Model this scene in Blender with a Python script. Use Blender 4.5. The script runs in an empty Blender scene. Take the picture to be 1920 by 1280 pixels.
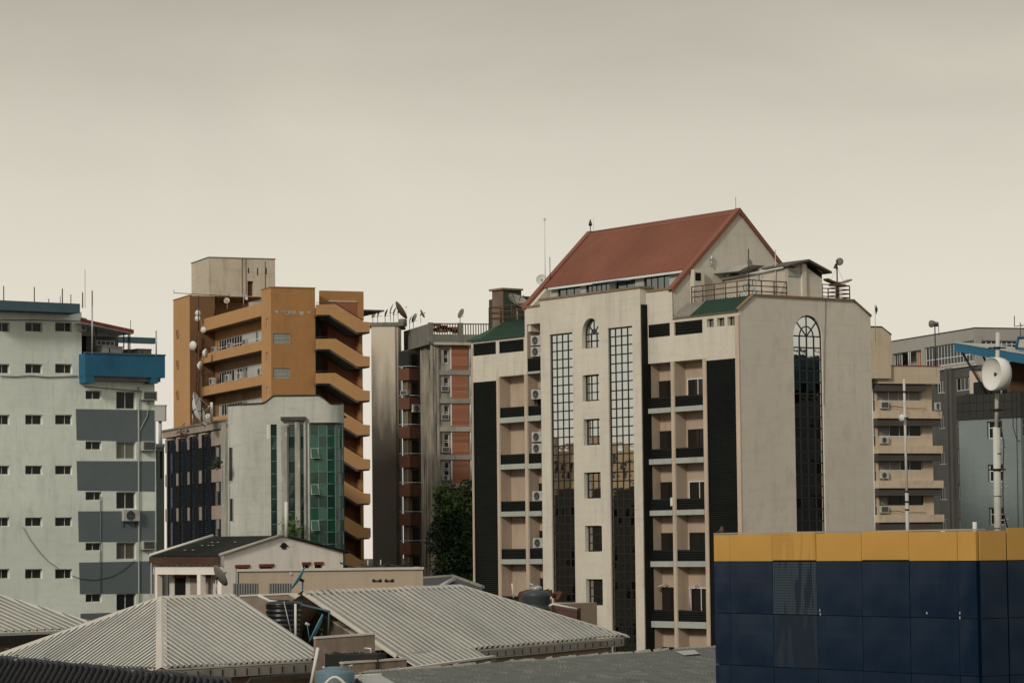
import bpy, math, random
from mathutils import Vector, Matrix
R = math.radians
rnd = random.Random(11)
sc = bpy.context.scene
# ------------------------------------------------------------ camera
FL, PITCH, ROLL, CZ = 5400.0, R(4.05), 0.011, 16.0
_r0 = Vector((1, 0, 0)); _u0 = Vector((0, -math.sin(PITCH), math.cos(PITCH))); FWD = Vector((0, math.cos(PITCH), math.sin(PITCH)))
RT = _r0*math.cos(ROLL) - _u0*math.sin(ROLL); UP = _r0*math.sin(ROLL) + _u0*math.cos(ROLL)
CAM = Vector((0, 0, CZ))
cd = bpy.data.cameras.new('camera'); cam = bpy.data.objects.new('camera', cd); sc.collection.objects.link(cam)
M = Matrix((RT, UP, -FWD)).transposed().to_4x4(); M.translation = CAM; cam.matrix_world = M
cd.sensor_width = 36; cd.lens = FL/1920*36; cd.clip_end = 8000; cd.clip_start = 1; sc.camera = cam
# ------------------------------------------------------------ sky, sun, exposure
SUN_AZ, SUN_EL = 213.0, 27.0         # azimuth measured from the view direction towards the right
w = bpy.data.worlds.new('World'); sc.world = w; w.use_nodes = True
nt = w.node_tree; nt.nodes.clear(); N = nt.nodes.new; L = nt.links.new
out = N('ShaderNodeOutputWorld'); bg = N('ShaderNodeBackground'); L(bg.outputs[0], out.inputs[0])
tc = N('ShaderNodeTexCoord'); sx = N('ShaderNodeSeparateXYZ'); L(tc.outputs['Generated'], sx.inputs[0])
sky = N('ShaderNodeTexSky'); sky.sky_type = 'NISHITA'; sky.sun_disc = False; sky.sun_elevation = R(SUN_EL); sky.sun_rotation = R(SUN_AZ)
sky.dust_density = 6; sky.air_density = 1.5
mul = N('ShaderNodeVectorMath'); mul.operation = 'SCALE'; L(sky.outputs[0], mul.inputs[0]); mul.inputs['Scale'].default_value = 0.07
ramp = N('ShaderNodeValToRGB'); cr = ramp.color_ramp
# overcast deck: bright cream haze low down, greyer cloud above
def s2l(c): return tuple(((x/255+.055)/1.055)**2.4 if x/255 > .04045 else x/255/12.92 for x in c)
stops = [(0.0, (229, 218, 203)), (0.04, (227, 220, 206)), (0.085, (225, 219, 204)), (0.112, (218, 212, 197)), (0.14, (209, 203, 188)), (0.165, (196, 190, 175)), (0.195, (179, 173, 160)), (0.40, (172, 169, 160)), (1.0, (205, 204, 197))]
while len(cr.elements) < len(stops): cr.elements.new(0.5)
for e, (p, c) in zip(cr.elements, stops): e.position = p; e.color = (*s2l(c), 1)
# soft cloud wisps bend the ramp a little
mp = N('ShaderNodeMapping'); mp.inputs['Scale'].default_value = (1.6, 1.6, 16); L(tc.outputs['Generated'], mp.inputs[0])
nz = N('ShaderNodeTexNoise'); nz.inputs['Scale'].default_value = 2.2; nz.inputs['Detail'].default_value = 4; nz.inputs['Roughness'].default_value = .45; L(mp.outputs[0], nz.inputs['Vector'])
ma = N('ShaderNodeMath'); ma.operation = 'MULTIPLY_ADD'; ma.inputs[1].default_value = 0.028; L(nz.outputs[0], ma.inputs[0])
mb_ = N('ShaderNodeMath'); mb_.operation = 'SUBTRACT'; mb_.inputs[1].default_value = 0.014
L(sx.outputs['Z'], mb_.inputs[0]); L(mb_.outputs[0], ma.inputs[2]); L(ma.outputs[0], ramp.inputs[0])
mx = N('ShaderNodeMix'); mx.data_type = 'RGBA'; mx.inputs[0].default_value = 0.95
L(mul.outputs[0], mx.inputs[6]); L(ramp.outputs[0], mx.inputs[7]); 
mp2 = N('ShaderNodeMapping'); mp2.inputs['Scale'].default_value = (4.5, 4.5, 8); mp2.inputs['Rotation'].default_value = (0.02, 0.05, 0); L(tc.outputs['Generated'], mp2.inputs[0])
n2 = N('ShaderNodeTexNoise'); n2.inputs['Scale'].default_value = 1.7; n2.inputs['Detail'].default_value = 8; n2.inputs['Roughness'].default_value = .6; n2.inputs['Distortion'].default_value = .6; L(mp2.outputs[0], n2.inputs['Vector'])
mr = N('ShaderNodeMapRange'); mr.inputs[1].default_value = .3; mr.inputs[2].default_value = .7; mr.inputs[3].default_value = 1.0; mr.inputs[4].default_value = 1.11; L(n2.outputs[0], mr.inputs[0])
el_ = N('ShaderNodeMapRange'); el_.inputs[1].default_value = .08; el_.inputs[2].default_value = .17; L(sx.outputs['Z'], el_.inputs[0])
fm = N('ShaderNodeMix'); fm.data_type = 'FLOAT'; L(el_.outputs[0], fm.inputs[0]); fm.inputs[2].default_value = 1.04; L(mr.outputs[0], fm.inputs[3])
L(mx.outputs[2], bg.inputs[0]); L(fm.outputs[0], bg.inputs[1])
sd = bpy.data.lights.new('sun', 'SUN'); sun = bpy.data.objects.new('sun', sd); sc.collection.objects.link(sun)
sd.energy = 1.9; sd.angle = R(8); sd.color = (1, .92, .81)
_sd = Vector((math.sin(R(SUN_AZ))*math.cos(R(SUN_EL)), math.cos(R(SUN_AZ))*math.cos(R(SUN_EL)), math.sin(R(SUN_EL))))
sun.rotation_euler = _sd.to_track_quat('Z', 'Y').to_euler()
vs = sc.view_settings; sc.display_settings.display_device = 'sRGB'; vs.view_transform = 'Standard'; vs.look = 'None'; vs.exposure = 0; vs.gamma = 1; vs.use_curve_mapping = False

# ------------------------------------------------------------ helpers
def ray(u, v): return RT*((u-960)/FL) + UP*((640-v)/FL) + FWD
def wp(u, v, d):
    r = ray(u, v); return CAM + r*(d/r.y)
def tag(o, label=None, cat=None, group=None, kind=None):
    if label: o['label'] = label
    if cat: o['category'] = cat
    if group: o['group'] = group
    if kind: o['kind'] = kind
    return o
def empty(name, loc, rz=0, label=None, cat=None, group=None, kind=None):
    o = bpy.data.objects.new(name, None); sc.collection.objects.link(o); o.location = loc; o.rotation_euler = (0, 0, rz)
    return tag(o, label, cat, group, kind)
def copy_tree(o, parent=None):
    c = o.copy(); sc.collection.objects.link(c); c.parent = parent
    for ch in list(o.children): copy_tree(ch, c)
    return c
class MB:
    def __init__(s): s.v = []; s.f = []; s.sm = []
    def poly(s, *p, smooth=False):
        n = len(s.v); s.v += [tuple(q) for q in p]; s.f.append(tuple(range(n, n+len(p)))); s.sm.append(smooth); return s
    def box(s, x0, x1, y0, y1, z0, z1):
        n = len(s.v); s.v += [(x, y, z) for z in (z0, z1) for y in (y0, y1) for x in (x0, x1)]
        s.f += [tuple(n+i for i in f) for f in ((0, 2, 3, 1), (4, 5, 7, 6), (0, 1, 5, 4), (2, 6, 7, 3), (0, 4, 6, 2), (1, 3, 7, 5))]; s.sm += [False]*6; return s
    def prism(s, pts, mapf, c0, c1):
        n = len(s.v); k = len(pts)
        s.v += [tuple(mapf(a, b, c0)) for a, b in pts] + [tuple(mapf(a, b, c1)) for a, b in pts]
        s.f += [tuple(n+i for i in range(k))[::-1], tuple(n+k+i for i in range(k))]; s.sm += [False]*2
        for i in range(k): j = (i+1) % k; s.f.append((n+i, n+j, n+k+j, n+k+i)); s.sm.append(False)
        return s
    def tube(s, pts, r, n=6, r2=None):
        pts = [Vector(p) for p in pts]; base = len(s.v); m = len(pts)
        for i, p in enumerate(pts):
            d = (pts[min(i+1, m-1)] - pts[max(i-1, 0)]).normalized()
            a = d.orthogonal().normalized() if abs(d.z) > .99 else d.cross(Vector((0, 0, 1))).normalized(); b = d.cross(a)
            rr = r if r2 is None else r + (r2-r)*i/(m-1)
            s.v += [tuple(p + (a*math.cos(2*math.pi*k/n) + b*math.sin(2*math.pi*k/n))*rr) for k in range(n)]
        for i in range(m-1):
            for k in range(n):
                q = base+i*n; s.f.append((q+k, q+(k+1) % n, q+n+(k+1) % n, q+n+k)); s.sm.append(True)
        s.f += [tuple(base+k for k in range(n))[::-1], tuple(base+(m-1)*n+k for k in range(n))]; s.sm += [False]*2
        return s
    def lathe(s, prof, n=24, M=None, c=(0, 0, 0)):
        base = len(s.v); M = M or Matrix.Identity(3); c = Vector(c)
        for r, z in prof:
            s.v += [tuple(M @ Vector((r*math.cos(2*math.pi*k/n), r*math.sin(2*math.pi*k/n), z)) + c) for k in range(n)]
        for i in range(len(prof)-1):
            for k in range(n):
                q = base+i*n; s.f.append((q+k, q+(k+1) % n, q+n+(k+1) % n, q+n+k)); s.sm.append(True)
        return s
    def mesh(s, name, mat):
        m = bpy.data.meshes.new(name); m.from_pydata(s.v, [], s.f); m.polygons.foreach_set('use_smooth', s.sm); m.materials.append(mat); m.update(); return m
    def build(s, name, mat, parent=None, loc=(0, 0, 0), rot=(0, 0, 0), **k):
        return inst(name, s.mesh(name, mat), parent, loc, rot, **k)
def inst(name, me, parent=None, loc=(0, 0, 0), rot=(0, 0, 0), label=None, cat=None, group=None, kind=None):
    o = bpy.data.objects.new(name, me); sc.collection.objects.link(o); o.parent = parent; o.location = loc; o.rotation_euler = rot
    return tag(o, label, cat, group, kind)
class Frame:
    """Local frame of a building: x runs along its left face towards the corner, y away from the camera along its right face."""
    def __init__(s, name, u, v, dist, th, label=None, cat='building', group=None, kind=None):
        p = wp(u, v, dist); s.o = Vector((p.x, p.y, 0)); s.th = R(th); s.Rm = Matrix.Rotation(s.th, 3, 'Z'); s.Ri = s.Rm.transposed()
        s.root = empty(name, s.o, s.th, label, cat, group, kind) if name else None
        s.C = s.Ri @ (CAM - s.o)
    def _d(s, u, v): return s.Ri @ ray(u, v)
    def fx(s, u, v, y=0.0):
        d = s._d(u, v); t = (y - s.C.y)/d.y; return s.C.x+d.x*t, s.C.z+d.z*t
    def fs(s, u, v, x=0.0):
        d = s._d(u, v); t = (x - s.C.x)/d.x; return s.C.y+d.y*t, s.C.z+d.z*t
    def fz(s, u, v, z):
        d = s._d(u, v); t = (z - s.C.z)/d.z; return s.C.x+d.x*t, s.C.y+d.y*t
    def W(s, x, y, z): return s.Rm @ Vector((x, y, z)) + s.o
    def box(s, name, mat, x0, x1, y0, y1, z0, z1, **k): return MB().box(x0, x1, y0, y1, z0, z1).build(name, mat, s.root, **k)
def front(y0): 
    def m(a, b, c): return (a, y0+c, b)
    m.rot = 0; m.at = lambda a, b, c: (a, y0+c, b); return m
def side(x0):
    def m(a, b, c): return (x0-c, a, b)
    m.rot = math.pi/2; m.at = m; return m
def wallgrid(mb, m, a0, a1, b0, b1, holes=()):
    """Wall skin with real openings; each hole is (a0,b0,a1,b1,depth,closed)."""
    A = sorted({a0, a1} | {h[i] for h in holes for i in (0, 2)}); B = sorted({b0, b1} | {h[i] for h in holes for i in (1, 3)})
    A = [a for a in A if a0 <= a <= a1]; B = [b for b in B if b0 <= b <= b1]
    for i in range(len(A)-1):
        for j in range(len(B)-1):
            ca, cb = (A[i]+A[i+1])/2, (B[j]+B[j+1])/2
            if any(h[0] < ca < h[2] and h[1] < cb < h[3] for h in holes): continue
            mb.poly(m(A[i], B[j], 0), m(A[i+1], B[j], 0), m(A[i+1], B[j+1], 0), m(A[i], B[j+1], 0))
    for h in holes:
        p, q, r_, s_, d = h[:5]
        mb.poly(m(p, q, 0), m(p, s_, 0), m(p, s_, d), m(p, q, d)); mb.poly(m(r_, q, 0), m(r_, s_, 0), m(r_, s_, d), m(r_, q, d))
        mb.poly(m(p, q, 0), m(r_, q, 0), m(r_, q, d), m(p, q, d)); mb.poly(m(p, s_, 0), m(r_, s_, 0), m(r_, s_, d), m(p, s_, d))
        if len(h) > 5 and h[5]: mb.poly(m(p, q, d), m(r_, q, d), m(r_, s_, d), m(p, s_, d))
    return mb
_cache = {}
def cached(key, fn):
    if key not in _cache: _cache[key] = fn()
    return _cache[key]
def window(F, m, a0, b0, a1, b1, c, cols=2, rows=1, bar=.05, fmat=None, pmat=None, each=False, name='window', sill=None, jitter=.15, thick=None, label=None, skipf=None):
    """A window as a part: frame mesh, with panes as sub-parts."""
    W_, H_ = a1-a0, b1-b0
    ca = cols if isinstance(cols, (list, tuple)) else [i/cols for i in range(cols+1)]
    cb = rows if isinstance(rows, (list, tuple)) else [i/rows for i in range(rows+1)]
    key = ('wf', round(W_, 2), round(H_, 2), tuple(ca), tuple(cb), bar, fmat.name, bool(sill))
    def mk():
        b = MB()
        for i, f in enumerate(ca):
            w = bar*(.8 if 0 < i < len(ca)-1 else 1); x = f*W_; x0 = max(0, x-w/2) if i else 0; x1 = min(W_, x+w/2) if i < len(ca)-1 else W_
            if i == 0: x1 = w
            if i == len(ca)-1: x0 = W_-w
            b.box(x0, x1, 0, .07, 0, H_)
        for j, f in enumerate(cb):
            z = f*H_; z0, z1 = z-bar/2*.8, z+bar/2*.8
            if j == 0: z0, z1 = 0, bar
            if j == len(cb)-1: z0, z1 = H_-bar, H_
            b.box(bar*.5, W_-bar*.5, .004, .066, z0, z1)
        return b.mesh('window_frame', fmat)
    o = inst(name, cached(key, mk), F.root, m.at(a0, b0, c), (0, 0, m.rot), label=label)
    if each:
        for i in range(len(ca)-1):
            for j in range(len(cb)-1):
                if skipf and skipf(i, j): continue
                w, h = (ca[i+1]-ca[i])*W_, (cb[j+1]-cb[j])*H_
                me = cached(('p', round(w, 2), round(h, 2), pmat.name), lambda: MB().box(-w/2, w/2, 0, .012, -h/2, h/2).mesh('pane', pmat))
                inst('pane', me, o, ((ca[i]*W_+w/2), .03, cb[j]*H_+h/2), (R(rnd.uniform(-jitter, jitter)), 0, R(rnd.uniform(-jitter, jitter))))
    else:
        inst('pane', cached(('pp', round(W_, 2), round(H_, 2), pmat.name), lambda: MB().box(.01, W_-.01, 0, .012, .01, H_-.01).mesh('pane', pmat)), o, (0, .03, 0))
    if sill: MB().box(-.06, W_+.06, -.1, .05, -.09, -.004).build('sill', sill, o)
    return o
def louver(F, m, a0, b0, a1, b1, c, mat, pitch=.13, name='louver_panel'):
    W_, H_ = a1-a0, b1-b0
    def mk():
        b = MB(); n = max(2, int(H_/pitch)); p = H_/n
        b.poly((0, .1, 0), (W_, .1, 0), (W_, .1, H_), (0, .1, H_))
        b.box(0, .05, -.02, .1, 0, H_); b.box(W_-.05, W_, -.02, .1, 0, H_)
        for i in range(n):
            z = i*p
            b.poly((.05, 0, z+.01), (W_-.05, 0, z+.01), (W_-.05, .08, z+p*.95), (.05, .08, z+p*.95))
            b.poly((.05, 0, z+.01), (W_-.05, 0, z+.01), (W_-.05, .015, z-.012), (.05, .015, z-.012))
        return b.mesh(name, mat)
    return inst(name, cached(('lv', round(W_, 2), round(H_, 2), mat.name, pitch), mk), F.root, m.at(a0, b0, c), (0, 0, m.rot))

# ------------------------------------------------------------ materials
def mat(name, col, rough=.85, metal=0.0, var=.12, dirt=0.0, dirtcol=(.06, .055, .05), zs=.14, spec=.3, bump=.3, fine=9.0, patch=0.0, patchcol=None, big=.25, coat=0, ior=None, lo=.5, streak=0.0):
    m = bpy.data.materials.new(name); m.use_nodes = True; nt = m.node_tree; b = nt.nodes['Principled BSDF']; N = nt.nodes.new; L = nt.links.new
    b.inputs['Roughness'].default_value = rough; b.inputs['Metallic'].default_value = metal; b.inputs['Specular IOR Level'].default_value = spec
    if ior: b.inputs['IOR'].default_value = ior
    if coat: b.inputs['Coat Weight'].default_value = coat
    tc = N('ShaderNodeTexCoord'); oi = N('ShaderNodeObjectInfo')
    va = N('ShaderNodeVectorMath'); va.operation = 'MULTIPLY_ADD'; L(tc.outputs['Object'], va.inputs[0]); va.inputs[1].default_value = (1, 1, 1)
    cmb = N('ShaderNodeCombineXYZ'); rs = N('ShaderNodeMath'); rs.operation = 'MULTIPLY'; rs.inputs[1].default_value = 37; L(oi.outputs['Random'], rs.inputs[0])
    for i in (0, 1, 2): L(rs.outputs[0], cmb.inputs[i])
    L(cmb.outputs[0], va.inputs[2]); V = va.outputs[0]
    def noise(scale, vec=V, det=5, ro=.6):
        n = N('ShaderNodeTexNoise'); n.inputs['Scale'].default_value = scale; n.inputs['Detail'].default_value = det; n.inputs['Roughness'].default_value = ro; L(vec, n.inputs['Vector']); return n.outputs[0]
    def rampn(src, a, bb):
        r = N('ShaderNodeMapRange'); r.inputs[1].default_value = a; r.inputs[2].default_value = bb; r.clamp = True; L(src, r.inputs[0]); return r.outputs[0]
    def mixc(f, A, B):
        x = N('ShaderNodeMix'); x.data_type = 'RGBA'
        if hasattr(f, 'type'): L(f, x.inputs[0])
        else: x.inputs[0].default_value = f
        for i, c in ((6, A), (7, B)):
            if isinstance(c, tuple): x.inputs[i].default_value = (*c[:3], 1)
            else: L(c, x.inputs[i])
        return x.outputs[2]
    def mathn(op, a, bb):
        x = N('ShaderNodeMath'); x.operation = op
        for i, c in enumerate((a, bb)):
            if isinstance(c, (int, float)): x.inputs[i].default_value = c
            else: L(c, x.inputs[i])
        return x.outputs[0]
    lo_c = tuple(c*(1-var) for c in col); hi_c = tuple(min(1, c*(1+var)) for c in col)
    c = mixc(rampn(noise(big, det=7), .3, .7), lo_c, hi_c)
    c = mixc(rampn(noise(fine*.4), .3, .75), c, mixc(.5, c, lo_c))
    if patch:
        c = mixc(mathn('MULTIPLY', rampn(noise(1.3, det=8, ro=.7), .56, .6), patch), c, patchcol or (.5, .5, .46))
    if dirt:
        mp = N('ShaderNodeMapping'); mp.inputs['Scale'].default_value = (1, 1, zs); L(V, mp.inputs[0])
        st = rampn(noise(1.5, mp.outputs[0], 7, .65), lo, lo+.22); big_ = rampn(noise(.16, det=4), .35, .65)
        c = mixc(mathn('MULTIPLY', mathn('MULTIPLY', st, mathn('ADD', mathn('MULTIPLY', big_, .8), .2)), dirt), c, dirtcol)
    if streak:
        mp = N('ShaderNodeMapping'); mp.inputs['Scale'].default_value = (4.5, 4.5, .2); L(V, mp.inputs[0])
        s1 = rampn(noise(1.0, mp.outputs[0], 6, .7), .54, .72); s2 = rampn(noise(.45, det=3), .42, .68)
        c = mixc(mathn('MULTIPLY', mathn('MULTIPLY', s1, s2), streak), c, dirtcol)
        mp = N('ShaderNodeMapping'); mp.inputs['Scale'].default_value = (.4, .4, 3.2); L(V, mp.inputs[0])
        c = mixc(mathn('MULTIPLY', rampn(noise(1.0, mp.outputs[0], 5, .6), .5, .75), streak*.35), c, dirtcol)
    L(c, b.inputs['Base Color'])
    if bump:
        bp = N('ShaderNodeBump'); bp.inputs['Strength'].default_value = bump; bp.inputs['Distance'].default_value = .03; L(noise(fine), bp.inputs['Height']); L(bp.outputs[0], b.inputs['Normal'])
    L(rampn(noise(fine*.5), -1.2, 1.2), N('ShaderNodeMath').inputs[0])
    return m
def glass(name, col, rough=.04, metal=.9, wav=.0, sp=.8):
    m = bpy.data.materials.new(name); m.use_nodes = True; nt = m.node_tree; b = nt.nodes['Principled BSDF']
    b.inputs['Base Color'].default_value = (*col, 1); b.inputs['Metallic'].default_value = metal; b.inputs['Roughness'].default_value = rough
    b.inputs['Specular IOR Level'].default_value = sp
    if wav:
        tc = nt.nodes.new('ShaderNodeTexCoord'); n = nt.nodes.new('ShaderNodeTexNoise'); n.inputs['Scale'].default_value = 1.2; bp = nt.nodes.new('ShaderNodeBump')
        bp.inputs['Strength'].default_value = wav; bp.inputs['Distance'].default_value = .02
        nt.links.new(tc.outputs['Object'], n.inputs['Vector']); nt.links.new(n.outputs[0], bp.inputs['Height']); nt.links.new(bp.outputs[0], b.inputs['Normal'])
    return m
def flat(name, col, rough=.6, metal=0.0, spec=.4):
    m = bpy.data.materials.new(name); m.use_nodes = True; b = m.node_tree.nodes['Principled BSDF']
    b.inputs['Base Color'].default_value = (*col, 1); b.inputs['Roughness'].default_value = rough; b.inputs['Metallic'].default_value = metal; b.inputs['Specular IOR Level'].default_value = spec
    return m
cream = mat('cream_plaster', (.585, .55, .465), streak=.5, dirt=.5, dirtcol=(.24, .21, .17), var=.08, bump=.4)
creamB = mat('cream_plaster_gable', (.61, .565, .48), streak=.55, dirt=.45, dirtcol=(.34, .31, .26), var=.07, bump=.5, zs=.5, big=.12)
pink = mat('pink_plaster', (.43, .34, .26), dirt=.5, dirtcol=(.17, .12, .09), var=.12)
pillar = mat('pillar_plaster', (.5, .4, .31), dirt=.4, dirtcol=(.2, .15, .12), var=.12)
slabm = mat('slab_paint', (.37, .39, .36), dirt=.4, dirtcol=(.15, .15, .13))
coping = mat('coping', (.22, .15, .09), dirt=.5, dirtcol=(.08, .06, .04))
louv = mat('dark_louver', (.011, .0125, .0115), rough=.6, bump=0, var=.3, spec=.12)
black = flat('black_metal', (.012, .013, .012), .45)
darkv = flat('dark_void', (.012, .012, .011), .9, spec=.1)
mirdark = glass('tinted_glass', (.2, .22, .22), .04, 1.0, .12); mirror = glass('mirror_glass', (.6, .62, .6), .03, 1.0, .2)
dglass = glass('dark_glass', (.012, .014, .014), .1, 0.0, sp=.22)
bglass = glass('brown_glass', (.018, .015, .013), .12, 0.0, sp=.2)
gglass = glass('green_glass', (.012, .075, .04), .07, .22, .15)
whitef = mat('white_frame', (.6, .62, .6), bump=0, var=.08, rough=.5)
redroof = mat('red_roof', (.185, .07, .042), rough=.75, var=.2, streak=.5, dirt=.5, dirtcol=(.17, .06, .04), bump=.2)
redtrim = mat('red_trim', (.2, .078, .05), var=.1, rough=.7)
greenroof = mat('green_roof', (.028, .065, .043), rough=.7, var=.2, dirt=.4, dirtcol=(.03, .05, .035))
conc = mat('concrete', (.2, .19, .165), dirt=.8, dirtcol=(.045, .043, .038), var=.2, patch=.3, patchcol=(.3, .28, .24))
rust = mat('rusty_rail', (.12, .06, .035), var=.3)
galv = mat('galvanised', (.42, .43, .42), rough=.45, metal=.4, bump=.1)
acm = mat('ac_casing', (.42, .42, .39), var=.08, dirt=.4, dirtcol=(.3, .27, .22), bump=0, zs=.6)
dishw = mat('dish_white', (.62, .62, .58), var=.08, dirt=.3, dirtcol=(.3, .28, .24), bump=0)
dishg = mat('dish_grey', (.16, .15, .13), var=.2, bump=0)
bluem = mat('blue_paint', (.02, .12, .21), var=.15, dirt=.4, dirtcol=(.015, .07, .12), rough=.6)

# ------------------------------------------------------------ things used again and again
def rotto(d):
    return Vector(d).to_track_quat('Z', 'Y').to_matrix()
def dish(loc, r, az, el, mast, label, m=dishw, ribs=0, group='satellite dishes on the roofs', depth=.28, arm=True, mastm=galv, cat='satellite dish', n=20):
    """Parabolic reflector on a mast: az from the view direction to the right, el up. loc is the foot of the mast."""
    root = empty('satellite_dish', loc, 0, label, cat, group)
    d = Vector((math.sin(R(az))*math.cos(R(el)), math.cos(R(az))*math.cos(R(el)), math.sin(R(el)))); Mx = rotto(d)
    c = Vector((0, 0, mast))
    pr = [(r*t, depth*r*t*t) for t in (0.02, .3, .55, .8, 1)]; pr2 = [(r*1.02, depth*r+.01)] + [(a, b-.03) for a, b in reversed(pr)]
    MB().lathe(pr+pr2, n, Mx, c+d*.1).build('reflector', m, root)
    if ribs:
        b = MB()
        for k in range(ribs):
            a = 2*math.pi*k/ribs; b.tube([c+d*.1+Mx @ Vector((r*t*math.cos(a), r*t*math.sin(a), depth*r*t*t-.05)) for t in (.1, .4, .7, 1)], .02*max(1, r), 4)
            b.tube([c+d*.1+Mx @ Vector((r*t*math.cos(a), r*t*math.sin(a), depth*r*t*t+.02)) for t in (.1, .4, .7, 1)], .015*max(1, r), 4)
        b.build('rib', black, root)
    MB().tube([(0, 0, 0), c-d*.05], .03*max(1, r), 6).build('mast', mastm, root)
    MB().tube([c-d*.1, c+d*.12], .09*max(.7, r), 8).build('mount', black, root)
    if arm:
        foc = c+d*(r*.95); b = MB()
        for a in ((math.pi/2, -math.pi/6, math.pi*7/6) if ribs else (-math.pi/2,)):
            b.tube([c+d*.1+Mx @ Vector((r*.92*math.cos(a), r*.92*math.sin(a), depth*r*.9)), foc], .014*max(1, r), 4)
        b.build('feed_arm', mastm, root); MB().tube([foc-d*.1, foc+d*.08], .05*max(1, r*.8), 8).build('feed_horn', acm, root)
    return root
_ac = {}
def ac(F, m, a, b, c, label, w=.8, h=.55, kind='split', face=True, group='air conditioning units on the facades', rot=0):
    """Outdoor unit whose back touches the face m at depth c; a,b is its lower left corner."""
    p = F.W(*m.at(a, b, c)); key = kind
    if key not in _ac:
        root = empty('air_conditioner', (0, 0, 0)); W, H, D = .8, .55, .3
        if kind == 'split':
            MB().box(0, W, -D, 0, .04, H).build('casing', acm, root)
            MB().lathe([(.02, 0), (.2, 0), (.215, .02), (.215, .0)], 18, rotto((0, -1, 0)), (.34, -D-.004, .29)).build('fan_grille', black, root)
            bl = MB()
            for i in range(6): bl.box(.14, .54, -D-.03, -D-.02, .12+i*.065, .128+i*.065)
            bl.build('grille_wire', galv, root)
            MB().box(.62, .77, -D-.008, -D, .3, .48).build('side_panel', galv, root)
            MB().box(.08, .12, -D, 0, 0, .04).box(.68, .72, -D, 0, 0, .04).box(.08, .12, -.04, 0, -.25, 0).box(.68, .72, -.04, 0, -.25, 0).build('bracket', black, root)
        else:
            MB().box(0, W, -D, 0, 0, H).build('casing', acm, root)
            MB().box(.06, .74, -D-.006, -D, .06, H-.06).build('coil', black, root)
            s = MB()
            for i in range(7): s.box(.06, .74, -D-.014, -D-.007, .09+i*.06, .1+i*.06)
            s.build('grille_wire', galv, root)
            MB().box(-.02, .82, -D, .02, -.03, -.001).build('bracket', black, root)
        _ac[key] = root; o = root
    else: o = copy_tree(_ac[key])
    o.location = p; o.rotation_euler = (0, 0, F.th+m.rot+rot); o.scale = (w/.8, 1, h/.55)
    tag(o, label, 'air conditioner', group); return o
def rod(loc, h, label, r=.03, m=black, name='antenna_rod', cat='rod', group='rods standing on the roofs', top=None):
    o = MB().tube([(0, 0, 0), (0, 0, h)], r, 5).build(name, m, None, loc, label=label, cat=cat, group=group)
    if top: MB().lathe([(.01, h), (top, h+top), (.01, h+2.2*top)], 6).build('tip', m, o)
    return o
def railing(name, pts, hgt, mat_, parent, nrail=3, post=1.6, r=.035, **k):
    """Rails and posts along a list of 3D points."""
    root = empty(name, (0, 0, 0), 0, **k) if parent is None else None
    P = parent or root; b = MB()
    if name not in ('railing',) or parent is not None:
        P = inst(name, None, parent) if parent is not None else root
    for i in range(nrail):
        dz = hgt*(i+1)/nrail
        b2 = MB()
        for q in range(len(pts)-1): b2.tube([Vector(pts[q])+Vector((0, 0, dz)), Vector(pts[q+1])+Vector((0, 0, dz))], r, 5)
        b2.build('rail', mat_, P)
    for q in range(len(pts)-1):
        A, B = Vector(pts[q]), Vector(pts[q+1]); n = max(1, round((B-A).length/post))
        for i in range(n+1):
            if i == n and q < len(pts)-2: continue
            p = A.lerp(B, i/n); MB().tube([(0, 0, 0), (0, 0, hgt)], r*1.2, 5).build('post', mat_, P, p)
    return P
ground = MB().poly((-3000, -500, 0), (3000, -500, 0), (3000, 4000, 0), (-3000, 4000, 0)).build('ground', mat('asphalt', (.03, .029, .027), var=.2, big=.05), kind='structure')
# ============================================================ MAIN CREAM TOWER
F = Frame('office_building', 1387, 700, 175, -54, 'tall cream office tower with red gabled penthouse and tall arched window', 'building')
DB = .92; f0, fb, fc, sB = front(0), front(DB), front(-.5), side(0)
X = lambda u, v=800, y=0: F.fx(u, v, y)[0]
Z = lambda u, v, y=0: F.fx(u, v, y)[1]
XL0, XA, XC0, XC1, XG = X(885, 800), X(985.5, 750), X(1014.5, 750, -.5), X(1202.5, 750, -.5), X(1265, 600)
XC0f, XC1f = X(1014.5, 750), XC1
zl = Z(930, 633); zcol = Z(983, 578); zcen = Z(1106, 552, -.5); zw1 = Z(1235, 545.5); zw2 = Z(1325, 588)
# left wing with its balconies
mb = MB(); holes = []
rl = [(704, 762.5, 782, 791.7), (791.7, 851, 869.7, 879.2), (879.2, 939, 958.5, 967.6), (967.6, 1028.4, 1047.8, 1057), (1057, 1117, 1137, 1147), (1147, 1207, 1227, 1237)]
ra = [(606.8, 670.5, 695.8, 700), (700, 760, 778.8, 788.6), (788.6, 849, 868.4, 878), (878, 939, 957.6, 967), (967, 1027.8, 1047.3, 1056.7), (1056.7, 1116, 1136, 1146), (1146, 1206, 1226, 1236)]
rr = [(674.8, 740, 760.8, 770), (770, 838, 857.2, 867.3), (867.3, 933.6, 955, 964.7), (964.7, 1030, 1051.5, 1061.9), (1061.9, 1143.5, 1165, 1177), (1177, 1255, 1277, 1288)]
xb = (X(937), X(984.2), X(989.8), XC0f)
holes += [(X(888.3), 0, X(932), Z(910, 715), .12, True)]
holes += [(X(888), Z(908, 665.6), X(929.7, 650), Z(908, 642.4), .12, True), (X(936, 650), Z(958, 660.4), X(982, 650), Z(958, 637.7), .12, True)]
for t, db, bt, bb in rl: holes.append((xb[0], Z(960, bt), xb[1], Z(960, t), DB, True))
wallgrid(mb, f0, XL0, XA, 0, zl, holes)
h2 = [(xb[2], Z(1002, bt), xb[3], Z(1002, t), DB, True) for t, db, bt, bb in ra]
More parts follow.
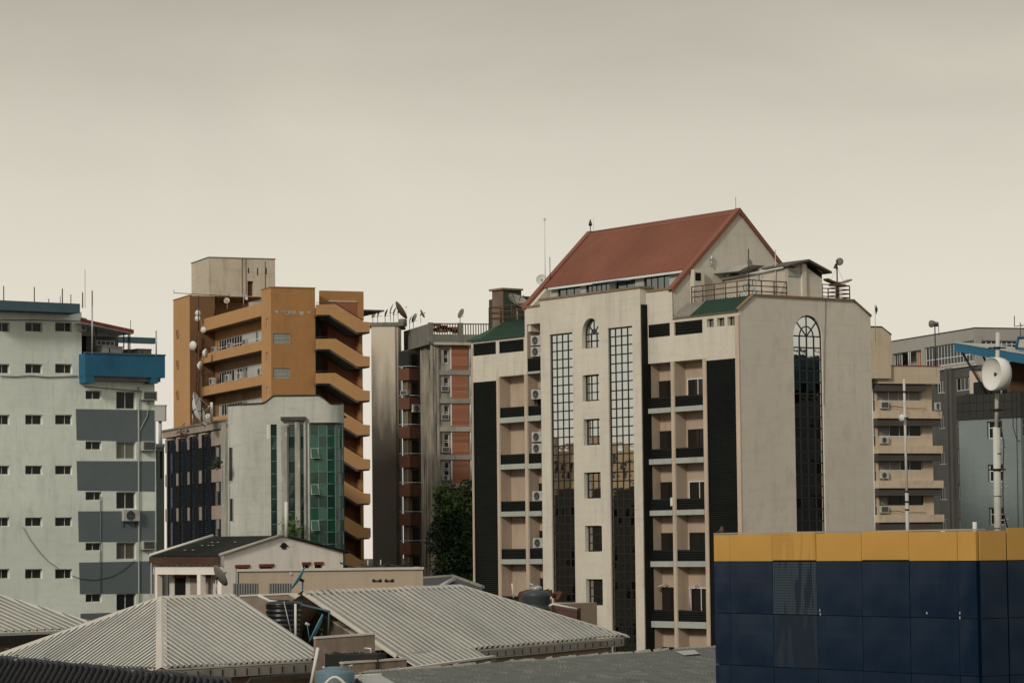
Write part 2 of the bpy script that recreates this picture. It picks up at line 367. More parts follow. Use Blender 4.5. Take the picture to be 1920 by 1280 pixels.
wallgrid(mb, f0, XA, XC0f, 0, zcol, h2)
mb.poly((XA, 0, zl), (XA, 6, zl), (XA, 6, zcol), (XA, 0, zcol)).poly((XL0, 0, 0), (XL0, 11, 0), (XL0, 11, zl), (XL0, 0, zl))
# right wing
xr = (XC1f, X(1259.5), X(1265.5), X(1319.5), X(1326.5), X(1385, 800)); XG = xr[2]-.06
holes = []
for t, db, bt, bb in rr:
    holes += [(X(1217), Z(1293, bt), xr[1], Z(1293, t), DB, True), (xr[2], Z(1293, bt), xr[3], Z(1293, t), DB, True)]
holes += [(xr[4], 0, X(1382.5, 750), Z(1353, 673.5), .12, True)]
holes += [(X(1216, 620), Z(1236, 631.6), X(1256, 620), Z(1236, 607), .12, True), (XG+.1, Z(1291, 626.6), X(1317, 610), Z(1291, 601.4), .12, True)]
sm = []
for a, b_, c_, d_ in ((1325, 1338, 613, 597.6), (1344.3, 1358, 611.3, 595.6), (1363.8, 1377.8, 610, 593.4)):
    sm.append((X(a, 600), Z((a+b_)/2, c_), X(b_, 600), Z((a+b_)/2, d_), .35, False))
holes += sm
wallgrid(mb, f0, XG, 0, 0, zw2, [h for h in holes if h[0] >= XG-.01])
wallgrid(mb, f0, XC1f, XG, 0, zw1, [h for h in holes if h[0] < XG-.01])
wall = mb.build('wall', cream, F.root)
# warm plaster inside the recesses
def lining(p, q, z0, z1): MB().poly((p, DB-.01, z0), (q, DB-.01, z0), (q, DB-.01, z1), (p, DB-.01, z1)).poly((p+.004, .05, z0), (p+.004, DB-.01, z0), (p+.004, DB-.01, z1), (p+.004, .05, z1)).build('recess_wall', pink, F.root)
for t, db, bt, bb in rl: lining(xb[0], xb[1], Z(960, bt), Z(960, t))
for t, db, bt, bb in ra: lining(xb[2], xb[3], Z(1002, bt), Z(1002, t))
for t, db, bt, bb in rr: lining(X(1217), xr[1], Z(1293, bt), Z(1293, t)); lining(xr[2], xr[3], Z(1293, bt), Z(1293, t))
# pilasters
for a, b_, t in ((X(885.2), X(888), 642), (X(932), X(937), 704), (X(984.2), X(989.8), 702), (xr[1], xr[2], 672), (xr[3], xr[4], 672)):
    F.box('pilaster', pillar, a+.02, b_-.02, -.045, .02, 0, Z(960 if a < -8 else 1293, t+2))
F.box('pilaster', pillar, X(1381.5, 800)+.02, .02, -.06, .02, 0, zw2-.3)
# slabs, dark louvered balcony fronts
def bayrow(rows, p, q, uref, skip_first=False):
    for t, db, bt, bb in rows:
        F.box('slab', slabm, p+.003, q-.003, -.05, .3, Z(uref, bb), Z(uref, bt))
        louver(F, f0, p+.01, Z(uref, bt)+.01, q-.01, Z(uref, db), .06, louv, .12, 'balustrade')
bayrow(rl, xb[0], xb[1], 960); bayrow(ra, xb[2], xb[3], 1002); bayrow(rr, X(1217), xr[1], 1293); bayrow(rr, xr[2], xr[3], 1293)
louver(F, f0, X(888.6), 2, X(931.8), Z(910, 715.3), .0, louv); louver(F, f0, xr[4]+.02, 2, X(1382.3, 750), Z(1353, 673.8), .0, louv)
for h in ((888.3, 929.5, 908, 665.3, 642.8), (936.3, 981.7, 958, 660.2, 638), (1216.3, 1255.7, 1236, 631.3, 607.3), (1266.3, 1316.7, 1291, 626.4, 601.7)):
    louver(F, f0, X(h[0], h[3]), Z(h[2], h[3]), X(h[1], h[3]), Z(h[2], h[4]), .02, louv, .16)
for h in sm: window(F, f0, h[0]+.01, h[1]+.01, h[2]-.01, h[3]-.01, .25, 2, 1, .05, black, mirror)
# windows and doors at the back of the balconies
for k, (t, db, bt, bb) in enumerate(rr):
    zt = Z(1293, bt)+(Z(1293, t)-Z(1293, bt))*.62
    window(F, fb, F.fx(1231, 720, .85)[0], Z(1293, bt), F.fx(1231, 720, .85)[0]+1.75, zt, -.1, [0, .62, 1], 1, .07, black, bglass, name='balcony_window')
    window(F, fb, F.fx(1289, 720, .85)[0], Z(1293, bt), F.fx(1289, 720, .85)[0]+1.7, zt, -.1, [0, .62, 1], 1, .07, whitef if k % 2 == 0 else black, bglass, name='balcony_window')
for k, (t, db, bt, bb) in enumerate(rl): MB().tube([(F.fx(954, 800, .82)[0], .82, Z(960, bt)), (F.fx(954, 800, .82)[0], .82, Z(960, t))], .09, 8).build('downpipe', galv, F.root) if k else None
for k, (t, db, bt, bb) in enumerate(ra[1:]): window(F, fb, F.fx(1011, 800, .85)[0]-.3, Z(1002, bt), F.fx(1011, 800, .85)[0]+.5, Z(1002, bt)+(Z(1002, t)-Z(1002, bt))*.66, -.1, 2, 1, .07, black, bglass, name='balcony_window')
for u, v0, v1, u2 in ((1294, 1143, 1102, 1303), (1235, 1105, 1100, 1245)):
    a_, z_ = F.fx(u, v0, .5); MB().tube([(a_, .5, z_), (a_, .5, Z(1293, v1)), (F.fx(u2, 1100, .5)[0], .7, Z(1293, v1-5))], .05, 6).build('drain_pipe', galv, F.root)
cl_ = [(1258, 948, 'white paper sheet taped inside a fourth floor balcony window', .35, .5, dishw)]
for u, v, lb, w_, h_, m_ in cl_:
    a_, z_ = F.fx(u, v, .02); MB().box(0, w_, -.03, 0, 0, h_).tube([(0, -.02, h_), (w_, -.02, h_)], .03, 5).build('hanging_sheet', m_, None, F.W(a_, -.0, z_), (0, 0, F.th), label=lb, cat='sheet')
# central bay
holes = []; HB = 1.05
gl = (X(1030.8, 640, -.5), Z(1051, 1129, -.5), X(1073.2, 640, -.5), Z(1051, 625, -.5))
gr = (X(1140, 640, -.5), Z(1162, 613, -.5)-37*(Z(1162, 613, -.5)-Z(1162, 629.9, -.5)), X(1185.5, 640, -.5), Z(1162, 613, -.5))
holes += [(*gl, .18, False), (*gr, .18, False)]
cw = []
for a, b_, c_, d_ in ((1092.6, 1123.6, 751.6, 702), (1094.7, 1124.8, 834, 785), (1095.4, 1126.6, 934, 885), (1097.2, 1129, 1033.6, 985), (1099, 1130.5, 1134, 1085)):
    cw.append((X(a, c_, -.5), Z(1109, c_, -.5), X(b_, c_, -.5), Z(1109, d_, -.5), .4, False))
aw = (X(1091.5, 640, -.5), Z(1107, 652.4, -.5), X(1123.3, 640, -.5), Z(1107, 596.5, -.5)); ar = (aw[2]-aw[0])/2; asp = aw[3]-ar*1.12
holes += cw + [(aw[0], aw[1], aw[2], aw[3], .4, False)]
mb = MB(); wallgrid(mb, fc, XC0, XC1, 0, zcen, holes)
def spandrel(mb, m, cx, a0, a1, z0, z1, rx, rz, dep, n=14, c0=0):
    """Fills the two corners above an arch and lines its soffit."""
    for s in (-1, 1):
        pts = [(cx+s*rx*math.sin(math.pi/2*i/n), z0+rz*math.cos(math.pi/2*i/n)) for i in range(n+1)]
        corner = (cx+s*rx, z1)
        for i in range(n):
            mb.poly(m(*pts[i], c0), m(*pts[i+1], c0), m(*corner, c0)); mb.poly(m(*pts[i], c0), m(*pts[i+1], c0), m(*pts[i+1], dep), m(*pts[i], dep))
spandrel(mb, fc, (aw[0]+aw[2])/2, aw[0], aw[2], asp, aw[3], ar, aw[3]-asp, .4)
mb.poly((XC1, -.5, 0), (XC1, 0, 0), (XC1, 0, zcen), (XC1, -.5, zcen)).poly((XC0, -.5, 0), (XC0, 0, 0), (XC0, 0, zcen), (XC0, -.5, zcen))
mb.poly((XC0, -.5, zcen), (XC1, -.5, zcen), (XC1, 1, zcen), (XC0, 1, zcen)).poly((XC1, 0, zw1), (XC1, 1, zw1), (XC1, 1, zcen), (XC1, 0, zcen))
mb.build('bay_wall', cream, F.root)
window(F, fc, *gl, .1, 4, 31, .1, black, mirror, each=True, name='stair_window', jitter=.35)
window(F, fc, *gr, .1, 4, 37, .1, black, mirror, each=True, name='stair_window', jitter=.35)
for h in cw: window(F, fc, h[0]+.01, h[1]+.01, h[2]-.01, h[3]-.01, .28, 3, 3, .09, black, mirror, each=True, jitter=.5)
def archwin(F, m, a0, b0, a1, sp, top, c, cols, nrow, bar, spokes, inner, name='arched_window'):
    """Arched window: grid below, spokes and inner arc above."""
    W_ = a1-a0; rx = W_/2; rz = top-sp; b = MB(); H_ = sp-b0
    L3 = lambda x, z, y: (x, y, z)
    for i in range(cols+1):
        x = W_*i/cols; x0, x1 = max(0, x-bar/2), min(W_, x+bar/2); b.box(x0, x1, 0, .07, 0, H_)
    for j in range(nrow+1):
        z = H_*j/nrow; b.box(.01, W_-.01, .004, .066, max(0, z-bar/2), z+bar/2)
    n = 18
    for rr_, wd in ((1.0, bar), (inner, bar*.8)):
        for i in range(n):
            q = [math.pi*i/n, math.pi*(i+1)/n]; P = []
            for k, s_ in ((0, 1), (1, 1), (1, 0), (0, 0)):
                rX = rx*rr_-(0 if s_ else wd); rZ = rz*rr_-(0 if s_ else wd); P.append((rx+rX*math.cos(q[k]), H_+rZ*math.sin(q[k])))
            b.prism(P, L3, .002, .068)
    for a in spokes:
        r0 = 0 if abs(a-90) > 1 or True else inner
        ca, sa = math.cos(R(a)), math.sin(R(a)); ox, oz = -sa*bar*.45, ca*bar*.45
        b.prism([(rx+ox, H_+oz), (rx+rx*ca*.98+ox, H_+rz*sa*.98+oz), (rx+rx*ca*.98-ox, H_+rz*sa*.98-oz), (rx-ox, H_-oz)], L3, .006, .062)
    o = b.build(name, black, F.root, m.at(a0, b0, c), (0, 0, m.rot))
    w, h = W_/cols, H_/nrow; me = MB().box(-w/2, w/2, 0, .012, -h/2, h/2).mesh('pane', mirror)
    for i in range(cols):
        for j in range(nrow): inst('pane', me, o, (w*(i+.5), .03, h*(j+.5)), (R(rnd.uniform(-.3, .3)), 0, R(rnd.uniform(-.3, .3))))
    sp_ = sorted(set([0, 180]+list(spokes)))
    for i in range(len(sp_)-1):
        pts = [(rx, H_)] + [(rx+rx*.99*math.cos(R(sp_[i]+(sp_[i+1]-sp_[i])*k/6)), H_+rz*.99*math.sin(R(sp_[i]+(sp_[i+1]-sp_[i])*k/6))) for k in range(7)]
        MB().prism(pts, L3, .03, .042).build('pane', mirror, o)
    return o
archwin(F, fc, aw[0]+.01, aw[1]+.01, aw[2]-.01, asp, aw[3]-.01, .28, 3, 2, .09, (45, 90, 135), .34)
# parapet copings
F.box('coping', coping, XC0-.06, XC1+.06, -.58, -.3, zcen, zcen+.13)
F.box('coping', coping, XC1+.003, XC1+.09, -.3, .6, zcen-.02, zcen+.125)
F.box('coping', coping, XC1+.1, XG, -.07, .25, zw1, zw1+.12); F.box('coping', coping, XA-.1, XC0-.065, -.07, .25, zcol, zcol+.12)
# dark service strip on the bay's return
MB().box(XC1+.004, XC1+.12, -.44, .25, 0, Z(1206, 570, -.5)).build('cladding_strip', louv, F.root)
F.box('cladding_strip', louv, XC1+.13, X(1216.5), -.03, .2, 0, Z(1206, 600, 0))
# ---- right gable wall with chamfered shoulders and the tall arched window
ye, ze = F.fs(1391, 581); yt, zt_ = F.fs(1412, 556); yt2, zt2 = F.fs(1601, 563); ye2, ze2 = F.fs(1632.5, 594)
YB = F.fs(1633, 640)[0]; ztop = (zt_+zt2)/2; zsh = zw2
ba = (F.fs(1487.8, 640)[0], 2.0, F.fs(1542, 640)[0], F.fs(1514, 591)[1]); bsp = F.fs(1514, 630)[1]
zb0 = F.fs(1514, 1150)[1]
mb = MB(); wallgrid(mb, sB, 0, YB, 0, zsh, [(ba[0], zb0, ba[2], bsp+.001, .22, False)] if False else [(ba[0], zb0, ba[2], ba[3], .22, False)]) if ba[3] < zsh else None
spandrel(mb, sB, (ba[0]+ba[2])/2, ba[0], ba[2], bsp, ba[3], (ba[2]-ba[0])/2, ba[3]-bsp, .22)
yc1 = yt; yc2 = YB-(F.fs(1632.5, 594)[0]-F.fs(1601, 563)[0])
mb.poly(sB(0, zsh, 0), sB(YB, zsh, 0), sB(yc2, ztop, 0), sB(yc1, ztop, 0))
mb.poly((0, YB, 0), (-28, YB, 0), (-28, YB, zsh), (0, YB, zsh))
mb.build('gable_wall', creamB, F.root)
archwin(F, sB, ba[0]+.01, zb0, ba[2]-.01, bsp, ba[3]-.01, .12, 4, 24, .085, (45, 90, 135), .5)
bc = MB()
for (p, q) in (((0, zsh), (yc1, ztop)), ((yc1, ztop), (yc2, ztop)), ((yc2, ztop), (YB, zsh))):
    (a0, z0), (a1, z1) = p, q
    bc.prism([(a0-.04, z0), (a1+.03, z1), (a1+.03, z1+.12), (a0-.04, z0+.12)], sB, -.1, .25)
bc.build('coping', coping, F.root)
MB().tube([(0.04, F.fs(1548, 565)[0], ztop), (.04, F.fs(1545, 600)[0], F.fs(1545, 640)[1]), (.04, F.fs(1543, 700)[0], F.fs(1543, 760)[1])], .012, 4).build('wall_cable', black, F.root)
# terrace deck, green sloping fascia roofs
F.box('terrace_deck', conc, XG+.02, -.3, yc1, yc2, ztop-.3, ztop-.06)
MB().poly((X(1300), -.08, zsh+.02), (.02, -.08, zsh+.02), (.02, yc1, ztop+.03), (X(1300), yc1, ztop+.03)).box(X(1300), .0, -.12, -.02, zsh-.05, zsh+.04).build('green_roof', greenroof, F.root)
MB().poly((XG+.05, -.06, zsh+.01), (X(1300)-.01, -.06, zsh+.01), (X(1300)-.01, yc1, ztop), (XG+.05, yc1, ztop)).build('mossy_roof', conc, F.root)
sg = MB()
for i in range(14):
    a = X(1300)+(0-X(1300))*(i+.5)/14; sg.tube([(a, -.1, zsh+.05), (a, yc1, ztop+.06)], .03, 4)
sg.build('roof_seam', greenroof, F.root, kind='stuff')
F.box('coping', coping, XG+.03, 0, -.13, -.03, zsh-.09, zsh-.053)
# left wing roof
zlt = Z(950, 603, 1.6)
MB().poly((XL0-.25, -.15, zl+.02), (XA-.01, -.15, zl+.02), (XA-.01, 1.7, zlt), (XL0+1.5, 1.7, zlt)).poly((XL0-.25, -.15, zl+.02), (XL0+1.5, 1.7, zlt), (XL0+1.5, 9, zlt), (XL0-.25, 11, zl)).box(XL0-.25, XA-.01, -.18, -.1, zl-.1, zl+.03).build('green_roof', greenroof, F.root)
sg = MB()
for i in range(16):
    a = XL0+1.5+(XA-XL0-1.5)*(i+.5)/16; sg.tube([(a-.2, -.14, zl+.05), (a, 1.7, zlt+.03)], .03, 4)
sg.build('roof_seam', greenroof, F.root, kind='stuff')
F.box('terrace_deck', conc, XL0+1.5, XA-.02, 1.72, 9, zlt-.3, zlt-.05)
# ---- penthouse: steep red gable roof
yr, zr = F.fs(1385.5, 395, XG); zb = Z(1265, 543); xlg = X(985, 577); zbl = Z(985, 577)
y_e, z_e = F.fs(1293, 498, XG); z_e = zb+(zr-zb)*y_e/yr
yb2 = 2*yr
MB().prism([(0.1, zb-1.6), (yb2, zb-1.6), (yb2, zb), (yr, zr-.1), (0.1, zb+.0)], side(XG-.02), 0, .35).build('gable_wall', cream, F.root)
MB().prism([(0.1, zb-1.6), (yb2, zb-1.6), (yb2, zb), (yr, zr-.1), (0.1, zb+.0)], side(xlg+.45), 0, .35).build('gable_wall', cream, F.root)
rp = lambda x, t, o=0: (x, y_e+(yr-y_e)*t-o*.7, z_e+(zr-z_e)*t+o*.7)
mb = MB(); n = 60; x0, x1 = xlg+.1, XG-.1
for i in range(n):
    a = x0+(x1-x0)*i/n; st = (x1-x0)/n
    for p, q, oa, ob in ((a, a+st*.3, 0, .06), (a+st*.3, a+st*.6, .06, .06), (a+st*.6, a+st*.9, .06, 0), (a+st*.9, a+st, 0, 0)):
        mb.poly(rp(p, 0, oa), rp(q, 0, ob), rp(q, 1, ob), rp(p, 1, oa))
mb.poly((x0, yr, zr), (x1, yr, zr), (x1, yb2, zb), (x0, yb2, zb)).poly(rp(x0, 0, -.12), rp(x1, 0, -.12), rp(x1, 1, -.12), rp(x0, 1, -.12))
mb.build('red_roof', redroof, F.root)
MB().tube([(xlg-.1, yr, zr+.02), (XG+.1, yr, zr+.02)], .13, 6).poly((xlg, yr-.28, zr-.2), (XG, yr-.28, zr-.2), (XG, yr, zr+.12), (xlg, yr, zr+.12)).build('ridge_cap', redtrim, F.root)
for xx in (XG, xlg):
    for s in (-1, 1):
        P = [(yr+s*yr, zb-.12), (yr+s*yr, zb+.2), (yr, zr+.18), (yr, zr-.16)]
        MB().prism(P, side(xx+.12), 0, .5).build('barge_board', redtrim, F.root)
F.box('eave_gutter', whitef, xlg+.8, XG-.5, y_e-.12, y_e+.05, z_e-.16, z_e-.02)
yw = y_e+.25; zp0 = min(zcen, zw1)-.4
holes = []; fw_ = front(yw)
for a, b_, c_, d_ in ((1045.5, 1088.5, 556, 537.5), (1098.5, 1143, 550, 531), (1154.5, 1191, 545, 521), (1207, 1255, 544, 514)):
    holes.append((F.fx(a, c_, yw)[0], F.fx((a+b_)/2, c_, yw)[1], F.fx(b_, c_, yw)[0], F.fx((a+b_)/2, d_, yw)[1], .2, False))
mb = MB(); wallgrid(mb, fw_, xlg+.5, XG-.4, zp0, z_e-.02, holes); mb.build('penthouse_wall', slabm, F.root)
for h, cc in zip(holes, (3, 5, 2, 4)): window(F, fw_, h[0]+.01, h[1]+.01, h[2]-.01, h[3]-.01, .1, cc, 1, .06, black, mirdark, jitter=.4, each=True)
F.box('roof_deck', conc, xlg+.5, XG-.4, .2, yb2, zp0-.2, zp0)
# awning
ax0, az0 = F.fx(1111, 533, yw-1.0); ax1, _ = F.fx(1163, 528, yw-1.0)
awn = MB(); nn = 10
for i in range(nn):
    a, b_ = ax0+(ax1-ax0)*i/nn, ax0+(ax1-ax0)*(i+1)/nn; mm = (a+b_)/2; zt_a = z_e-.2
    awn.poly((a, yw-1.1, az0), (mm, yw-1.1, az0+.05), (mm+.4, yw-.05, zt_a+.05), (a+.4, yw-.05, zt_a)).poly((mm, yw-1.1, az0+.05), (b_, yw-1.1, az0), (b_+.4, yw-.05, zt_a), (mm+.4, yw-.05, zt_a+.05))
awn.build('awning', mat('awning_sheet', (.13, .2, .3), metal=.2, rough=.5), F.root)
# finials on the ridge
MB().tube([(xlg, yr, zr), (xlg, yr, zr+.55)], .03, 5).lathe([(.02, zr+.5), (.13, zr+.55), (.11, zr+.7), (.01, zr+1.0)], 8, None, (xlg, yr, 0)).build('finial', black, F.root)
MB().tube([(XG-.3, yr, zr), (XG-.3, yr, zr+.9)], .015, 4).build('lightning_rod', black, F.root)
MB().tube([(xlg+.35, yr, zr), (xlg+.35, yr, zr+1.1)], .012, 4).build('lightning_rod', whitef, F.root)
# ---- roof house on the right terrace
yh0, zh = F.fs(1476, 504, -.35); yh1 = F.fs(1541, 507, -.35)[0]; zh1 = F.fs(1476, 504, -.35)[1]; zhr = F.fs(1508, 491, -.35)[1]
MB().prism([(yh0, ztop-.1), (yh1, ztop-.1), (yh1, F.fs(1541, 509, -.35)[1]), ((yh0+yh1)/2, zhr-.1), (yh0, F.fs(1476, 500, -.35)[1])], side(-.35), 0, 4.5).build('roof_house_wall', creamB, F.root)
F.box('pilaster', creamB, -.5, -.2, F.fs(1504.5, 530, -.2)[0], F.fs(1512.5, 530, -.2)[0], ztop-.08, F.fs(1508, 494, -.2)[1])
ym = (yh0+yh1)/2
for P in ([(yh0-.25, zh1+.12), (ym, zhr), (ym, zhr+.1), (yh0-.25, zh1+.22)], [(ym, zhr), (yh1+.45, F.fs(1550, 513, -.2)[1]), (yh1+.45, F.fs(1550, 513, -.2)[1]+.12), (ym, zhr+.14)]):
    MB().prism(P, side(.1), 0, 2.6).build('roof_sheet', mat('weathered_sheet', (.12, .1, .085), var=.3, dirt=.4), F.root)
MB().prism([(ym+.2, zhr-.35), (yh1-.02, F.fs(1541, 522, -.35)[1]), (yh1-.02, F.fs(1541, 512, -.35)[1]), (ym+.2, zhr-.02)], side(-.33), 0, .05).build('gable_opening', darkv, F.root)
F.box('fascia', slabm, -.33, -.3, yh0+.05, F.fs(1503.5, 530, -.2)[0], zh1-.45, zh1-.06)
xh0 = F.fx(1359, 530, yh0)[0]; zlow = F.fx(1420, 512, yh0)[1]
F.box('annex_wall', mat('stained_annex', (.5, .45, .37), dirt=.6, dirtcol=(.3, .29, .26), patch=.5, patchcol=(.5, .52, .5)), XG+.05, -.4, yh0-.1, yh0+.15, ztop-.1, zlow)
MB().tube([(xh0, yh0-.3, zlow-.15), (-.4, yh0-.3, zlow+.1)], .05, 5).build('roof_pipe', whitef, F.root)
jk = MB()
for i in range(16):
    a = xh0+(-.6-xh0)*rnd.random(); s_ = rnd.uniform(.3, .9); z_ = zlow+rnd.uniform(0, .12)
    jk.prism([(a, z_), (a+s_, z_+rnd.uniform(-.02, .15)), (a+s_*.9, z_+rnd.uniform(.1, .3)), (a+.1, z_+.14)], front(yh0-.2+rnd.random()*.5), 0, .6)
jk.build('roof_debris', mat('debris', (.13, .115, .1), var=.5), F.root, kind='stuff')
MB().prism([(xh0-.3, zlow+.2), (xh0+2.2, zlow+.55), (xh0+3.6, zlow+.45), (xh0+2.4, zlow+.15)], front(yh0-.9), 0, 1.2).build('roof_sheet', mat('pale_sheet', (.4, .4, .37), var=.25, dirt=.4), F.root)
# faint blue scrawl on the annex wall
gp = MB(); gx, gz = F.fx(1408, 545, yh0-.1)
for k in range(9):
    a0_, z0_ = gx+rnd.uniform(-1.1, .9), gz+rnd.uniform(-.6, .8)
    gp.tube([(a0_+.25*math.cos(t*.9)+.05*t, yh0-.115, z0_+.3*math.sin(t*.9)) for t in range(6)], .035, 4)
gp.build('graffiti_paint', flat('graffiti_blue', (.2, .42, .52), .9), F.root)
# hatch and vent on the gable
gh = F.fs(1302, 536, XG); F.box('roof_hatch', cream, XG, XG+.4, gh[0]-.35, gh[0]+.5, ztop, gh[1]+1.0)
F.box('vent', darkv, XG+.4, XG+.42, gh[0]-.25, gh[0]+.2, gh[1]+.3, gh[1]+.8)
pv = F.fs(1333, 512, XG); MB().tube([(XG+.1, pv[0], ztop+2.4), (XG+.1, pv[0], pv[1]+.9)], .05, 6).lathe([(.1, pv[1]+.85), (.12, pv[1]+1.0), (.02, pv[1]+1.15)], 8, None, (XG+.1, pv[0], 0)).build('vent_pipe', galv, F.root)
# railings
rl_ = F.fx(1297, 560, yc1)[0]
railing('terrace_railing', [(rl_, yc1, ztop), (-.4, yc1, ztop), (-.4, F.fs(1475, 545, -.4)[0], ztop)], 1.0, rust, F.root, 3, 1.05)
railing('terrace_railing', [(-.4, yh1+.05, ztop), (-.4, F.fs(1593, 550, -.4)[0], ztop), (-2.4, F.fs(1593, 550, -.4)[0], ztop)], 1.0, rust, F.root, 4, 1.2)
xr0 = X(917, 590, 1.9)
railing('terrace_railing', [(xr0, 4, zlt), (xr0, 1.9, zlt), (XA-.05, 1.9, zlt)], 1.15, rust, F.root, 3, 1.3)
# green and brown stair block behind the left wing
xk = F.fx(943.5, 560, 5)[0]; zk = F.fx(943.5, 543, 5)[1]
brownt = mat('brown_tile', (.2, .15, .11), var=.35, fine=14, dirt=.4)
greenw = mat('dark_green_wall', (.045, .06, .042), var=.2, dirt=.4)
MB().box(xk-1.35, xk, 5, 5.01, zlt-.3, zk).build('stair_block_wall', brownt, F.root)
MB().box(xk-1.34, xk-.001, 5.02, 6.6, zlt-.3, zk-.001).build('stair_block', greenw, F.root)
F.box('stair_block', greenw, xk-4, xk-.3, 6.61, 8.6, zlt-.3, zk-.35)
F.box('coping', coping, xk-1.55, xk+.1, 4.85, 6.7, zk, zk+.13)
# ---- things on and around the tower
rod(F.W(X(1022.5, 540, 3), 3, zp0), F.fx(1024, 414, 3)[1]-zp0, 'very tall thin mast with dark diamond tip left of red roof', .035, whitef, 'antenna_mast', 'antenna mast', 'rods and masts on the cream tower', .11)
rod(F.W(*[F.fx(1031.5, 530, 2)[0]], 2, F.fx(1031, 540, 2)[1]), 2.1, 'short thin rod beside the left slope of the red roof', .025, black, 'antenna_rod', 'rod', 'rods and masts on the cream tower')
p = F.fs(1416.5, 556, -.35)
rod(F.W(-.3, yc1-.05, ztop), F.fs(1416.5, 468, -.35)[1]-ztop, 'dark rod at the bend of the brown terrace railing', .035, black, 'antenna_rod', 'rod', 'rods and masts on the cream tower')
MB().box(-.09, .09, -.08, .08, 0, .3).lathe([(.02, 0), (.12, .05), (.14, .07)], 12, rotto((1, -.3, 0)), (.12, 0, .12)).build('radio_box', dishg, None, F.W(-.25, yc1-.05, F.fs(1416, 497, -.35)[1]), (0, 0, .3), label='small dark radio clamped to the rod above the terrace railing', cat='radio antenna')
rod(F.W(-1.2, F.fs(1455, 540, -1.2)[0], ztop), F.fs(1454, 468, -1.2)[1]-ztop, 'pale rod in front of the stained annex wall on the right terrace', .03, galv, 'antenna_rod', 'rod', 'rods and masts on the cream tower')
dish(F.W(X(970, 575, 3.6), 3.6, zlt), 0.9, 130, 52, F.fx(969, 574, 3.6)[1]-zlt, 'large bowl dish with ribs above the green roof left of red gable', mat('weathered_dish', (.32, .29, .24), var=.2, bump=0), 8, depth=.36)
dish(F.W(F.fx(1016, 528, 5)[0], 5, zp0), .38, 185, 12, F.fx(1016, 526, 5)[1]-zp0, 'small round pale dish peeping over the left slope of red roof', dishw, arm=False)
# mast with curved tray and round dish behind the second railing
q = F.W(-.9, F.fs(1570, 540, -.9)[0], ztop); zz = lambda v: F.fs(1570, v, -.9)[1]-ztop
r_ = empty('guyed_antenna', q, F.th, 'guyed pole with curved tray and round dark dish above the right railing', 'antenna', 'rods and masts on the cream tower')
MB().tube([(0, 0, 0), (0, 0, zz(487))], .045, 6).build('pole', black, r_)
tr = MB()
for k in range(10):
    y0_, y1_ = -.95+.2*k, -.95+.2*(k+1); c_ = lambda y: .09*y*y*2.4
    tr.prism([(y0_, zz(532)+c_(y0_)), (y1_, zz(532)+c_(y1_)), (y1_, zz(532)+c_(y1_)+.1), (y0_, zz(532)+c_(y0_)+.1)], side(.25), 0, .5)
tr.box(-.2, .2, -.55, .55, zz(532)-.16, zz(532)-.01).build('tray', mat('weathered_wood', (.25, .19, .14), var=.3), r_)
MB().tube([(0, -.6, zz(532)+.1), (0, 0, zz(500))], .012, 4).tube([(0, .6, zz(532)+.1), (0, 0, zz(500))], .012, 4).build('guy_wire', galv, r_)
MB().lathe([(.01, 0), (.2, .04), (.25, .09), (.02, .0)], 16, rotto((.5, -.8, .1)), (.1, .18, zz(491))).build('dish_reflector', dishg, r_)
MB().lathe([(.16, 0), (.05, .25), (.02, .3)], 8, None, (0, -.1, zz(503))).build('insulator', black, r_)
# antenna right of the gable
q = F.W(-1.5, YB+2.2, 16); uu = wp(1641, 600, 190); r_ = rod(Vector((uu.x, uu.y, wp(1641, 640, 190).z)), wp(1641, 571, 190).z-wp(1641, 640, 190).z, 'thin rod with dark blade antenna on the low beige roof right of cream tower', .02, galv, 'antenna_rod', 'rod', 'rods and masts on the cream tower')
hz = wp(1641, 580, 190).z-wp(1641, 640, 190).z
MB().prism([(0.02, hz-.35), (.14, hz), (.02, hz+.3), (-.04, hz)], lambda a, b, c: (a+.05, c, b), -.05, .05).build('blade', black, r_)
# air conditioners in the tower's service bay
bay = 'air conditioning units in the cream tower service bay'
for i, (v, lb) in enumerate(((648, 'upper of two units in the topmost service bay under the red gable'), (669, 'lower of two units in the topmost service bay under the red gable'), (749, 'single unit in the second service bay from the top of the cream tower'),
        (829, 'upper of the paired units in the third service bay of the cream tower'), (850.5, 'lower of the paired units in the third service bay of the cream tower'), (940, 'single unit in the fourth service bay with white paper hanging'), (1028, 'single unit in the lowest visible service bay above the round tank'))):
    ac(F, f0, X(990.6), Z(1000, v), .5, lb, .9, .7, 'split', group=bay, rot=.25)
# ============================================================ PALE GREEN HOTEL, far left
G = Frame('hotel_building', 290, 760, 180, -54, 'pale green block with grey painted bands and blue balcony at the left edge', 'building')
greenp = mat('pale_green_plaster', (.77, .83, .74), streak=.4, dirt=.5, dirtcol=(.3, .35, .29), var=.12, bump=.35, zs=.25, big=.15)
greyp = mat('grey_band_paint', (.125, .155, .165), dirt=.3, dirtcol=(.09, .11, .115), var=.1)
tealp = mat('teal_parapet', (.07, .12, .145), dirt=.5, dirtcol=(.04, .06, .07), var=.15)
sG = side(0); S = lambda u, v=800, x=0: G.fs(u, v, x)[0]; SZ = lambda u, v, x=0: G.fs(u, v, x)[1]
y0 = S(-60); yR = 0.0; zt = SZ(80, 582); yC = S(153, 640); zb_ = SZ(220, 712)
wins = []
for v0, v1 in ((604, 622), (682, 700), (777, 796), (872, 889.5), (969, 986.5), (1066, 1084.5), (1162, 1180)):
    for a, b_ in ((-8, 18), (47.5, 79.5), (103.5, 135.5)): wins.append((S(a), SZ((a+b_)/2, v1+(a-60)*.0), S(b_), SZ((a+b_)/2, v0), .25, False))
up = [h for h in wins if h[3] > SZ(10, 715)]
w2 = []
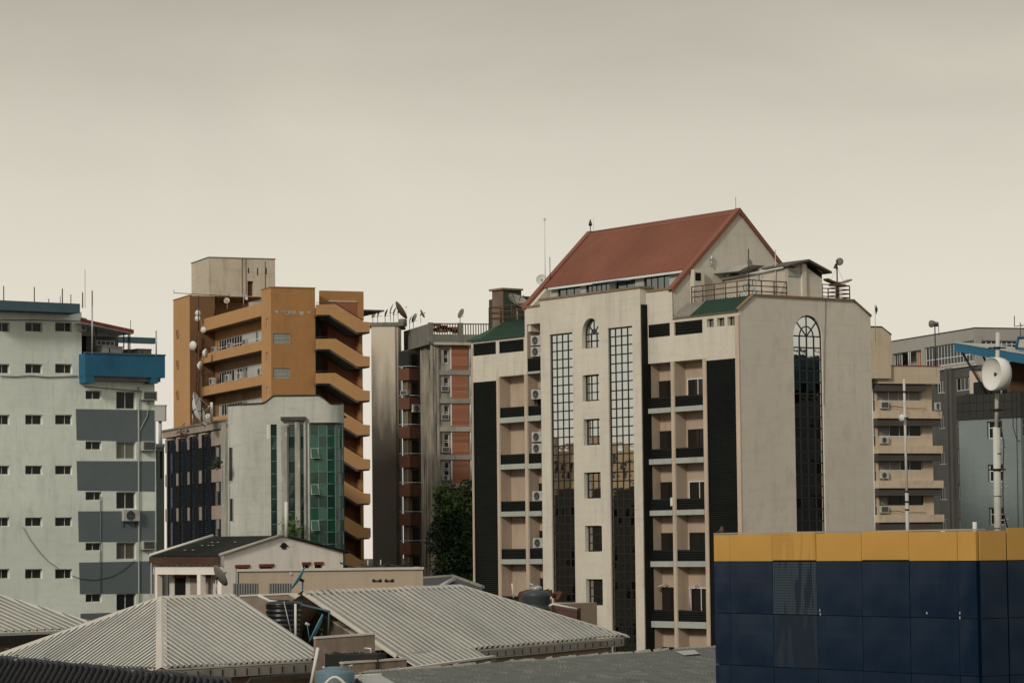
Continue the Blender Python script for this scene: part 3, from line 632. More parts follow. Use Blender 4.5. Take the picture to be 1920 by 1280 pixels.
for v0, v1 in ((732, 748.5), (826.5, 843), (921, 937.5), (1016.5, 1032), (1112.5, 1128.5)): w2.append((S(160.5), SZ(175, v1), S(190.5), SZ(175, v0), .22, False))
w3 = []
for v0, v1 in ((733.5, 767), (827, 860.5), (921.5, 954), (1016, 1048.5), (1112, 1144.5)): w3.append((S(218), SZ(236, v1), S(254.5), SZ(236, v0), .2, False))
ztc = SZ(150, 668)
mb = MB(); wallgrid(mb, sG, y0, yC, 0, zt, wins); wallgrid(mb, sG, yC, 0.0, 0, zb_, w2+w3)
# the frame's x axis runs towards the camera's right, so this wall recedes along +y; its far edge is y=0
mb.poly((0, yC, zb_), (-9, yC, zb_), (-9, yC, zt), (0, yC, zt)).poly((0, 0, 0), (-12, 0, 0), (-12, 0, zb_), (0, 0, zb_)).poly((0, y0, zt), (0, yC, zt), (-12, yC, zt), (-12, y0, zt)).poly((0, yC, zb_-.01), (0, 0, zb_-.01), (-12, 0, zb_-.01), (-12, yC, zb_-.01))
mb.build('wall', greenp, G.root)
for i, h in enumerate(wins+w2): window(G, sG, h[0]+.01, h[1]+.01, h[2]-.01, h[3]-.01, .16, [0, (.5, .46, .62)[i % 3], 1], 1, .035, whitef, bglass)
for i, h in enumerate(w3): window(G, sG, h[0]+.01, h[1]+.01, h[2]-.01, h[3]-.01, .14, [0, .5, 1], 1, .045, whitef, (bglass, flat('curtain_glass', (.16, .15, .13), .4), bglass, flat('blind_glass', (.09, .08, .065), .4), dglass)[i])
# painted bands between the floors
for i, (v0, v1, ul) in enumerate(((767, 826, 143.5), (863.5, 919.5, 145), (957, 1015, 147.5), (1052, 1112, 149.5), (1147, 1205, 152))):
    z0, z1 = SZ(218, v1+1), SZ(218, v0+1)
    MB().prism([(S(ul), z0+.05), (-.01, z0), (-.01, z1+.03), (S(ul-1.5), z1)], side(.02), 0, .015).build('painted_band', greyp, G.root)
# overhanging dark parapet
MB().box(-12.5, 1.3, y0, S(150, 580, 1.3), SZ(130, 586, 1.3), SZ(130, 568.5, 1.3)).build('parapet', tealp, G.root)
# blue balcony box
xq = .85; b0, b1 = F_ = (S(160, 690, xq), S(309.5, 690, xq)); zt1, zb1 = SZ(230, 664.5, xq), SZ(230, 706, xq)
MB().box(xq-.2, xq, b0, b1, zb1, zt1).box(-.05, xq-.201, b0, b0+.2, zb1, zt1-.01).box(-8, xq-.201, b1-.2, b1, zb1, zt1-.01).build('balcony_parapet', bluem, G.root)
MB().box(0.01, xq-.01, b0+.02, b0+.6, SZ(150, 717, xq), zb1-.003).build('balcony_corbel', bluem, G.root); MB().box(.01, xq-.01, S(283, 700, .8), S(296, 700, .8), SZ(290, 718, 1), zb1-.003).build('balcony_corbel', bluem, G.root)
MB().box(-12, xq-.21, b0+.21, b1-.21, zb_-.1, zb1+.35).build('balcony_floor', conc, G.root)
MB().box(xq-.24, xq+.05, b0-.03, b1+.03, zt1+.003, zt1+.09).build('coping', tealp, G.root)
MB().box(-.3, -.003, 0.003, .09, 0, SZ(294, 790, .0)).build('pilaster', greenp, G.root)
# upper set-back room with red sloping roof
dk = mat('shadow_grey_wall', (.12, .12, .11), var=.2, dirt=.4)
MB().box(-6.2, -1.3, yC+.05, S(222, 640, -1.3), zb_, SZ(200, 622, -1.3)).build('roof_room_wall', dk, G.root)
fr = side(-1.3); window(G, fr, S(181, 640, -1.3), SZ(195, 648, -1.3), S(215, 640, -1.3), SZ(195, 638, -1.3), -.02, 4, 1, .06, whitef, dglass)
MB().box(-1.29, -1.2, S(153.8, 640, -1.3), S(160, 640, -1.3), zb_, SZ(156, 618, -1.3)).build('door', darkv, G.root)
rA, rB = G.fs(154, 597, 1.0), G.fs(251, 618, 1.0)
MB().prism([(rA[0], rA[1]-.22), (rB[0], rB[1]-.22), (rB[0], rB[1]), (rA[0], rA[1])], side(1.0), 0, .2).build('roof_fascia', mat('red_fascia', (.2, .045, .03), var=.2), G.root)
MB().prism([(rA[0], rA[1]-.26), (rB[0], rB[1]-.26), (rB[0], rB[1]-.23), (rA[0], rA[1]-.23)], side(.98), 0, 7).build('soffit', whitef, G.root)
MB().prism([(rA[0], rA[1]-.9), (S(232), rA[1]-.9), (S(232), rA[1]-.95+.2), (rA[0], rA[1]-.3)], side(-.9), 0, .1).build('gable_board', slabm, G.root)
# farther teal canopy
MB().box(-3.4, -3, S(222, 640, -3), S(293, 640, -3), SZ(260, 643, -3), SZ(260, 632, -3)).build('canopy', tealp, G.root)
for uu in (232, 240.5, 243.5, 180): MB().tube([(.4, S(uu, 640, .4), zb_+.4), (.4, S(uu, 640, .4), SZ(uu, 622 if uu > 200 else 605, .4))], .04, 5).build('post', black, G.root)
# pipes and cables fixed on the wall
MB().tube([(.06, S(259), 0), (.06, S(259), SZ(259, 725))], .05, 6).build('drain_pipe', slabm, G.root)
MB().tube([(.05, S(152, 605), SZ(152, 597)), (.2, S(158, 600), SZ(158, 598)), (.2, S(158), SZ(158, 622)), (.1, S(145, 620), SZ(145, 617))], .09, 6).build('drain_pipe', whitef, G.root)
MB().tube([(.04, S(188), SZ(188, 930)), (.04, S(188), SZ(188, 1110))], .03, 5).build('drain_pipe', greyp, G.root)
cb = lambda pts: [(.06, S(u), SZ(u, v)) for u, v in pts]
MB().tube(cb([(42, 987), (55, 1010), (72, 1033), (90, 1052), (109, 1065)]), .018, 5).build('cable', greyp, G.root)
MB().tube(cb([(133, 1078), (150, 1084), (175, 1086.5), (205, 1081), (228, 1069), (250, 1050)]), .018, 5).build('cable', tealp, G.root)
MB().tube(cb([(0, 705), (30, 706), (55, 704), (90, 707), (145, 705)]), .03, 5).build('cable', greyp, G.root)
MB().tube(cb([(0, 600), (60, 600), (153, 602)]), .025, 5).build('cable', greyp, G.root)
MB().tube(cb([(155, 724), (200, 728), (285, 735)]), .025, 5).build('cable', greyp, G.root)
MB().tube(cb([(279, 752), (275, 780), (262, 805), (259, 815)]), .025, 5).build('cable', slabm, G.root)
hg = 'air conditioning units on the pale green block'
ac(G, sG, S(264), SZ(273, 750), 0, 'dark faced unit just under the blue balcony of the green block', 1.0, .55, 'window', group=hg)
ac(G, sG, S(264), SZ(273, 845), 0, 'pale weathered unit level with the curtained window, second row below the blue balcony', .9, .6, 'window', group=hg)
ac(G, sG, S(228), SZ(240, 978), 0, 'split unit on the third grey band right under a wide window', 1.1, .75, 'split', group=hg)
ac(G, sG, S(264), SZ(273, 1030), 0, 'dark faced window unit beside the wide window above the fourth grey band', .85, .55, 'window', group=hg)
for i, (u, v0, v1, r) in enumerate(((7, 536, 563, .035), (64.5, 538, 565, .035), (91.5, 560, 566, .03), (117, 541, 566, .04), (113, 555, 566, .02), (133, 552, 568, .03), (155, 548, 569, .04), (159.5, 505, 569, .015), (173, 545, 570, .04))):
    s_ = S(u, v1, -.5); z_ = SZ(u, 571, -.5); rod(G.W(-.5, s_, z_-.2), SZ(u, v0, -.5)-z_+.2, ('upright rod at the left picture edge on the pale green block', 'tall rod second from the left on the dark parapet', 'very short stub between tall rods on the dark parapet', 'thick rod of a close pair on the dark parapet', 'thin short rod of the close pair on the dark parapet', 'short rod right of the close pair on the dark parapet', 'medium rod beside the faint long wire mast', 'faint very long wire mast above the dark parapet', 'rightmost rod at the end of the dark parapet')[i], r, rust, group='rods on the pale green block')
for u, v0, v1, lb in ((173, 573, 664, 'pale pole rising behind the left part of the blue balcony'), (293, 620, 668, 'thin pole at the right end of the blue balcony')):
    rod(G.W(1.5, S(u, 650, 1.5), SZ(u, v1, 1.5)), SZ(u, v0, 1.5)-SZ(u, v1, 1.5), lb, .05, galv, 'pole', 'pole', 'rods on the pale green block')
rod(G.W(-2, S(245, 620, -2), SZ(245, 622, -2)), SZ(245, 600, -2)-SZ(245, 622, -2), 'small aerial above the red sloping roof', .02, black, 'antenna_rod', 'rod', 'rods on the pale green block')
def crate(name, u0, u1, v0, v1, x, m, label, cat, dep=.9):
    a, b_ = S(u0, v0, x), S(u1, v0, x); z0, z1 = SZ(u0, v1, x), SZ(u0, v0, x)
    o = empty(name, G.W(x, a, z0), G.th, label, cat); MB().box(-dep, 0, 0, b_-a, 0, z1-z0).build('casing', m, o); MB().box(-dep-.03, .03, -.03, b_-a+.03, z1-z0+.002, z1-z0+.06).build('lid', m, o)
    MB().box(.002, .03, (b_-a)*.3, (b_-a)*.34, .05, (z1-z0)*.9).build('strap', black, o); return o
crate('water_cistern', 193, 230, 650, 668, -.2, acm, 'pale box cistern standing behind the blue balcony wall', 'cistern')
crate('generator_box', 258, 284, 655, 668, .1, dishg, 'dark weathered box near the right end of the blue balcony', 'box')
crate('storage_box', 240, 257, 656, 669, -.6, conc, 'low grey box in the middle behind the blue balcony wall', 'box')
# ============================================================ dark green sliver and a white tank behind
K = Frame('narrow_building', 308, 900, 215, -54, 'narrow dark green building squeezed between pale green block and louvred office', 'building')
zk_ = K.fs(300, 838)[1]; ya = K.fs(270, 900)[0]
dkg = mat('dark_green_plaster', (.055, .075, .062), var=.15, dirt=.3)
mb = MB(); wallgrid(mb, side(0), ya, 0, 0, zk_, [(K.fs(291, 900)[0], K.fs(293, 897)[1], K.fs(296, 900)[0], K.fs(293, 846)[1], .3, True), (K.fs(300, 900)[0], K.fs(303, 897)[1], K.fs(306, 900)[0], K.fs(303, 846)[1], .3, True)])
mb.poly((0, ya, zk_), (0, 0, zk_), (-8, 0, zk_), (-8, ya, zk_)).build('wall', dkg, K.root)
MB().box(-.5, .04, ya, .03, zk_+.003, zk_+.25).build('parapet', greyp, K.root)
q = wp(301.5, 815, 218); r_ = empty('water_tank', q, 0, 'pale square tank on a short post right of the green block', 'water tank')
pz = lambda v: wp(301.5, v, 218).z-q.z
MB().box(-.55, .38, -.4, .4, pz(789), pz(761)).build('tank_body', acm, r_); MB().box(-.6, .43, -.44, .44, pz(761)+.002, pz(759)).build('lid', galv, r_)
MB().tube([(-.05, 0, pz(840)), (-.05, 0, pz(789))], .13, 8).build('post', acm, r_)

# ============================================================ ORANGE OFFICE BLOCK
O = Frame('orange_building', 508.5, 700, 262, -68, 'orange and ochre office block with outside stair and beige roof tower', 'building')
orA = mat('orange_plaster', (.45, .255, .11), streak=.6, dirt=.5, dirtcol=(.28, .17, .09), var=.08, zs=.3)
orD = mat('ochre_shade_plaster', (.36, .185, .07), streak=.5, dirt=.5, dirtcol=(.2, .1, .04), var=.1, zs=.2)  # ochre for trim; on the tower side its shade is put into the colour
redb = mat('red_brown_wall', (.27, .105, .055), dirt=.5, dirtcol=(.1, .045, .03), var=.15)
beige = mat('beige_plaster', (.52, .46, .36), streak=.7, dirt=.6, dirtcol=(.22, .18, .12), var=.1, zs=.15)
stain = mat('stained_ochre', (.24, .14, .07), dirt=.9, dirtcol=(.05, .04, .03), var=.3, patch=.5, patchcol=(.3, .24, .17))
OX = lambda u, v, y=0: O.fx(u, v, y)[0]; OZ = lambda u, v, y=0: O.fx(u, v, y)[1]; OY = lambda u, v, x=0: O.fs(u, v, x)[0]; OSZ = lambda u, v, x=0: O.fs(u, v, x)[1]
xT = OX(490.5, 650); zT = OSZ(550, 540); yT = OY(591, 600)
vw = [(OX(499, 606), OZ(499.5, 615), OX(502.5, 606), OZ(499.5, 597), .25, False), (OX(498.5, 670), OZ(499.5, 678.5), OX(502.5, 670), OZ(499.5, 660), .25, False), (OX(499, 735), OZ(499.5, 744), OX(502.5, 735), OZ(499.5, 725), .25, False)]
mb = MB(); wallgrid(mb, front(0), xT, 0, 0, zT, vw)
lw = [(OY(512.3, 635), OSZ(528, 644.5), OY(544, 635), OSZ(528, 625), .2, False), (OY(512.3, 700), OSZ(528, 709.5), OY(544, 700), OSZ(528, 690), .2, False)]
mb2 = MB(); wallgrid(mb2, side(0), 0, yT, 0, zT, lw)
mb2.poly((0, yT, 0), (-3, yT, 0), (-3, yT, zT), (0, yT, zT)).build('tower_wall', orD, O.root)
mb.poly((xT, 0, 0), (xT, 4, 0), (xT, 4, zT), (xT, 0, zT)).poly((xT, 0, zT), (0, 0, zT), (0, yT, zT), (xT, yT, zT)).build('tower_wall', orA, O.root)
O.box('coping', orD, xT-.05, .05, -.05, .25, zT+.003, zT+.1); O.box('coping', orD, -.2, .06, .26, yT+.03, zT+.003, zT+.1)
for h in vw: window(O, front(0), h[0], h[1], h[2], h[3], .12, 1, 1, .06, whitef, dglass)
lvw = mat('glass_louvre', (.3, .32, .29), rough=.35, bump=0, var=.2)
for h in lw:
    o = window(O, side(0), h[0], h[1], h[2], h[3], .1, 2, 1, .07, whitef, dglass, name='louvre_window'); W_, H_ = h[2]-h[0], h[3]-h[1]
    sl = MB()
    for i in range(8): z = H_*i/8+.03; sl.poly((.05, .0, z), (W_-.05, .0, z), (W_-.05, .05, z+H_/10), (.05, .05, z+H_/10))
    sl.build('louvre_blade', lvw, o, (0, -.05, 0))
# window-strip wing between tower and fin
ys = 1.5; xF = OX(355.8, 650); xF0 = OX(325, 600); zF = OZ(356, 554)
bands = [(569.7, 594), (640, 658), (704.5, 722.5), (768, 787), (832, 851), (896, 915), (960, 979), (1024, 1043)]
strips = [(617, 639.5), (680, 704), (744, 768), (808, 832), (872, 896), (936, 960), (1000, 1024)]
zz = lambda v, y=ys: OZ(490, v, y)
ztop_o = zz(569.7)
st_m = [orD, stain, stain, stain, stain, stain, stain]
for i, (a, b_) in enumerate(bands):
    MB().box(xF, xT, ys-.35, ys-.1 if i else ys+.2, zz(b_), zz(a)).build('ledge', orA if i < 5 else orD, O.root)
    MB().box(xF, xT, ys-.098 if i else ys+.2, 2.9, zz(b_), zz(b_)+.15).build('ledge_floor', conc, O.root)
for i, (a, b_) in enumerate(strips):
    hz = zz(bands[i][1]); z1, z0 = zz(a, 2.6), zz(b_, 2.6)
    mb = MB(); wallgrid(mb, front(2.6), xF, xT, zz(bands[i+1][0])-.1, hz, [(xF+1.0, z0, xT-.05, z1, .2, False)])
    mb.build('strip_wall', st_m[i], O.root)
    n = 26; cols = [k/n for k in range(n+1)]
    o = window(O, front(2.6), xF+1.0, z0, xT-.05, z1, .12, cols, [0, .3, 1] if i == 0 else 1, .1, whitef, dglass, each=False, name='strip_window')
    W_ = xT-.05-xF-1; cu = MB()
    for k in range(n):
        if (k > (8 if i == 0 else 10) and rnd.random() < .8) or rnd.random() < .12: cu.box(W_*k/n+.08, W_*(k+1)/n-.05, .02, .028, .05, z1-z0-.05)
    cu.build('curtain', flat('pale_curtain_glass', (.4, .41, .37), .35), o, kind='stuff')
O.box('roof_deck', conc, xF, xT, ys, 12, ztop_o-.9, ztop_o-.75)
# fin block with port windows
mb = MB()
mb.poly((xF0, 0, 0), (xF, 0, 0), (xF, 0, zF), (xF0, 0, zF)).poly((xF0, 0, 0), (xF0, 8, 0), (xF0, 8, zF), (xF0, 0, zF)).poly((xF0, 0, zF), (xF, 0, zF), (xF, 8, zF), (xF0, 8, zF)).build('fin_wall', orA, O.root)
O.box('fin_wall', mat('fin_side_shade', (.17, .09, .04), dirt=.6, var=.15), xF-.3, xF+.003, .003, ys+1.1, 0, zF-.003)  # fin's right side painted darker, its shade is in the colour
O.box('coping', orD, xF0, xF+.05, -.05, .2, zF+.002, zF+.1)
for v in (626, 683, 740):
    cx_, cz_ = O.fx(333.3, v); MB().lathe([(.38, 0), (.5, 0), (.5, .06), (.38, .06), (.38, 0)], 16, rotto((0, -1, 0)), (cx_, -.002, cz_)).build('port_window', orD, O.root)
    MB().lathe([(.0, .02), (.4, .02)], 16, rotto((0, -1, 0)), (cx_, -.002, cz_)).build('pane', dglass, O.root)
pq = random.Random(4)
for k in range(22):
    u_ = pq.uniform(515, 580); a_, b_ = O.fs(u_, 583+pq.uniform(-.8, .8), .004); w_ = pq.uniform(.05, .5); d_ = pq.uniform(.03, .1) if pq.random() < .7 else pq.uniform(.15, .35)
    MB().poly((.004, a_, b_), (.004, a_+w_, b_+.02), (.004, a_+w_*.8, b_-d_), (.004, a_+w_*.2, b_-d_*.7)).build('peeled_patch', slabm, O.root)
# beige roof tower
yt_ = 5.5; xb_, zb__ = O.fx(391.5, 483, yt_); xl_ = O.fx(359, 540, yt_)[0]; yr_ = O.fs(516, 540, xb_)[0]
d0 = (O.fs(464, 540, xb_)[0], O.fs(469, 555, xb_)[1], O.fs(475, 540, xb_)[0], O.fs(469, 527, xb_)[1], .4, True)
w0 = (O.fs(441.5, 560, xb_)[0], O.fs(447, 579, xb_)[1], O.fs(453, 560, xb_)[0], O.fs(447, 568, xb_)[1], .2, False)
mb = MB(); wallgrid(mb, side(xb_), yt_, yr_, ztop_o-1, zb__, [d0, w0]); mb.poly((xl_, yt_, ztop_o-1), (xb_, yt_, ztop_o-1), (xb_, yt_, zb__), (xl_, yt_, zb__)).poly((xb_, yr_, ztop_o-1), (xb_-3, yr_, ztop_o-1), (xb_-3, yr_, zb__), (xb_, yr_, zb__)).build('roof_tower_wall', beige, O.root)
O.box('coping', conc, xl_-.05, xb_+.06, yt_-.06, yt_+.15, zb__+.002, zb__+.1); O.box('coping', conc, xb_-.15, xb_+.06, yt_+.152, yr_+.05, zb__+.002, zb__+.1)
MB().box(xb_-.38, xb_-.34, d0[0], d0[2], d0[1], d0[3]).build('door', mat('brown_door', (.12, .06, .03)), O.root)
window(O, side(xb_), *w0[:4], .1, 2, 1, .06, whitef, dglass); O.box('ledge', orD, xb_, xb_+.4, d0[0]-.3, d0[2]+.6, d0[1]-.25, d0[1]-.05)
O.box('duct', dishg, xb_+.002, xb_+.3, OY(384, 560, xb_), OY(391, 560, xb_)+.6, O.fs(388, 580, xb_)[1], O.fs(388, 557, xb_)[1])
for uu, v0_, v1_ in ((454, 485, 560), (461, 485, 560), (497, 490, 545)): MB().tube([(xb_+.03, OY(uu, 500, xb_), O.fs(uu, v0_, xb_)[1]), (xb_+.03, OY(uu, 500, xb_), O.fs(uu, v1_, xb_)[1])], .03, 5).build('pipe', rust, O.root)
sm_ = MB()
for uu, v0_, v1_ in ((466, 502, 512), (483, 502, 516), (499, 502, 514)): sm_ = MB(); sm_.box(xb_+.004, xb_+.02, OY(uu-1, 505, xb_), OY(uu+.8, 505, xb_), O.fs(uu, v1_, xb_)[1], O.fs(uu, v0_, xb_)[1]); sm_.build('scupper', darkv, O.root)
# stair block: recess, inner walls, solid back block and zigzag balustrades
yS0, yS1, yS2 = yT, OY(617.5, 700, -2.2), OY(682, 600, -1.2)
zS = OSZ(640, 545.5, -1.2)
MB().box(-1.6, -1.2, OY(601, 600, -1.2), yS2, OSZ(640, 600, -1.2), zS).build('stair_tower_wall', orD, O.root)
MB().box(-6, -2.6, yS1, yS2-.01, 0, zS-1.2).build('stair_wall', redb, O.root)
MB().box(-6, -1.61, yS2-.3, yS2, 0, zS-.01).build('stair_wall', orD, O.root)
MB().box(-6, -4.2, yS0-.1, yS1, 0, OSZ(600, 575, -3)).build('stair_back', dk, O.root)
MB().box(-1.19, -1.15, OY(616, 570, -1.15), OY(669, 570, -1.15), OSZ(640, 600, -1.15), OSZ(640, 566, -1.15)).build('red_panel', redb, O.root)
MB().box(-1.19, -1.1, OY(616, 570, -1.15), OY(669, 570, -1.15), OSZ(640, 566, -1.15)+.003, OSZ(640, 563.8, -1.15)).build('ledge', beige, O.root)
fl = side(.9); fs_ = lambda u, v, x=.9: O.fs(u, v, x)
for k in range(8):
    dv = k*64.2
    pts = [(593, 590), (617.5, 590), (670, 623), (693.5, 622), (693.5, 604), (682, 603), (629, 570.5), (593, 571)]
    MB().prism([fs_(u, v+dv) for u, v in pts], fl, 0, .18).build('stair_balustrade', orA, O.root)
    pts = [(593, 590.2), (617.5, 590.2), (670, 623.2), (693, 622.2), (693, 625), (669, 626.5), (616.5, 593), (593, 593)]
    MB().prism([fs_(u, v+dv, .7) for u, v in pts], side(.7), 0, 3.4).build('stair_flight', dk, O.root)
    a_ = [fs_(u, v+dv, .9) for u, v in ((593, 567), (628, 567), (682, 600))]; MB().tube([(.8, a, b) for a, b in a_], .03, 5).build('handrail', black, O.root)
    MB().box(-3.3, .7, fs_(693, 610)[0]-.15, fs_(693.5, 610)[0], fs_(693, 622+dv)[1], fs_(693, 604+dv)[1]).build('landing_wall', orA if k < 4 else orD, O.root)
    yq = O.fs(607, 615, -4.1)[0]; zq = OSZ(607, 618+dv, -4.1)
    window(O, side(-4.1), yq, zq, yq+.8, zq+.7, -.09, 3, 1, .06, whitef, dglass)
    MB().box(-2.58, .6, yS1, yS1+.15, OSZ(618, 634+dv, -2), OSZ(618, 592+dv, -2)).build('stair_wall', redb, O.root) if k < 0 else None
# lattice mast with radio drums between fin and strip
q = O.W(xF+.6, .5, OZ(372, 760, .5)); hM = OZ(378, 620, .5)-q[2]
r_ = empty('lattice_mast', q, O.th, 'rusty lattice mast between the orange fin and the window strips', 'mast')
tm = MB()
for dx in (0, .9): tm.tube([(dx, 0, 0), (dx, 0, hM)], .07, 5)
k = 0
while k*.9 < hM-1: tm.tube([(0, 0, k*.9), (.9, 0, k*.9+.9)], .03, 4); tm.tube([(.9, 0, k*.9), (0, 0, k*.9+.9)], .03, 4); k += 1
tm.build('lattice', rust, r_); MB().tube([(.9, 0, hM), (.9, 0, hM+3.6)], .05, 5).build('pole', black, r_)
def drum(u, v, yy, r, az, label, el=0):
    p = O.W(*[O.fx(u, v, yy)[0]], yy, O.fx(u, v, yy)[1]); d = Vector((math.sin(R(az)), math.cos(R(az)), math.sin(R(el))))
    o = empty('radio_drum', p, 0, label, 'drum antenna', 'white radio drums on the lattice mast'); Mx = rotto(d)
    MB().lathe([(.01, -.35*r), (r*.5, -.3*r), (r, .25*r), (r, .5*r), (.01, .62*r)], 18, Mx).build('shroud', dishw, o); MB().tube([-d*.35*r, -d*.9*r], .09, 6).build('bracket', black, o)
drum(364, 648, .2, .46, 215, 'white drum antenna highest on the left of the lattice mast'); drum(383, 662, .2, .46, 100, 'white drum antenna right of the mast facing right'); drum(373.5, 685.5, .2, .46, 110, 'white drum antenna lowest on the lattice mast'); drum(382.5, 618.5, .2, .3, 200, 'tiny white drum antenna at the level of the soffit')
for (u, v) in ((372, 587), (371.5, 597)): drum(u, v, .6, .3, 200, 'small white panel antenna upper on the dark fin' if v < 590 else 'small white panel antenna lower on the dark fin')
# antennas on the orange roof
rr2 = empty('yagi_antenna', O.W(OX(402, 590, 2), 2, OZ(402, 592, 2)), 0, 'long thin horizontal aerial on crossed struts above the orange wing', 'aerial')
ya_ = lambda u, v: (O.W(*[O.fx(u, v, 2)[0]], 2, O.fx(u, v, 2)[1])-Vector(rr2.location))
MB().tube([ya_(326, 549), ya_(430, 555)], .035, 4).tube([ya_(326, 543), ya_(326, 550)], .03, 4).tube([ya_(430, 550), ya_(430, 560)], .03, 4).build('boom', black, rr2)
MB().tube([ya_(412, 555), ya_(402, 592)], .04, 4).tube([ya_(349, 557), ya_(366, 600)], .05, 4).build('strut', black, rr2)
dish(O.W(OX(398, 585, 3), 3, OZ(398, 590, 3)), .42, 190, 10, OZ(398, 574, 3)-OZ(398, 590, 3), 'small white round dish left on the orange wing roof', dishw)
dish(O.W(OX(426, 580, 3), 3, OZ(426, 580, 3)), .3, 190, 10, OZ(426, 564, 3)-OZ(426, 580, 3), 'faint small round dish in the middle of the orange wing roof', beige)
dish(O.W(OX(457, 570, 3), 3, OZ(457, 575, 3)), .36, 120, 25, OZ(457, 558, 3)-OZ(457, 575, 3), 'tilted small dish on a pole before the beige roof tower door', dishw)
og = 'air conditioning units on the orange window ledges'
for i, (u, v, lb) in enumerate(((400, 666, 'leftmost unit on the upper orange ledge'), (430, 659, 'middle unit on the upper orange ledge'), (458, 653, 'rightmost unit on the upper orange ledge'), (396, 725, 'leftmost unit on the lower orange ledge'), (426, 719, 'second unit from the left on the lower orange ledge'), (448, 715, 'third unit from the left on the lower orange ledge'), (486, 708, 'rightmost unit on the lower orange ledge, by the tower'))):
    zl_ = zz(640) if i < 3 else zz(704.5); ac(O, front(0), OX(u-2, v, ys-.1), zl_+.02, ys+.1, lb, 1.3 if i > 2 else 1.0, .75 if i > 2 else .55, 'split' if i > 2 else 'window', group=og)
# ============================================================ WHITE CURVED OFFICE WITH GREEN GLASS and its louvred wing
W = Frame('curved_office', 643, 900, 235, 0, 'grey white office with curved wall, green glass curtain and blue louvred side wing', 'building')
whp = mat('weathered_white', (.47, .485, .435), streak=.6, dirt=.5, dirtcol=(.2, .2, .17), var=.12, patch=.15, patchcol=(.5, .5, .46), zs=.2, bump=.4)
whd = mat('stained_white', (.36, .35, .31), dirt=.9, dirtcol=(.07, .065, .055), var=.2, patch=.4, patchcol=(.6, .6, .56))
panelb = mat('beige_panel', (.33, .275, .23), dirt=.6, dirtcol=(.12, .1, .08), var=.15)
WX = lambda u, y=0: W.fx(u, 900, y)[0]; WZ = lambda v: W.fx(540, v)[1]
xa, xz = WX(424.5), 0.0
def yplan(x):
    """Plan of the curved front: rounded ends."""
    rl_, rr_ = 1.6, 1.7
    if x < xa+rl_: return rl_*.8-math.sqrt(max(0, rl_**2-(xa+rl_-x)**2))*.8
    if x > xz-rr_: return rr_-math.sqrt(max(0, rr_**2-(x-xz+rr_)**2))
    return 0
def cwall(u0, u1, v0, v1, m, name, out=0.0, n=10, parent=None, thick=None):
    b = MB(); v1z = WZ(v1) if v1 else 0; us = [WX(u0)+(WX(u1)-WX(u0))*i/n for i in range(n+1)]
    us = [min(x, -.0001) for x in us]
    for i in range(n):
        p, q = us[i], us[i+1]; ya_, yb_ = yplan(p)-out, yplan(q)-out
        zt0 = WZ(v0) if not callable(v0) else WZ(v0(960+(p+W.o.x)/235*5400)); zt1 = WZ(v0) if not callable(v0) else WZ(v0(960+(q+W.o.x)/235*5400))
        b.poly((p, ya_, v1z), (q, yb_, v1z), (q, yb_, zt1), (p, ya_, zt0), smooth=True); th = thick or .3
        b.poly((p, ya_, zt0), (q, yb_, zt1), (q, yb_+th, zt1), (p, ya_+th, zt0))
        if thick: b.poly((p, ya_, v1z), (q, yb_, v1z), (q, yb_+th, v1z), (p, ya_+th, v1z))
    if thick:
        for p, zt0 in ((us[0], WZ(v0) if not callable(v0) else 0), (us[-1], WZ(v0) if not callable(v0) else 0)):
            y_ = yplan(p)-out; b.poly((p, y_, v1z), (p, y_+thick, v1z), (p, y_+thick, zt0), (p, y_, zt0))
    return b.build(name, m, parent or W.root)
def topv(u):
    P = [(400, 760.5), (490, 757), (497, 754), (511, 743), (596, 743), (606, 749), (617, 758.5), (650, 758.5)]
    for (a, b), (c, d) in zip(P, P[1:]):
        if a <= u <= c: return b+(d-b)*(u-a)/(c-a)
    return 758
# wall strips between the vertical window slots
for u0, u1, v1 in ((424.5, 508, 0), (519.5, 541.5, 0), (553.5, 564, 0), (570, 580.5, 0)): cwall(u0, u1, 795, v1, whp, 'wall', n=14)
cwall(424.5, 643, topv, 795, whp, 'wall', n=60)
cwall(424.5, 643, lambda u: topv(u)-2.2, 795, greyp, 'parapet_edge', out=-.31, n=60)
for i in range(1): 
    b = MB(); n = 60
    for k in range(n):
        p, q = WX(424.5)+(xz-WX(424.5))*k/n, WX(424.5)+(xz-WX(424.5))*(k+1)/n; uo = lambda x: 960+(x+W.o.x)/235*5400
        b.prism([(p, WZ(topv(uo(p)))), (q, WZ(topv(uo(q)))), (q, WZ(topv(uo(q)))+.13), (p, WZ(topv(uo(p)))+.13)], lambda a, z, c: (a, yplan(a)+c, z), -.06, .3)
    b.build('coping', black, W.root)
MB().poly((xa, yplan(xa), 0), (xa, 9, 0), (xa, 9, WZ(762)), (xa, yplan(xa), WZ(762))).build('wall', whp, W.root)
MB().poly((xa, 1.3, WZ(775)), (-.1, 1.7, WZ(775)), (-.1, 9, WZ(775)), (xa, 9, WZ(775))).build('roof_deck', conc, W.root)
cwall(528, 539, 797, 0, whd, 'pilaster', out=.22, n=2, thick=.21); cwall(553.5, 562.5, 789, 0, whd, 'pilaster', out=.22, n=2, thick=.21); cwall(571, 574, 789, 0, whd, 'pilaster', out=.22, n=2, thick=.21)
cwall(527.5, 574, 781.5, 788, mat('dark_cornice', (.06, .055, .045), var=.4), 'cornice', out=.45, n=3, thick=.44)
cwall(581, 643, 792.5, 795, black, 'cornice', out=.12, n=16, thick=.3)
cwall(500.5, 506, 795, 822, dishw, 'paint_patch', out=.01, n=2)
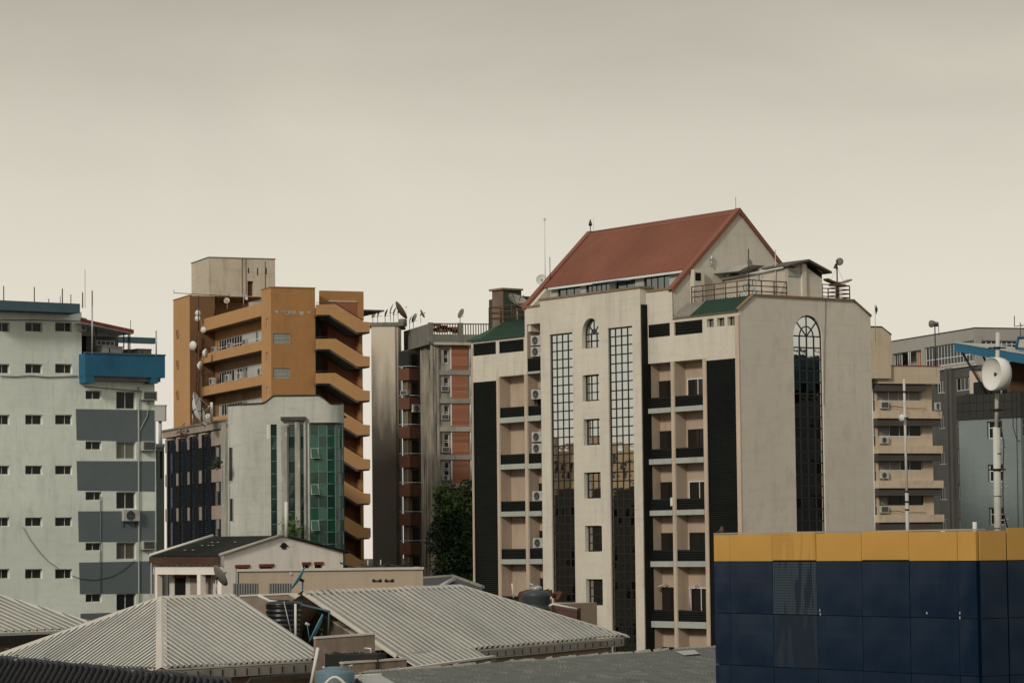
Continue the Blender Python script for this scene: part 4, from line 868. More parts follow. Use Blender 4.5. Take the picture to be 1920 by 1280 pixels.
def panes(u0, u1, v0, v1, rows, cols, m, name, off=.12, bar=.07, open_=()):
    o = None; fr_ = MB(); xs = [min(WX(u), -.02) for u in ([u0+(u1-u0)*i/cols for i in range(cols+1)] if isinstance(cols, int) else cols)]; zs = [WZ(v0)+(WZ(v1)-WZ(v0))*j/rows for j in range(rows+1)]
    for x in xs: fr_.tube([(x, yplan(x)+off-.02, zs[-1]), (x, yplan(x)+off-.02, zs[0])], bar/2, 4)
    for z in zs:
        for i in range(len(xs)-1): fr_.tube([(xs[i], yplan(xs[i])+off-.02, z), (xs[i+1], yplan(xs[i+1])+off-.02, z)], bar/2, 4)
    o = fr_.build(name, mat(name+'_frame', (.12, .21, .21), bump=0), W.root)
    for i in range(len(xs)-1):
        for j in range(rows):
            p, q = xs[i], xs[i+1]; y_, y2 = yplan(p)+off, yplan(q)+off; e = rnd.uniform(-.012, .012)
            if (i, j) in open_:
                w_ = [(p+.05, y_-.02, zs[j]-.05), (q-.05, y2-.02, zs[j]-.05), (q+.1, y2-.45, zs[j+1]+.12), (p+.1, y_-.45, zs[j+1]+.12)]
                MB().poly(*w_).build('pane', m, o); MB().tube(w_+[w_[0]], .05, 4).build('sash', galv, o)
                MB().poly((p, y_+.2, zs[j+1]), (q, y2+.2, zs[j+1]), (q, y2+.2, zs[j]), (p, y_+.2, zs[j])).build('pane', darkv, o)
            else: MB().poly((p, y_+e, zs[j+1]), (q, y2-e, zs[j+1]), (q, y2-e*.5, zs[j]), (p, y_+e*.5, zs[j])).build('pane', m if m != gglass else gg[rnd.choice((0, 0, 1, 1, 2))], o)
    return o
gg = [gglass, glass('green_glass_curtained', (.006, .035, .02), .15, .05, .15), glass('green_glass_pale', (.018, .085, .045), .08, .25, .15)]
gdark = glass('dark_green_glass', (.02, .045, .035), .06, .3, .1)
panes(508, 519.5, 794, 1100, 13, 1, gdark, 'slot_window'); panes(541.5, 553.5, 794, 1100, 13, 1, gdark, 'slot_window'); panes(564, 570, 794, 1100, 13, 1, gdark, 'slot_window')
panes(581, 643, 795, 1111, 14, [582, 597.5, 613.5, 628, 635, 640, 643.5], gglass, 'glass_curtain', open_=((0, 2), (0, 5), (0, 8)))
for u0, u1, v0, v1 in ((428, 434.5, 837, 899), (429.5, 435, 933, 975)): cwall(u0, u1, v0, v1, bglass, 'slit_window', out=.015, n=2); cwall(u1, u1+1.2, v0-1, v1+1, whd, 'window_frame', out=.05, n=1, thick=.08)
MB().tube([(WX(427)+.1, yplan(WX(427))-.12, 0), (WX(427)+.1, yplan(WX(427))-.12, WZ(911))], .07, 6).build('drain_pipe', mat('green_pipe', (.15, .28, .24)), W.root)
# louvred wing, receding to the left
V = Frame(None, 425, 800, 236.5, -70); V.root = W.root; V_th = V.th
Vx = lambda u, v=900, y=0: V.fx(u, v, y)[0]; Vz = lambda u, v: V.fx(u, v)[1]
R0 = empty('louvred_wing', V.o-W.o, V.th); R0.parent = W.root; V.root = R0
vl = Vx(305); zv = V.fx(415, 790)[1]
holes = []
bnd = [(811, 838), (881, 905), (949, 974)]
fz = [(838, 881), (905, 949), (974, 1022)]
V.box('wall', conc, vl, 0, .35, 9, 0, zv-.02)
V.box('parapet', panelb, vl-.2, -.02, -.05, .34, Vz(380, 809), zv)
V.box('coping', conc, vl-.25, 0, -.15, .5, zv+.003, zv+.15)
xs_ = [(321, 330.5), (342, 351.5), (363, 373), (386, 396.5)]
gaps = [(310, 321), (330.5, 342), (351.5, 363), (373, 386), (396.5, 417)]
for a, b in bnd:
    for g0, g1 in gaps: V.box('spandrel_panel', panelb, Vx(g0)+.03, Vx(g1)-.03, -.02, .3, Vz(385, b), Vz(385, a))
for a, b in fz:
    for g0, g1 in gaps: window(V, front(.2), Vx(g0)+.02, Vz(385, b), Vx(g1)-.02, Vz(385, a), 0, 2, 2, .05, black, dglass)
for a, b in xs_:
    lv = MB(); p, q = Vx(a), Vx(b); z = Vz(385, 1030); zt_l = Vz(385, 816)
    while z < zt_l: lv.box(p, q, -.42, -.05, z, z+.045); z += .16
    lv.box(p+.02, p+.06, -.35, -.1, 0, zt_l).box(q-.06, q-.02, -.35, -.1, 0, zt_l)
    lv.build('louver_blade', mat('blue_louver', (.016, .026, .04), var=.2, bump=0) if 'blue_louver' not in bpy.data.materials else bpy.data.materials['blue_louver'], V.root)
for v_ in (829, 896, 962): V.box('wall_light', dishw, vl-.1, vl+.25, -.3, -.05, Vz(315, v_+18), Vz(315, v_-16))
V.box('end_wall', whd, Vx(417)+.01, -.02, -.12, .34, 0, Vz(420, 795))
for v_ in (838, 903, 973): window(V, front(-.13), Vx(407), Vz(410, v_+19), Vx(414.5), Vz(410, v_), -.02, 1, 1, .05, black, dglass)
# plants growing from the wing's ledges
def tuft(loc, r, n, m, label, cat='plant', name='wall_plant', stem=True, sq=(1, 1, 1), size=(.08, .2), group=None, seed=1):
    rg = random.Random(seed); o = empty(name, loc, 0, label, cat, group); b = MB()
    for _ in range(n):
        d = Vector((rg.gauss(0, .5), rg.gauss(0, .5), rg.gauss(0, .5))); c = Vector((d.x*r*sq[0], d.y*r*sq[1], d.z*r*sq[2]+r*.3)); s = rg.uniform(*size)
        a = Vector((rg.uniform(-1, 1), rg.uniform(-1, 1), rg.uniform(-.6, .6))).normalized(); e = a.orthogonal().normalized(); b.poly(c-a*s, c+e*s*.45, c+a*s, c-e*s*.45)
    b.build('foliage', m, o)
    if stem: MB().tube([(0, 0, -r*.3), (0, 0, r*.2), (.1*r, 0, r*.5)], .03, 4).tube([(0, 0, 0), (-.25*r, 0, r*.4)], .02, 4).build('stem', rust, o)
    return o
leafm = mat('leaf', (.045, .09, .03), var=.5, bump=0, rough=.6, fine=3); leafd = mat('dark_leaf', (.018, .04, .017), var=.5, bump=0, rough=.6, fine=2); leafy = mat('yellow_leaf', (.1, .17, .035), var=.4, bump=0)
tuft(wp(545, 996, 234), .8, 260, leafy, 'bright green bush growing before the white pilasters behind the low gable', seed=2)
tuft(wp(342, 815, 236), .6, 90, rust, 'withered creeper hanging over the parapet of the louvred wing', seed=3)
tuft(wp(406, 872, 234), .45, 90, leafd, 'small dark plant on the louvred wing ledge beside the end wall', seed=4)
# big ribbed dish and small things on the wing roof
dish(wp(362, 797, 238), 1.5, 95, 18, wp(362, 772, 238).z-wp(362, 797, 238).z, 'big pale ribbed dish on the louvred wing roof', dishw, 8, depth=.35)
rod(wp(397, 790, 240), 1.6, 'short white pipe on the louvred wing roof', .12, dishw, 'roof_pipe', 'pipe', 'rods on the louvred wing')
rod(wp(378.5, 795, 238), 4.0, 'rusty pole standing beside the big ribbed dish', .07, rust, 'pole', 'pole', 'rods on the louvred wing')
dish(wp(391, 792, 237), .2, 200, 20, .5, 'small white dish right of the big ribbed dish', dishw)

# ============================================================ BRICK AND CONCRETE BLOCK, far
B = Frame('concrete_building', 808, 650, 310, -74, 'grimy concrete block with brick panels, balconies and railed roof terrace', 'building')
bcon = mat('grimy_concrete', (.36, .33, .27), dirt=1.0, dirtcol=(.028, .027, .023), var=.3, patch=.3, patchcol=(.5, .44, .33), zs=.1, lo=.4)
bpar = mat('grey_parapet', (.17, .17, .145), dirt=.9, dirtcol=(.05, .048, .04), var=.25, zs=.3)
btow = mat('stained_tower', (.6, .53, .43), dirt=0, var=.1)
# tower stain: dark damp climbs from below in tall streaks
_n = btow.node_tree; _b = _n.nodes['Principled BSDF']; _c = _b.inputs['Base Color'].links[0].from_socket
_tc = _n.nodes.new('ShaderNodeTexCoord'); _s = _n.nodes.new('ShaderNodeSeparateXYZ'); _n.links.new(_tc.outputs['Object'], _s.inputs[0])
_m = _n.nodes.new('ShaderNodeMapping'); _m.inputs['Scale'].default_value = (.9, .9, .16); _n.links.new(_tc.outputs['Object'], _m.inputs[0])
_q = _n.nodes.new('ShaderNodeTexNoise'); _q.inputs['Scale'].default_value = .8; _q.inputs['Detail'].default_value = 8; _n.links.new(_m.outputs[0], _q.inputs['Vector'])
_a = _n.nodes.new('ShaderNodeMath'); _a.operation = 'MULTIPLY_ADD'; _a.inputs[1].default_value = -17; _n.links.new(_q.outputs[0], _a.inputs[0]); _a.inputs[2].default_value = 0
_e = _n.nodes.new('ShaderNodeMath'); _e.operation = 'ADD'; _n.links.new(_s.outputs['Z'], _e.inputs[0]); _n.links.new(_a.outputs[0], _e.inputs[1])
_r = _n.nodes.new('ShaderNodeMapRange'); _r.inputs[1].default_value = 29.5; _r.inputs[2].default_value = 20.0; _r.inputs[3].default_value = 0; _r.inputs[4].default_value = .9; _n.links.new(_e.outputs[0], _r.inputs[0])
_x = _n.nodes.new('ShaderNodeMix'); _x.data_type = 'RGBA'; _n.links.new(_r.outputs[0], _x.inputs[0]); _n.links.new(_c, _x.inputs[6]); _x.inputs[7].default_value = (.06, .055, .045, 1); _n.links.new(_x.outputs[2], _b.inputs['Base Color'])
brickm = bpy.data.materials.new('brick_panel'); brickm.use_nodes = True
_n = brickm.node_tree; _b = _n.nodes['Principled BSDF']; _b.inputs['Roughness'].default_value = .9
_tc = _n.nodes.new('ShaderNodeTexCoord'); _m = _n.nodes.new('ShaderNodeMapping'); _m.inputs['Rotation'].default_value = (R(90), 0, R(90)); _n.links.new(_tc.outputs['Object'], _m.inputs[0])
_k = _n.nodes.new('ShaderNodeTexBrick'); _k.inputs['Scale'].default_value = 1.5; _k.inputs['Color1'].default_value = (.33, .13, .07, 1); _k.inputs['Color2'].default_value = (.2, .075, .04, 1); _k.inputs['Mortar'].default_value = (.16, .1, .07, 1); _k.inputs['Mortar Size'].default_value = .03; _n.links.new(_m.outputs[0], _k.inputs['Vector']); _n.links.new(_k.outputs[0], _b.inputs['Base Color'])
BX = lambda u, v=800, y=0: B.fx(u, v, y)[0]; BZ = lambda u, v, y=0: B.fx(u, v, y)[1]; BY = lambda u, v=800, x=0: B.fs(u, v, x)[0]; BS = lambda u, v, x=0: B.fs(u, v, x)[1]
zp1, zp0_ = BS(830, 605.5), BS(830, 641); zr1 = BS(830, 626.5)
xl2 = BX(757, 630)
B.box('parapet', bpar, xl2, 0, 0, .3, BZ(808, 644), zp1); B.box('soffit', conc, xl2, -.02, .31, 3, BZ(808, 644)+.003, BZ(808, 644)+.4)
yE = BY(935)
B.box('parapet', bpar, -.3, 0.0, .302, yE, zp0_, zr1)
B.box('parapet', mat('pale_band', (.42, .4, .34), dirt=.8, dirtcol=(.1, .09, .08)), -.5, -.01, .31, yE, zp0_-.3, zp0_-.003)
rp_ = inst('roof_railing', None, B.root)
MB().box(-.2, -.1, .3, yE, zp1-.12, zp1).build('rail', rust, rp_)
y_ = .4
pm = MB().box(-.19, -.11, 0, .09, zr1, zp1-.12).mesh('baluster', rust)
while y_ < yE: inst('baluster', pm, rp_, (0, y_, 0)); y_ += .29
for uu in (866, 809.5): B.box('pilaster', bpar, -.35, .03, BY(uu)-.25, BY(uu)+.25, zp0_+.003, zp1+.05)
# main masses: receding left face and front
fl_y = .7; xw = -.7
B.box('wall', bcon, BX(792, 800, fl_y), xw-.6, fl_y, 12, 0, zp0_-.01); B.box('wall_corner', bcon, xw-.599, xw-.002, fl_y, fl_y+.9, 0, zp0_-.02)
rib = MB()
for uu in (794, 797.5, 801, 804.5): x_ = BX(uu, 800, fl_y); rib.box(x_-.22, x_+.12, fl_y-.25, fl_y-.002, 0, BZ(800, 646, fl_y))
rib.build('fluted_pier', bcon, B.root)
sw = side(xw); yy = lambda u: BY(u, 800, xw); zz_ = lambda v: BS(850, v, xw)
holes = []
lev = [641+52.9*k for k in range(9)]
for k, v in enumerate(lev): holes += [(yy(826), zz_(v+40), yy(843), zz_(v+13), .35, False)]
mb = MB(); wallgrid(mb, sw, fl_y, yE, 0, zp0_-.3, holes); mb.build('wall', bcon, B.root)
for uu, w_ in ((811, 2.2), (816, 1.9), (821, 2.2)):
    MB().prism([(yy(uu)-w_*.13+.12*math.cos(a*math.pi/4)*2, 0) if 0 else (yy(uu)+.2*math.cos(a*math.pi/4), .2*math.sin(a*math.pi/4)) for a in range(8)], lambda a, b, c: (xw+.1+b, a, c), 0, zz_(642)).build('fluted_pier', bcon, B.root)
for k, v in enumerate(lev):
    B.box('spandrel_band', mat('stone_band', (.3, .28, .25), dirt=.9, dirtcol=(.09, .085, .075), var=.3) if 'stone_band' not in bpy.data.materials else bpy.data.materials['stone_band'], xw+.003, xw+.22, yy(809), yE, zz_(v+9), zz_(v)) if k else None
    B.box('brick_panel', brickm, xw+.002, xw+.1, yy(847.5), yy(878), zz_(v+52.6), zz_(v+9.5 if k else v+4))
    window(B, sw, yy(826)+.02, zz_(v+40)+.02, yy(843)-.02, zz_(v+13)-.02, .2, [0, 1], [0, .42, .55, 1], .08, whitef, dglass)
    B.box('mullion', whitef, xw, xw+.12, yy(845), yy(845)+.12, zz_(v+51), zz_(v+10))
    MB().tube([(xw+.15, yy(882), zz_(v+46)), (xw+.15, yy(882), zz_(v+5))], .06, 5).build('downpipe', whitef, B.root)
bg_ = 'air conditioning units on the grimy concrete block'
for k, kd, lb in ((1, 'window', 'unit in the second brick side window from the roof terrace'), (2, 'window', 'unit in the third brick side window from the roof terrace'), (3, 'window', 'unit in the fourth brick side window, below a slanted curtain'), (4, 'split', 'split unit just above the creeper covered wall')):
    ac(B, sw, yy(827.5), zz_(lev[k]+(40 if k < 3 else 48 if k == 3 else 48)), -.02 if k > 2 else .12, lb, .8, .6, kd, group=bg_)
# left stair tower
yt0 = .9; xt1 = BX(757, 800, yt0)
T = Frame(None, 697, 800, 318, 0); T.root = B.root
th_ = empty('tower', B.Ri @ (T.o-B.o), -B.th); th_.parent = B.root; T.root = th_
wT = T.fx(750, 800)[0]; hT = T.fx(725, 611)[1]
b = MB(); pr = [(0, .12), (.12, 0), (wT-.5, 0), (wT-.15, .12), (wT, .5), (wT, 6), (0, 6)]
b.prism(pr, lambda a, c, z: (a, c, z), 0, hT).build('wall', btow, T.root)
T.box('cap', conc, -.25, wT+.5, -.15, 6.2, hT+.003, hT+.4); MB().lathe([(.01, hT), (.45, hT), (.45, hT+.75), (.3, hT+.8), (.01, hT+.8)], 10, None, (wT+.4, .5, 0)).build('roof_drum', conc, T.root)
MB().tube([(1.0+wT*.55, -.06, 0), (1.0+wT*.55, -.06, hT)], .03, 5).build('lightning_cable', rust, T.root)
# balcony stack between tower and piers
bs0 = Frame(None, 768, 800, 316, -40); bs0.root = empty('balcony_stack', B.Ri @ (bs0.o-B.o), bs0.th-B.th); bs0.root.parent = B.root
bbr = mat('brown_balcony', (.13, .055, .035), dirt=.9, dirtcol=(.06, .04, .03), var=.2)
qz = lambda v: bs0.fx(768, v)[1]; ql = bs0.fx(748, 800)[0]; qr = bs0.fs(792, 800)[0]
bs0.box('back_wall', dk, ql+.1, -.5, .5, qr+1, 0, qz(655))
for k in range(8):
    v = 690+54.5*k
    bs0.box('balcony_front', bbr, ql, 0, 0, .12, qz(v+22), qz(v)); bs0.box('balcony_front', bbr, -.12, 0, .121, qr, qz(v+22), qz(v))
    bs0.box('balcony_slab', conc, ql, -.13, .13, qr, qz(v+22), qz(v+20))
    MB().tube([(ql, 0, qz(v-4)), (0, 0, qz(v-4)), (0, qr, qz(v-4))], .035, 4).build('handrail', whitef, bs0.root)
    bs0.box('door_frame', stain, -.6, -.45, qr*.1, qr*.38, qz(v), qz(v-29)); bs0.box('window_pane', dglass, -.52, -.44, qr*.45, qr*.95, qz(v-2), qz(v-28))
ac(bs0, side(0), .4, qz(773), .1, 'split unit on the brown balcony stack, fan facing the street', 1.3, .9, 'split', group=bg_)
ac(bs0, front(0), ql+.6, qz(740), -.1, 'unit hung before the second brown balcony from the top', 1.0, .5, 'window', group=bg_)
bs0.box('net_screen', black, ql+.1, -.05, .03, .06, qz(686), qz(657))
# dishes and aerials on this roof
dish(wp(747, 604, 318), 1.12, 75, 32, wp(747, 585, 318).z-wp(747, 604, 318).z, 'large brown dish with long arm above the stained stair tower', mat('brown_dish', (.13, .09, .06)), 0, 'satellite dishes and aerials on the concrete block')
for i, (u, v, s_, lb) in enumerate(((699, 601, 1.0, 'first leaning aerial from the left on the stained tower'), (708, 600, 1.0, 'second leaning aerial from the left on the stained tower'), (722, 600, 1.1, 'third leaning aerial from the left on the stained tower'), (732, 597, 1.5, 'tallest crossed aerial in the row on the stained tower'), (738, 598, 1.2, 'aerial closest to the large brown dish'), (768, 612, 1.1, 'left of two leaning aerials behind the sloping parapet'), (775, 610, 1.2, 'right of two leaning aerials behind the sloping parapet'), (862.5, 603, 1.3, 'lone leaning aerial above the terrace railing'))):
    o = empty('roof_aerial', wp(u, v, 318), rnd.uniform(-.4, .4), lb, 'aerial', 'satellite dishes and aerials on the concrete block')
    MB().tube([(0, 0, -.3), (.02, 0, .7*s_)], .04, 4).build('mast', dishg, o); MB().lathe([(.01, 0), (.22, .03), (.45*s_, .13)], 12, rotto((.9, .25, -.35)), (.0, 0, .75*s_)).build('reflector', dishg, o); MB().tube([(0, 0, .4*s_), (.5, .1, .45*s_)], .02, 4).build('feed_arm', dishg, o)
dish(wp(789, 605, 315), .5, 80, 25, .9, 'small edge-on dish on the sloping parapet', dishg, 0, 'satellite dishes and aerials on the concrete block')
ds = MB()
for k in range(12): a = wp(rnd.uniform(815, 856), rnd.uniform(610, 624), 313); ds.box(a.x-rnd.uniform(.3, 1), a.x+rnd.uniform(.3, 1), a.y, a.y+.3, a.z-.1, a.z+.15)
ds.build('washing_and_clutter', mat('faded_cloth', (.16, .09, .07), var=.5), None, label='dark clutter and laundry heaped behind the terrace railing', cat='clutter', kind='stuff')
# creeper covered wall
o = empty('climbing_plant', wp(850, 1090, 296), 0, 'dense dark green creeper covering the wall between concrete block and cream tower', 'creeper')
b = MB(); b2 = MB(); rg = random.Random(5); o_z = o.location.z
clumps = []
while len(clumps) < 210:
    u = rg.uniform(812, 892); v = 912+rg.random()**.9*200; lim = 818+7*math.sin(v*.06+1)+5*math.sin(v*.17)
    if u < lim or v < 914+5*math.sin(u*.22): continue
    clumps.append((u, v, rg.uniform(.45, 1.25), rg.random()))
b3 = MB()
for (u, v, r_, q_) in clumps:
    c = wp(u, v, 297-rg.uniform(0, 1.8))-Vector(o.location); tgt = b2 if (v < 950 and q_ < .5) or q_ < .05 else b3 if q_ < .45 else b
    for _ in range(int(75*r_)):
        d = Vector((rg.gauss(0, 1), rg.gauss(0, 1), rg.gauss(0, 1))).normalized()*r_*rg.uniform(.6, 1.05); p = c+Vector((d.x, d.y*.6, d.z)); s = rg.uniform(.09, .24)
        a = Vector((rg.uniform(-1, 1), rg.uniform(-.6, .6), rg.uniform(-1, .3))).normalized(); e = Vector((rg.uniform(-1, 1), rg.uniform(-.8, .3), rg.uniform(-.4, 1))).cross(a).normalized()
        tgt.poly(p-a*s, p+e*s*.6, p+a*s, p-e*s*.6)
b3.build('foliage', leafm, o)
b.build('foliage', leafd, o); b2.build('foliage', leafy, o)
MB().tube([(-1.2, 1.5, -12), (-1, 1.2, -4), (-.6, 1, 3), (-.9, 1, 8)], .12, 6).tube([(1, 1.3, -12), (.8, 1, 2), (1.2, 1, 9)], .1, 6).build('stem', rust, o)
CW = Frame('garden_wall', 884, 1000, 299, -74, 'dark stained wall carrying the green creeper', 'wall'); CW.box('wall', bcon, -.4, 0, CW.fs(815, 1000)[0], 1.5, 0, CW.fs(850, 920)[1])
# ============================================================ TAN BLOCK WITH LEDGES, right of the cream tower
E = Frame('ledged_building', 1770, 850, 262, -70, 'tan office block with stacked ledges and ribbon windows right of cream tower', 'building')
tan = mat('tan_plaster', (.5, .42, .31), streak=.5, dirt=.45, dirtcol=(.22, .16, .1), var=.08)
tanl = mat('tan_ledge', (.52, .43, .32), dirt=.8, dirtcol=(.24, .15, .09), var=.1, zs=.3)
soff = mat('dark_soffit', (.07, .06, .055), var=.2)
EY = lambda u, v=850, x=0: E.fs(u, v, x)[0]; EZ = lambda v, x=0: E.fs(1700, v, x)[1]
xw = -1.0; se = side(xw)
yL, yw0, yw1 = EY(1634, 850, xw), EY(1647, 850, xw), EY(1730, 850, xw); yEnd = EY(1749, 850, xw)
ztE = EZ(719)
holes = []
ev = [(734, 752), (799, 818.5), (864.5, 882), (931, 947), (996, 1012)]
for a, b in ev: holes.append((yw0, EZ(b, xw), yw1, EZ(a-4, xw), .25, False))
slits = []
for v in (688, 751, 818, 884, 950): slits.append((EY(1636.6, 720, xw), EZ(v+30, xw), EY(1639.4, 720, xw), EZ(v, xw), .3, True))
mb = MB(); wallgrid(mb, se, yL-3, yEnd, 0, ztE, holes+slits); mb.poly((xw, yEnd, 0), (xw-5, yEnd, 0), (xw-5, yEnd, ztE), (xw, yEnd, ztE)).build('wall', tan, E.root)
cm = flat('pale_blind_glass', (.2, .19, .16), .4)
for k, h in enumerate(holes):
    o = window(E, se, h[0]+.01, h[1]+.01, h[2]-.01, h[3]-.01, .15, [0, .27, .5, .72, 1], 1, .07, whitef if k < 3 else black, bglass, name='ribbon_window', sill=whitef)
    cu = MB(); W_ = h[2]-h[0]; cu.box(.05, W_*(.98, .25, .5, .2, .3)[k], .02, .028, .06, (h[3]-h[1])*.8); cu.build('curtain', cm, o)
# ledges: top parapet and sloping dark soffits below each
zA, zB = EZ(686.5), EZ(719); y0_, y1_ = EY(1670, 700), EY(1762, 700)
MB().box(-1.2, 0, EY(1646, 700), y1_, zB, zA).build('parapet', tan, E.root); E.box('coping', redtrim, -.3, .05, y0_, y1_+.04, zA+.002, zA+.09)
for k, (a, b) in enumerate(((770, 784), (835, 849.5), (900.5, 914.5), (964.5, 978.5), (1030, 1044))):
    MB().box(xw+.003, 0, EY(1646.5), EY(1768), EZ(b), EZ(a)).build('ledge', tanl, E.root)
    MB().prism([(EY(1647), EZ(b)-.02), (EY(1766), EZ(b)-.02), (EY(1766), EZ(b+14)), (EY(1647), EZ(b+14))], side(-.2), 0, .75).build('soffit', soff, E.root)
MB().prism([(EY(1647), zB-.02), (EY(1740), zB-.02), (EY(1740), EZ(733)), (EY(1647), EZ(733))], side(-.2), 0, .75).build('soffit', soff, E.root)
# tall end box with sloping shoulder
xe = .35; P = [(E.fs(1600, 613, xe)[0], E.fs(1645, 710, xe)[1]), (E.fs(1671, 710, xe)[0], E.fs(1671, 709, xe)[1]), (E.fs(1671, 628, xe)[0], E.fs(1671, 628.5, xe)[1]), (E.fs(1653, 614, xe)[0], E.fs(1653, 613.5, xe)[1]), (E.fs(1600, 613, xe)[0], E.fs(1653, 613.5, xe)[1])]
MB().prism(P, side(xe), 0, 6).build('end_box', tan, E.root)
MB().prism([P[3], P[4], (P[4][0], P[4][1]+.1), (P[3][0], P[3][1]+.1)], side(xe+.05), 0, .4).prism([P[2], P[3], (P[3][0], P[3][1]+.1), (P[2][0]+.05, P[2][1]+.1)], side(xe+.05), 0, .4).build('coping', black, E.root)
MB().tube([(xw+.1, EY(1635.6, 800, xw), 0), (xw+.1, EY(1635.6, 800, xw), E.fs(1634, 672, xw)[1])], .07, 6).build('downpipe', whitef, E.root)
eg = 'air conditioning units on the tan ledged block'
for i, (v, kd) in enumerate(((768, 'window'), (834, 'split'), (899.5, 'split'), (963, 'window'))):
    ac(E, se, EY(1649.5, v, xw), EZ(v, xw)+.1, 0, ('boxy unit on the top ledge of the tan block', 'split unit on the second ledge of the tan block', 'split unit on the third ledge of the tan block', 'half hidden unit on the lowest visible ledge of the tan block')[i], .78, .62, kd, group=eg)
    if i in (0, 3): MB().tube([(xw+.12, EY(1662, v, xw), EZ(v, xw)+.25), (xw+.3, EY(1676, v, xw), EZ(v-2, xw)+.2), (xw+.3, EY(1700, v, xw), EZ(v, xw)+.1), (xw+.15, EY(1735, v, xw), EZ(v, xw)+.12)], .03, 4).build('cable', black, E.root)
ac(E, se, EY(1752, 770, -.2), EZ(769.5, -.2), -.8, 'small white box at the right end of the top ledge', .5, .75, 'split', group=eg)

# ============================================================ GREY BLOCK with window strips, behind
D = Frame('grey_building', 1830, 700, 292, -72, 'large grey office block with top window strip behind the blue roofed one', 'building')
gr1 = mat('light_grey_plaster', (.34, .33, .3), dirt=.4, dirtcol=(.2, .19, .17), var=.08)
gr2 = mat('dark_grey_plaster', (.085, .085, .08), dirt=.5, dirtcol=(.04, .04, .038), var=.2)
DX = lambda u, v=700, y=0: D.fx(u, v, y)[0]; DZ = lambda u, v, y=0: D.fx(u, v, y)[1]; DY = lambda u, v=700, x=0: D.fs(u, v, x)[0]; DS = lambda u, v, x=0: D.fs(u, v, x)[1]
xl3 = DX(1640, 650); yr3 = DY(1960, 650); zt3 = DS(1850, 615.5); zb3 = DZ(1829, 637)
za, zc = DZ(1780, 703), DZ(1780, 690)
za = DZ(1826, 684)
s1 = (DX(1733.5, 660), DZ(1826, 677), DX(1826.5, 650), DZ(1826, 637.5), .4, False); s0 = (DX(1673, 660), DZ(1826, 677), DX(1727, 660), DZ(1826, 640), 1.6, True)
mb = MB(); wallgrid(mb, front(0), xl3, 0, za, zt3, [s0, s1]); mb.build('upper_wall', gr1, D.root)
s2 = (DY(1841, 650), DS(1870, 660), yr3-.2, DS(1870, 638), .4, False)
mb = MB(); wallgrid(mb, side(0), 0, yr3, za, zt3, [s2]); mb.poly((xl3, 0, zt3), (0, 0, zt3), (0, yr3, zt3), (xl3, yr3, zt3)).build('upper_wall', gr1, D.root)
D.box('coping', black, xl3, .04, -.05, .2, zt3+.002, zt3+.1); D.box('coping', black, -.2, .04, .201, yr3, zt3+.002, zt3+.1)
window(D, front(0), *s1[:4], .2, 16, [0, .36, 1], .1, whitef, dglass, name='strip_window'); window(D, side(0), *s2[:4], .2, 12, [0, .7, 1], .1, whitef, bglass, name='strip_window')
window(D, front(0), DX(1673, 660), s0[1]+.02, DX(1686, 660), s0[3]-.05, .3, 3, 1, .08, whitef, dglass); window(D, front(0), DX(1714, 660), s0[1]+.02, DX(1726.5, 660), s0[3]-.05, .3, 3, 1, .08, whitef, flat('orange_curtain', (.3, .13, .05), .7))
for k in range(2): MB().tube([(DX(1702+k*3, 660), .1, s0[1]), (DX(1702+k*3, 660), .1, s0[3])], .06, 5).build('post', whitef, D.root)
holes = []
for k, v in enumerate((705, 770, 838, 905, 970)):
    for a, b in ((1752, 1770), (1787.5, 1817.5), (1700, 1725)): holes.append((DX(a, 720), DZ(1800, v+30-(3 if k == 0 else 0)), DX(b, 720), DZ(1800, v+2), .3, False))
mb = MB(); wallgrid(mb, front(.25), xl3, 0, 0, za-.003, holes); mb.poly((0, .25, 0), (0, yr3, 0), (0, yr3, za-.003), (0, .25, za-.003)).build('lower_wall', gr2, D.root)
for k, h in enumerate(holes): window(D, front(.25), h[0]+.01, h[1]+.01, h[2]-.01, h[3]-.01, .15, 4, 1, .07, whitef if k < 3 else galv, dglass)
for a in (1775, 1783, 1822): D.box('pier', gr2, DX(a, 720)-.25, DX(a, 720)+.25, -.1, .24, 0, za-.006)
for i, (u, lb) in enumerate(((1682, 'left of the two black rooftop tanks in the open storey'), (1693, 'right of the two black rooftop tanks in the open storey'))):
    p = D.W(DX(u, 675, .8), .8, s0[1]+.01); o = empty('water_tank', p, 0, lb, 'water tank', 'black tanks on the grey block')
    MB().lathe([(.01, 0), (.55, 0), (.57, .3), (.54, .33), (.57, .4), (.55, .8), (.5, .9), (.15, 1.05), (.01, 1.05)], 16).build('tank_body', black, o); MB().lathe([(.01, 1.06), (.16, 1.06), (.16, 1.14), (.01, 1.14)], 10).build('lid', black, o)
q = wp(1754, 668, 285); o = empty('drum_antenna', q, 0, 'dark horn antenna on a thin mast above the grey block', 'antenna')
hh = lambda v: wp(1754, v, 285).z-q.z
MB().tube([(0, 0, -3), (0, 0, hh(602))], .06, 5).tube([(.35, 0, hh(607)), (.4, 0, hh(628))], .04, 4).tube([(0, 0, hh(612)), (.4, 0, hh(611))], .04, 4).build('mast', black, o)
MB().lathe([(.2, -.35), (.2, 0), (.36, .3), (.36, .5), (.01, .52)], 12, rotto((-1, -.5, 0)), (0, 0, hh(607))).build('horn', dishg, o)
q = wp(1913, 618, 288); o = empty('yagi_antenna', q, 0, 'branched thin aerial at the right edge above the grey block', 'aerial')
hh = lambda u, v: wp(u, v, 288)-q
MB().tube([(0, 0, -1), hh(1913, 604)], .04, 4).tube([hh(1902, 612), hh(1924, 609)], .035, 4).tube([hh(1902, 592), hh(1902, 612)], .05, 4).tube([hh(1912, 606), hh(1917, 612)], .03, 4).build('elements', black, o)

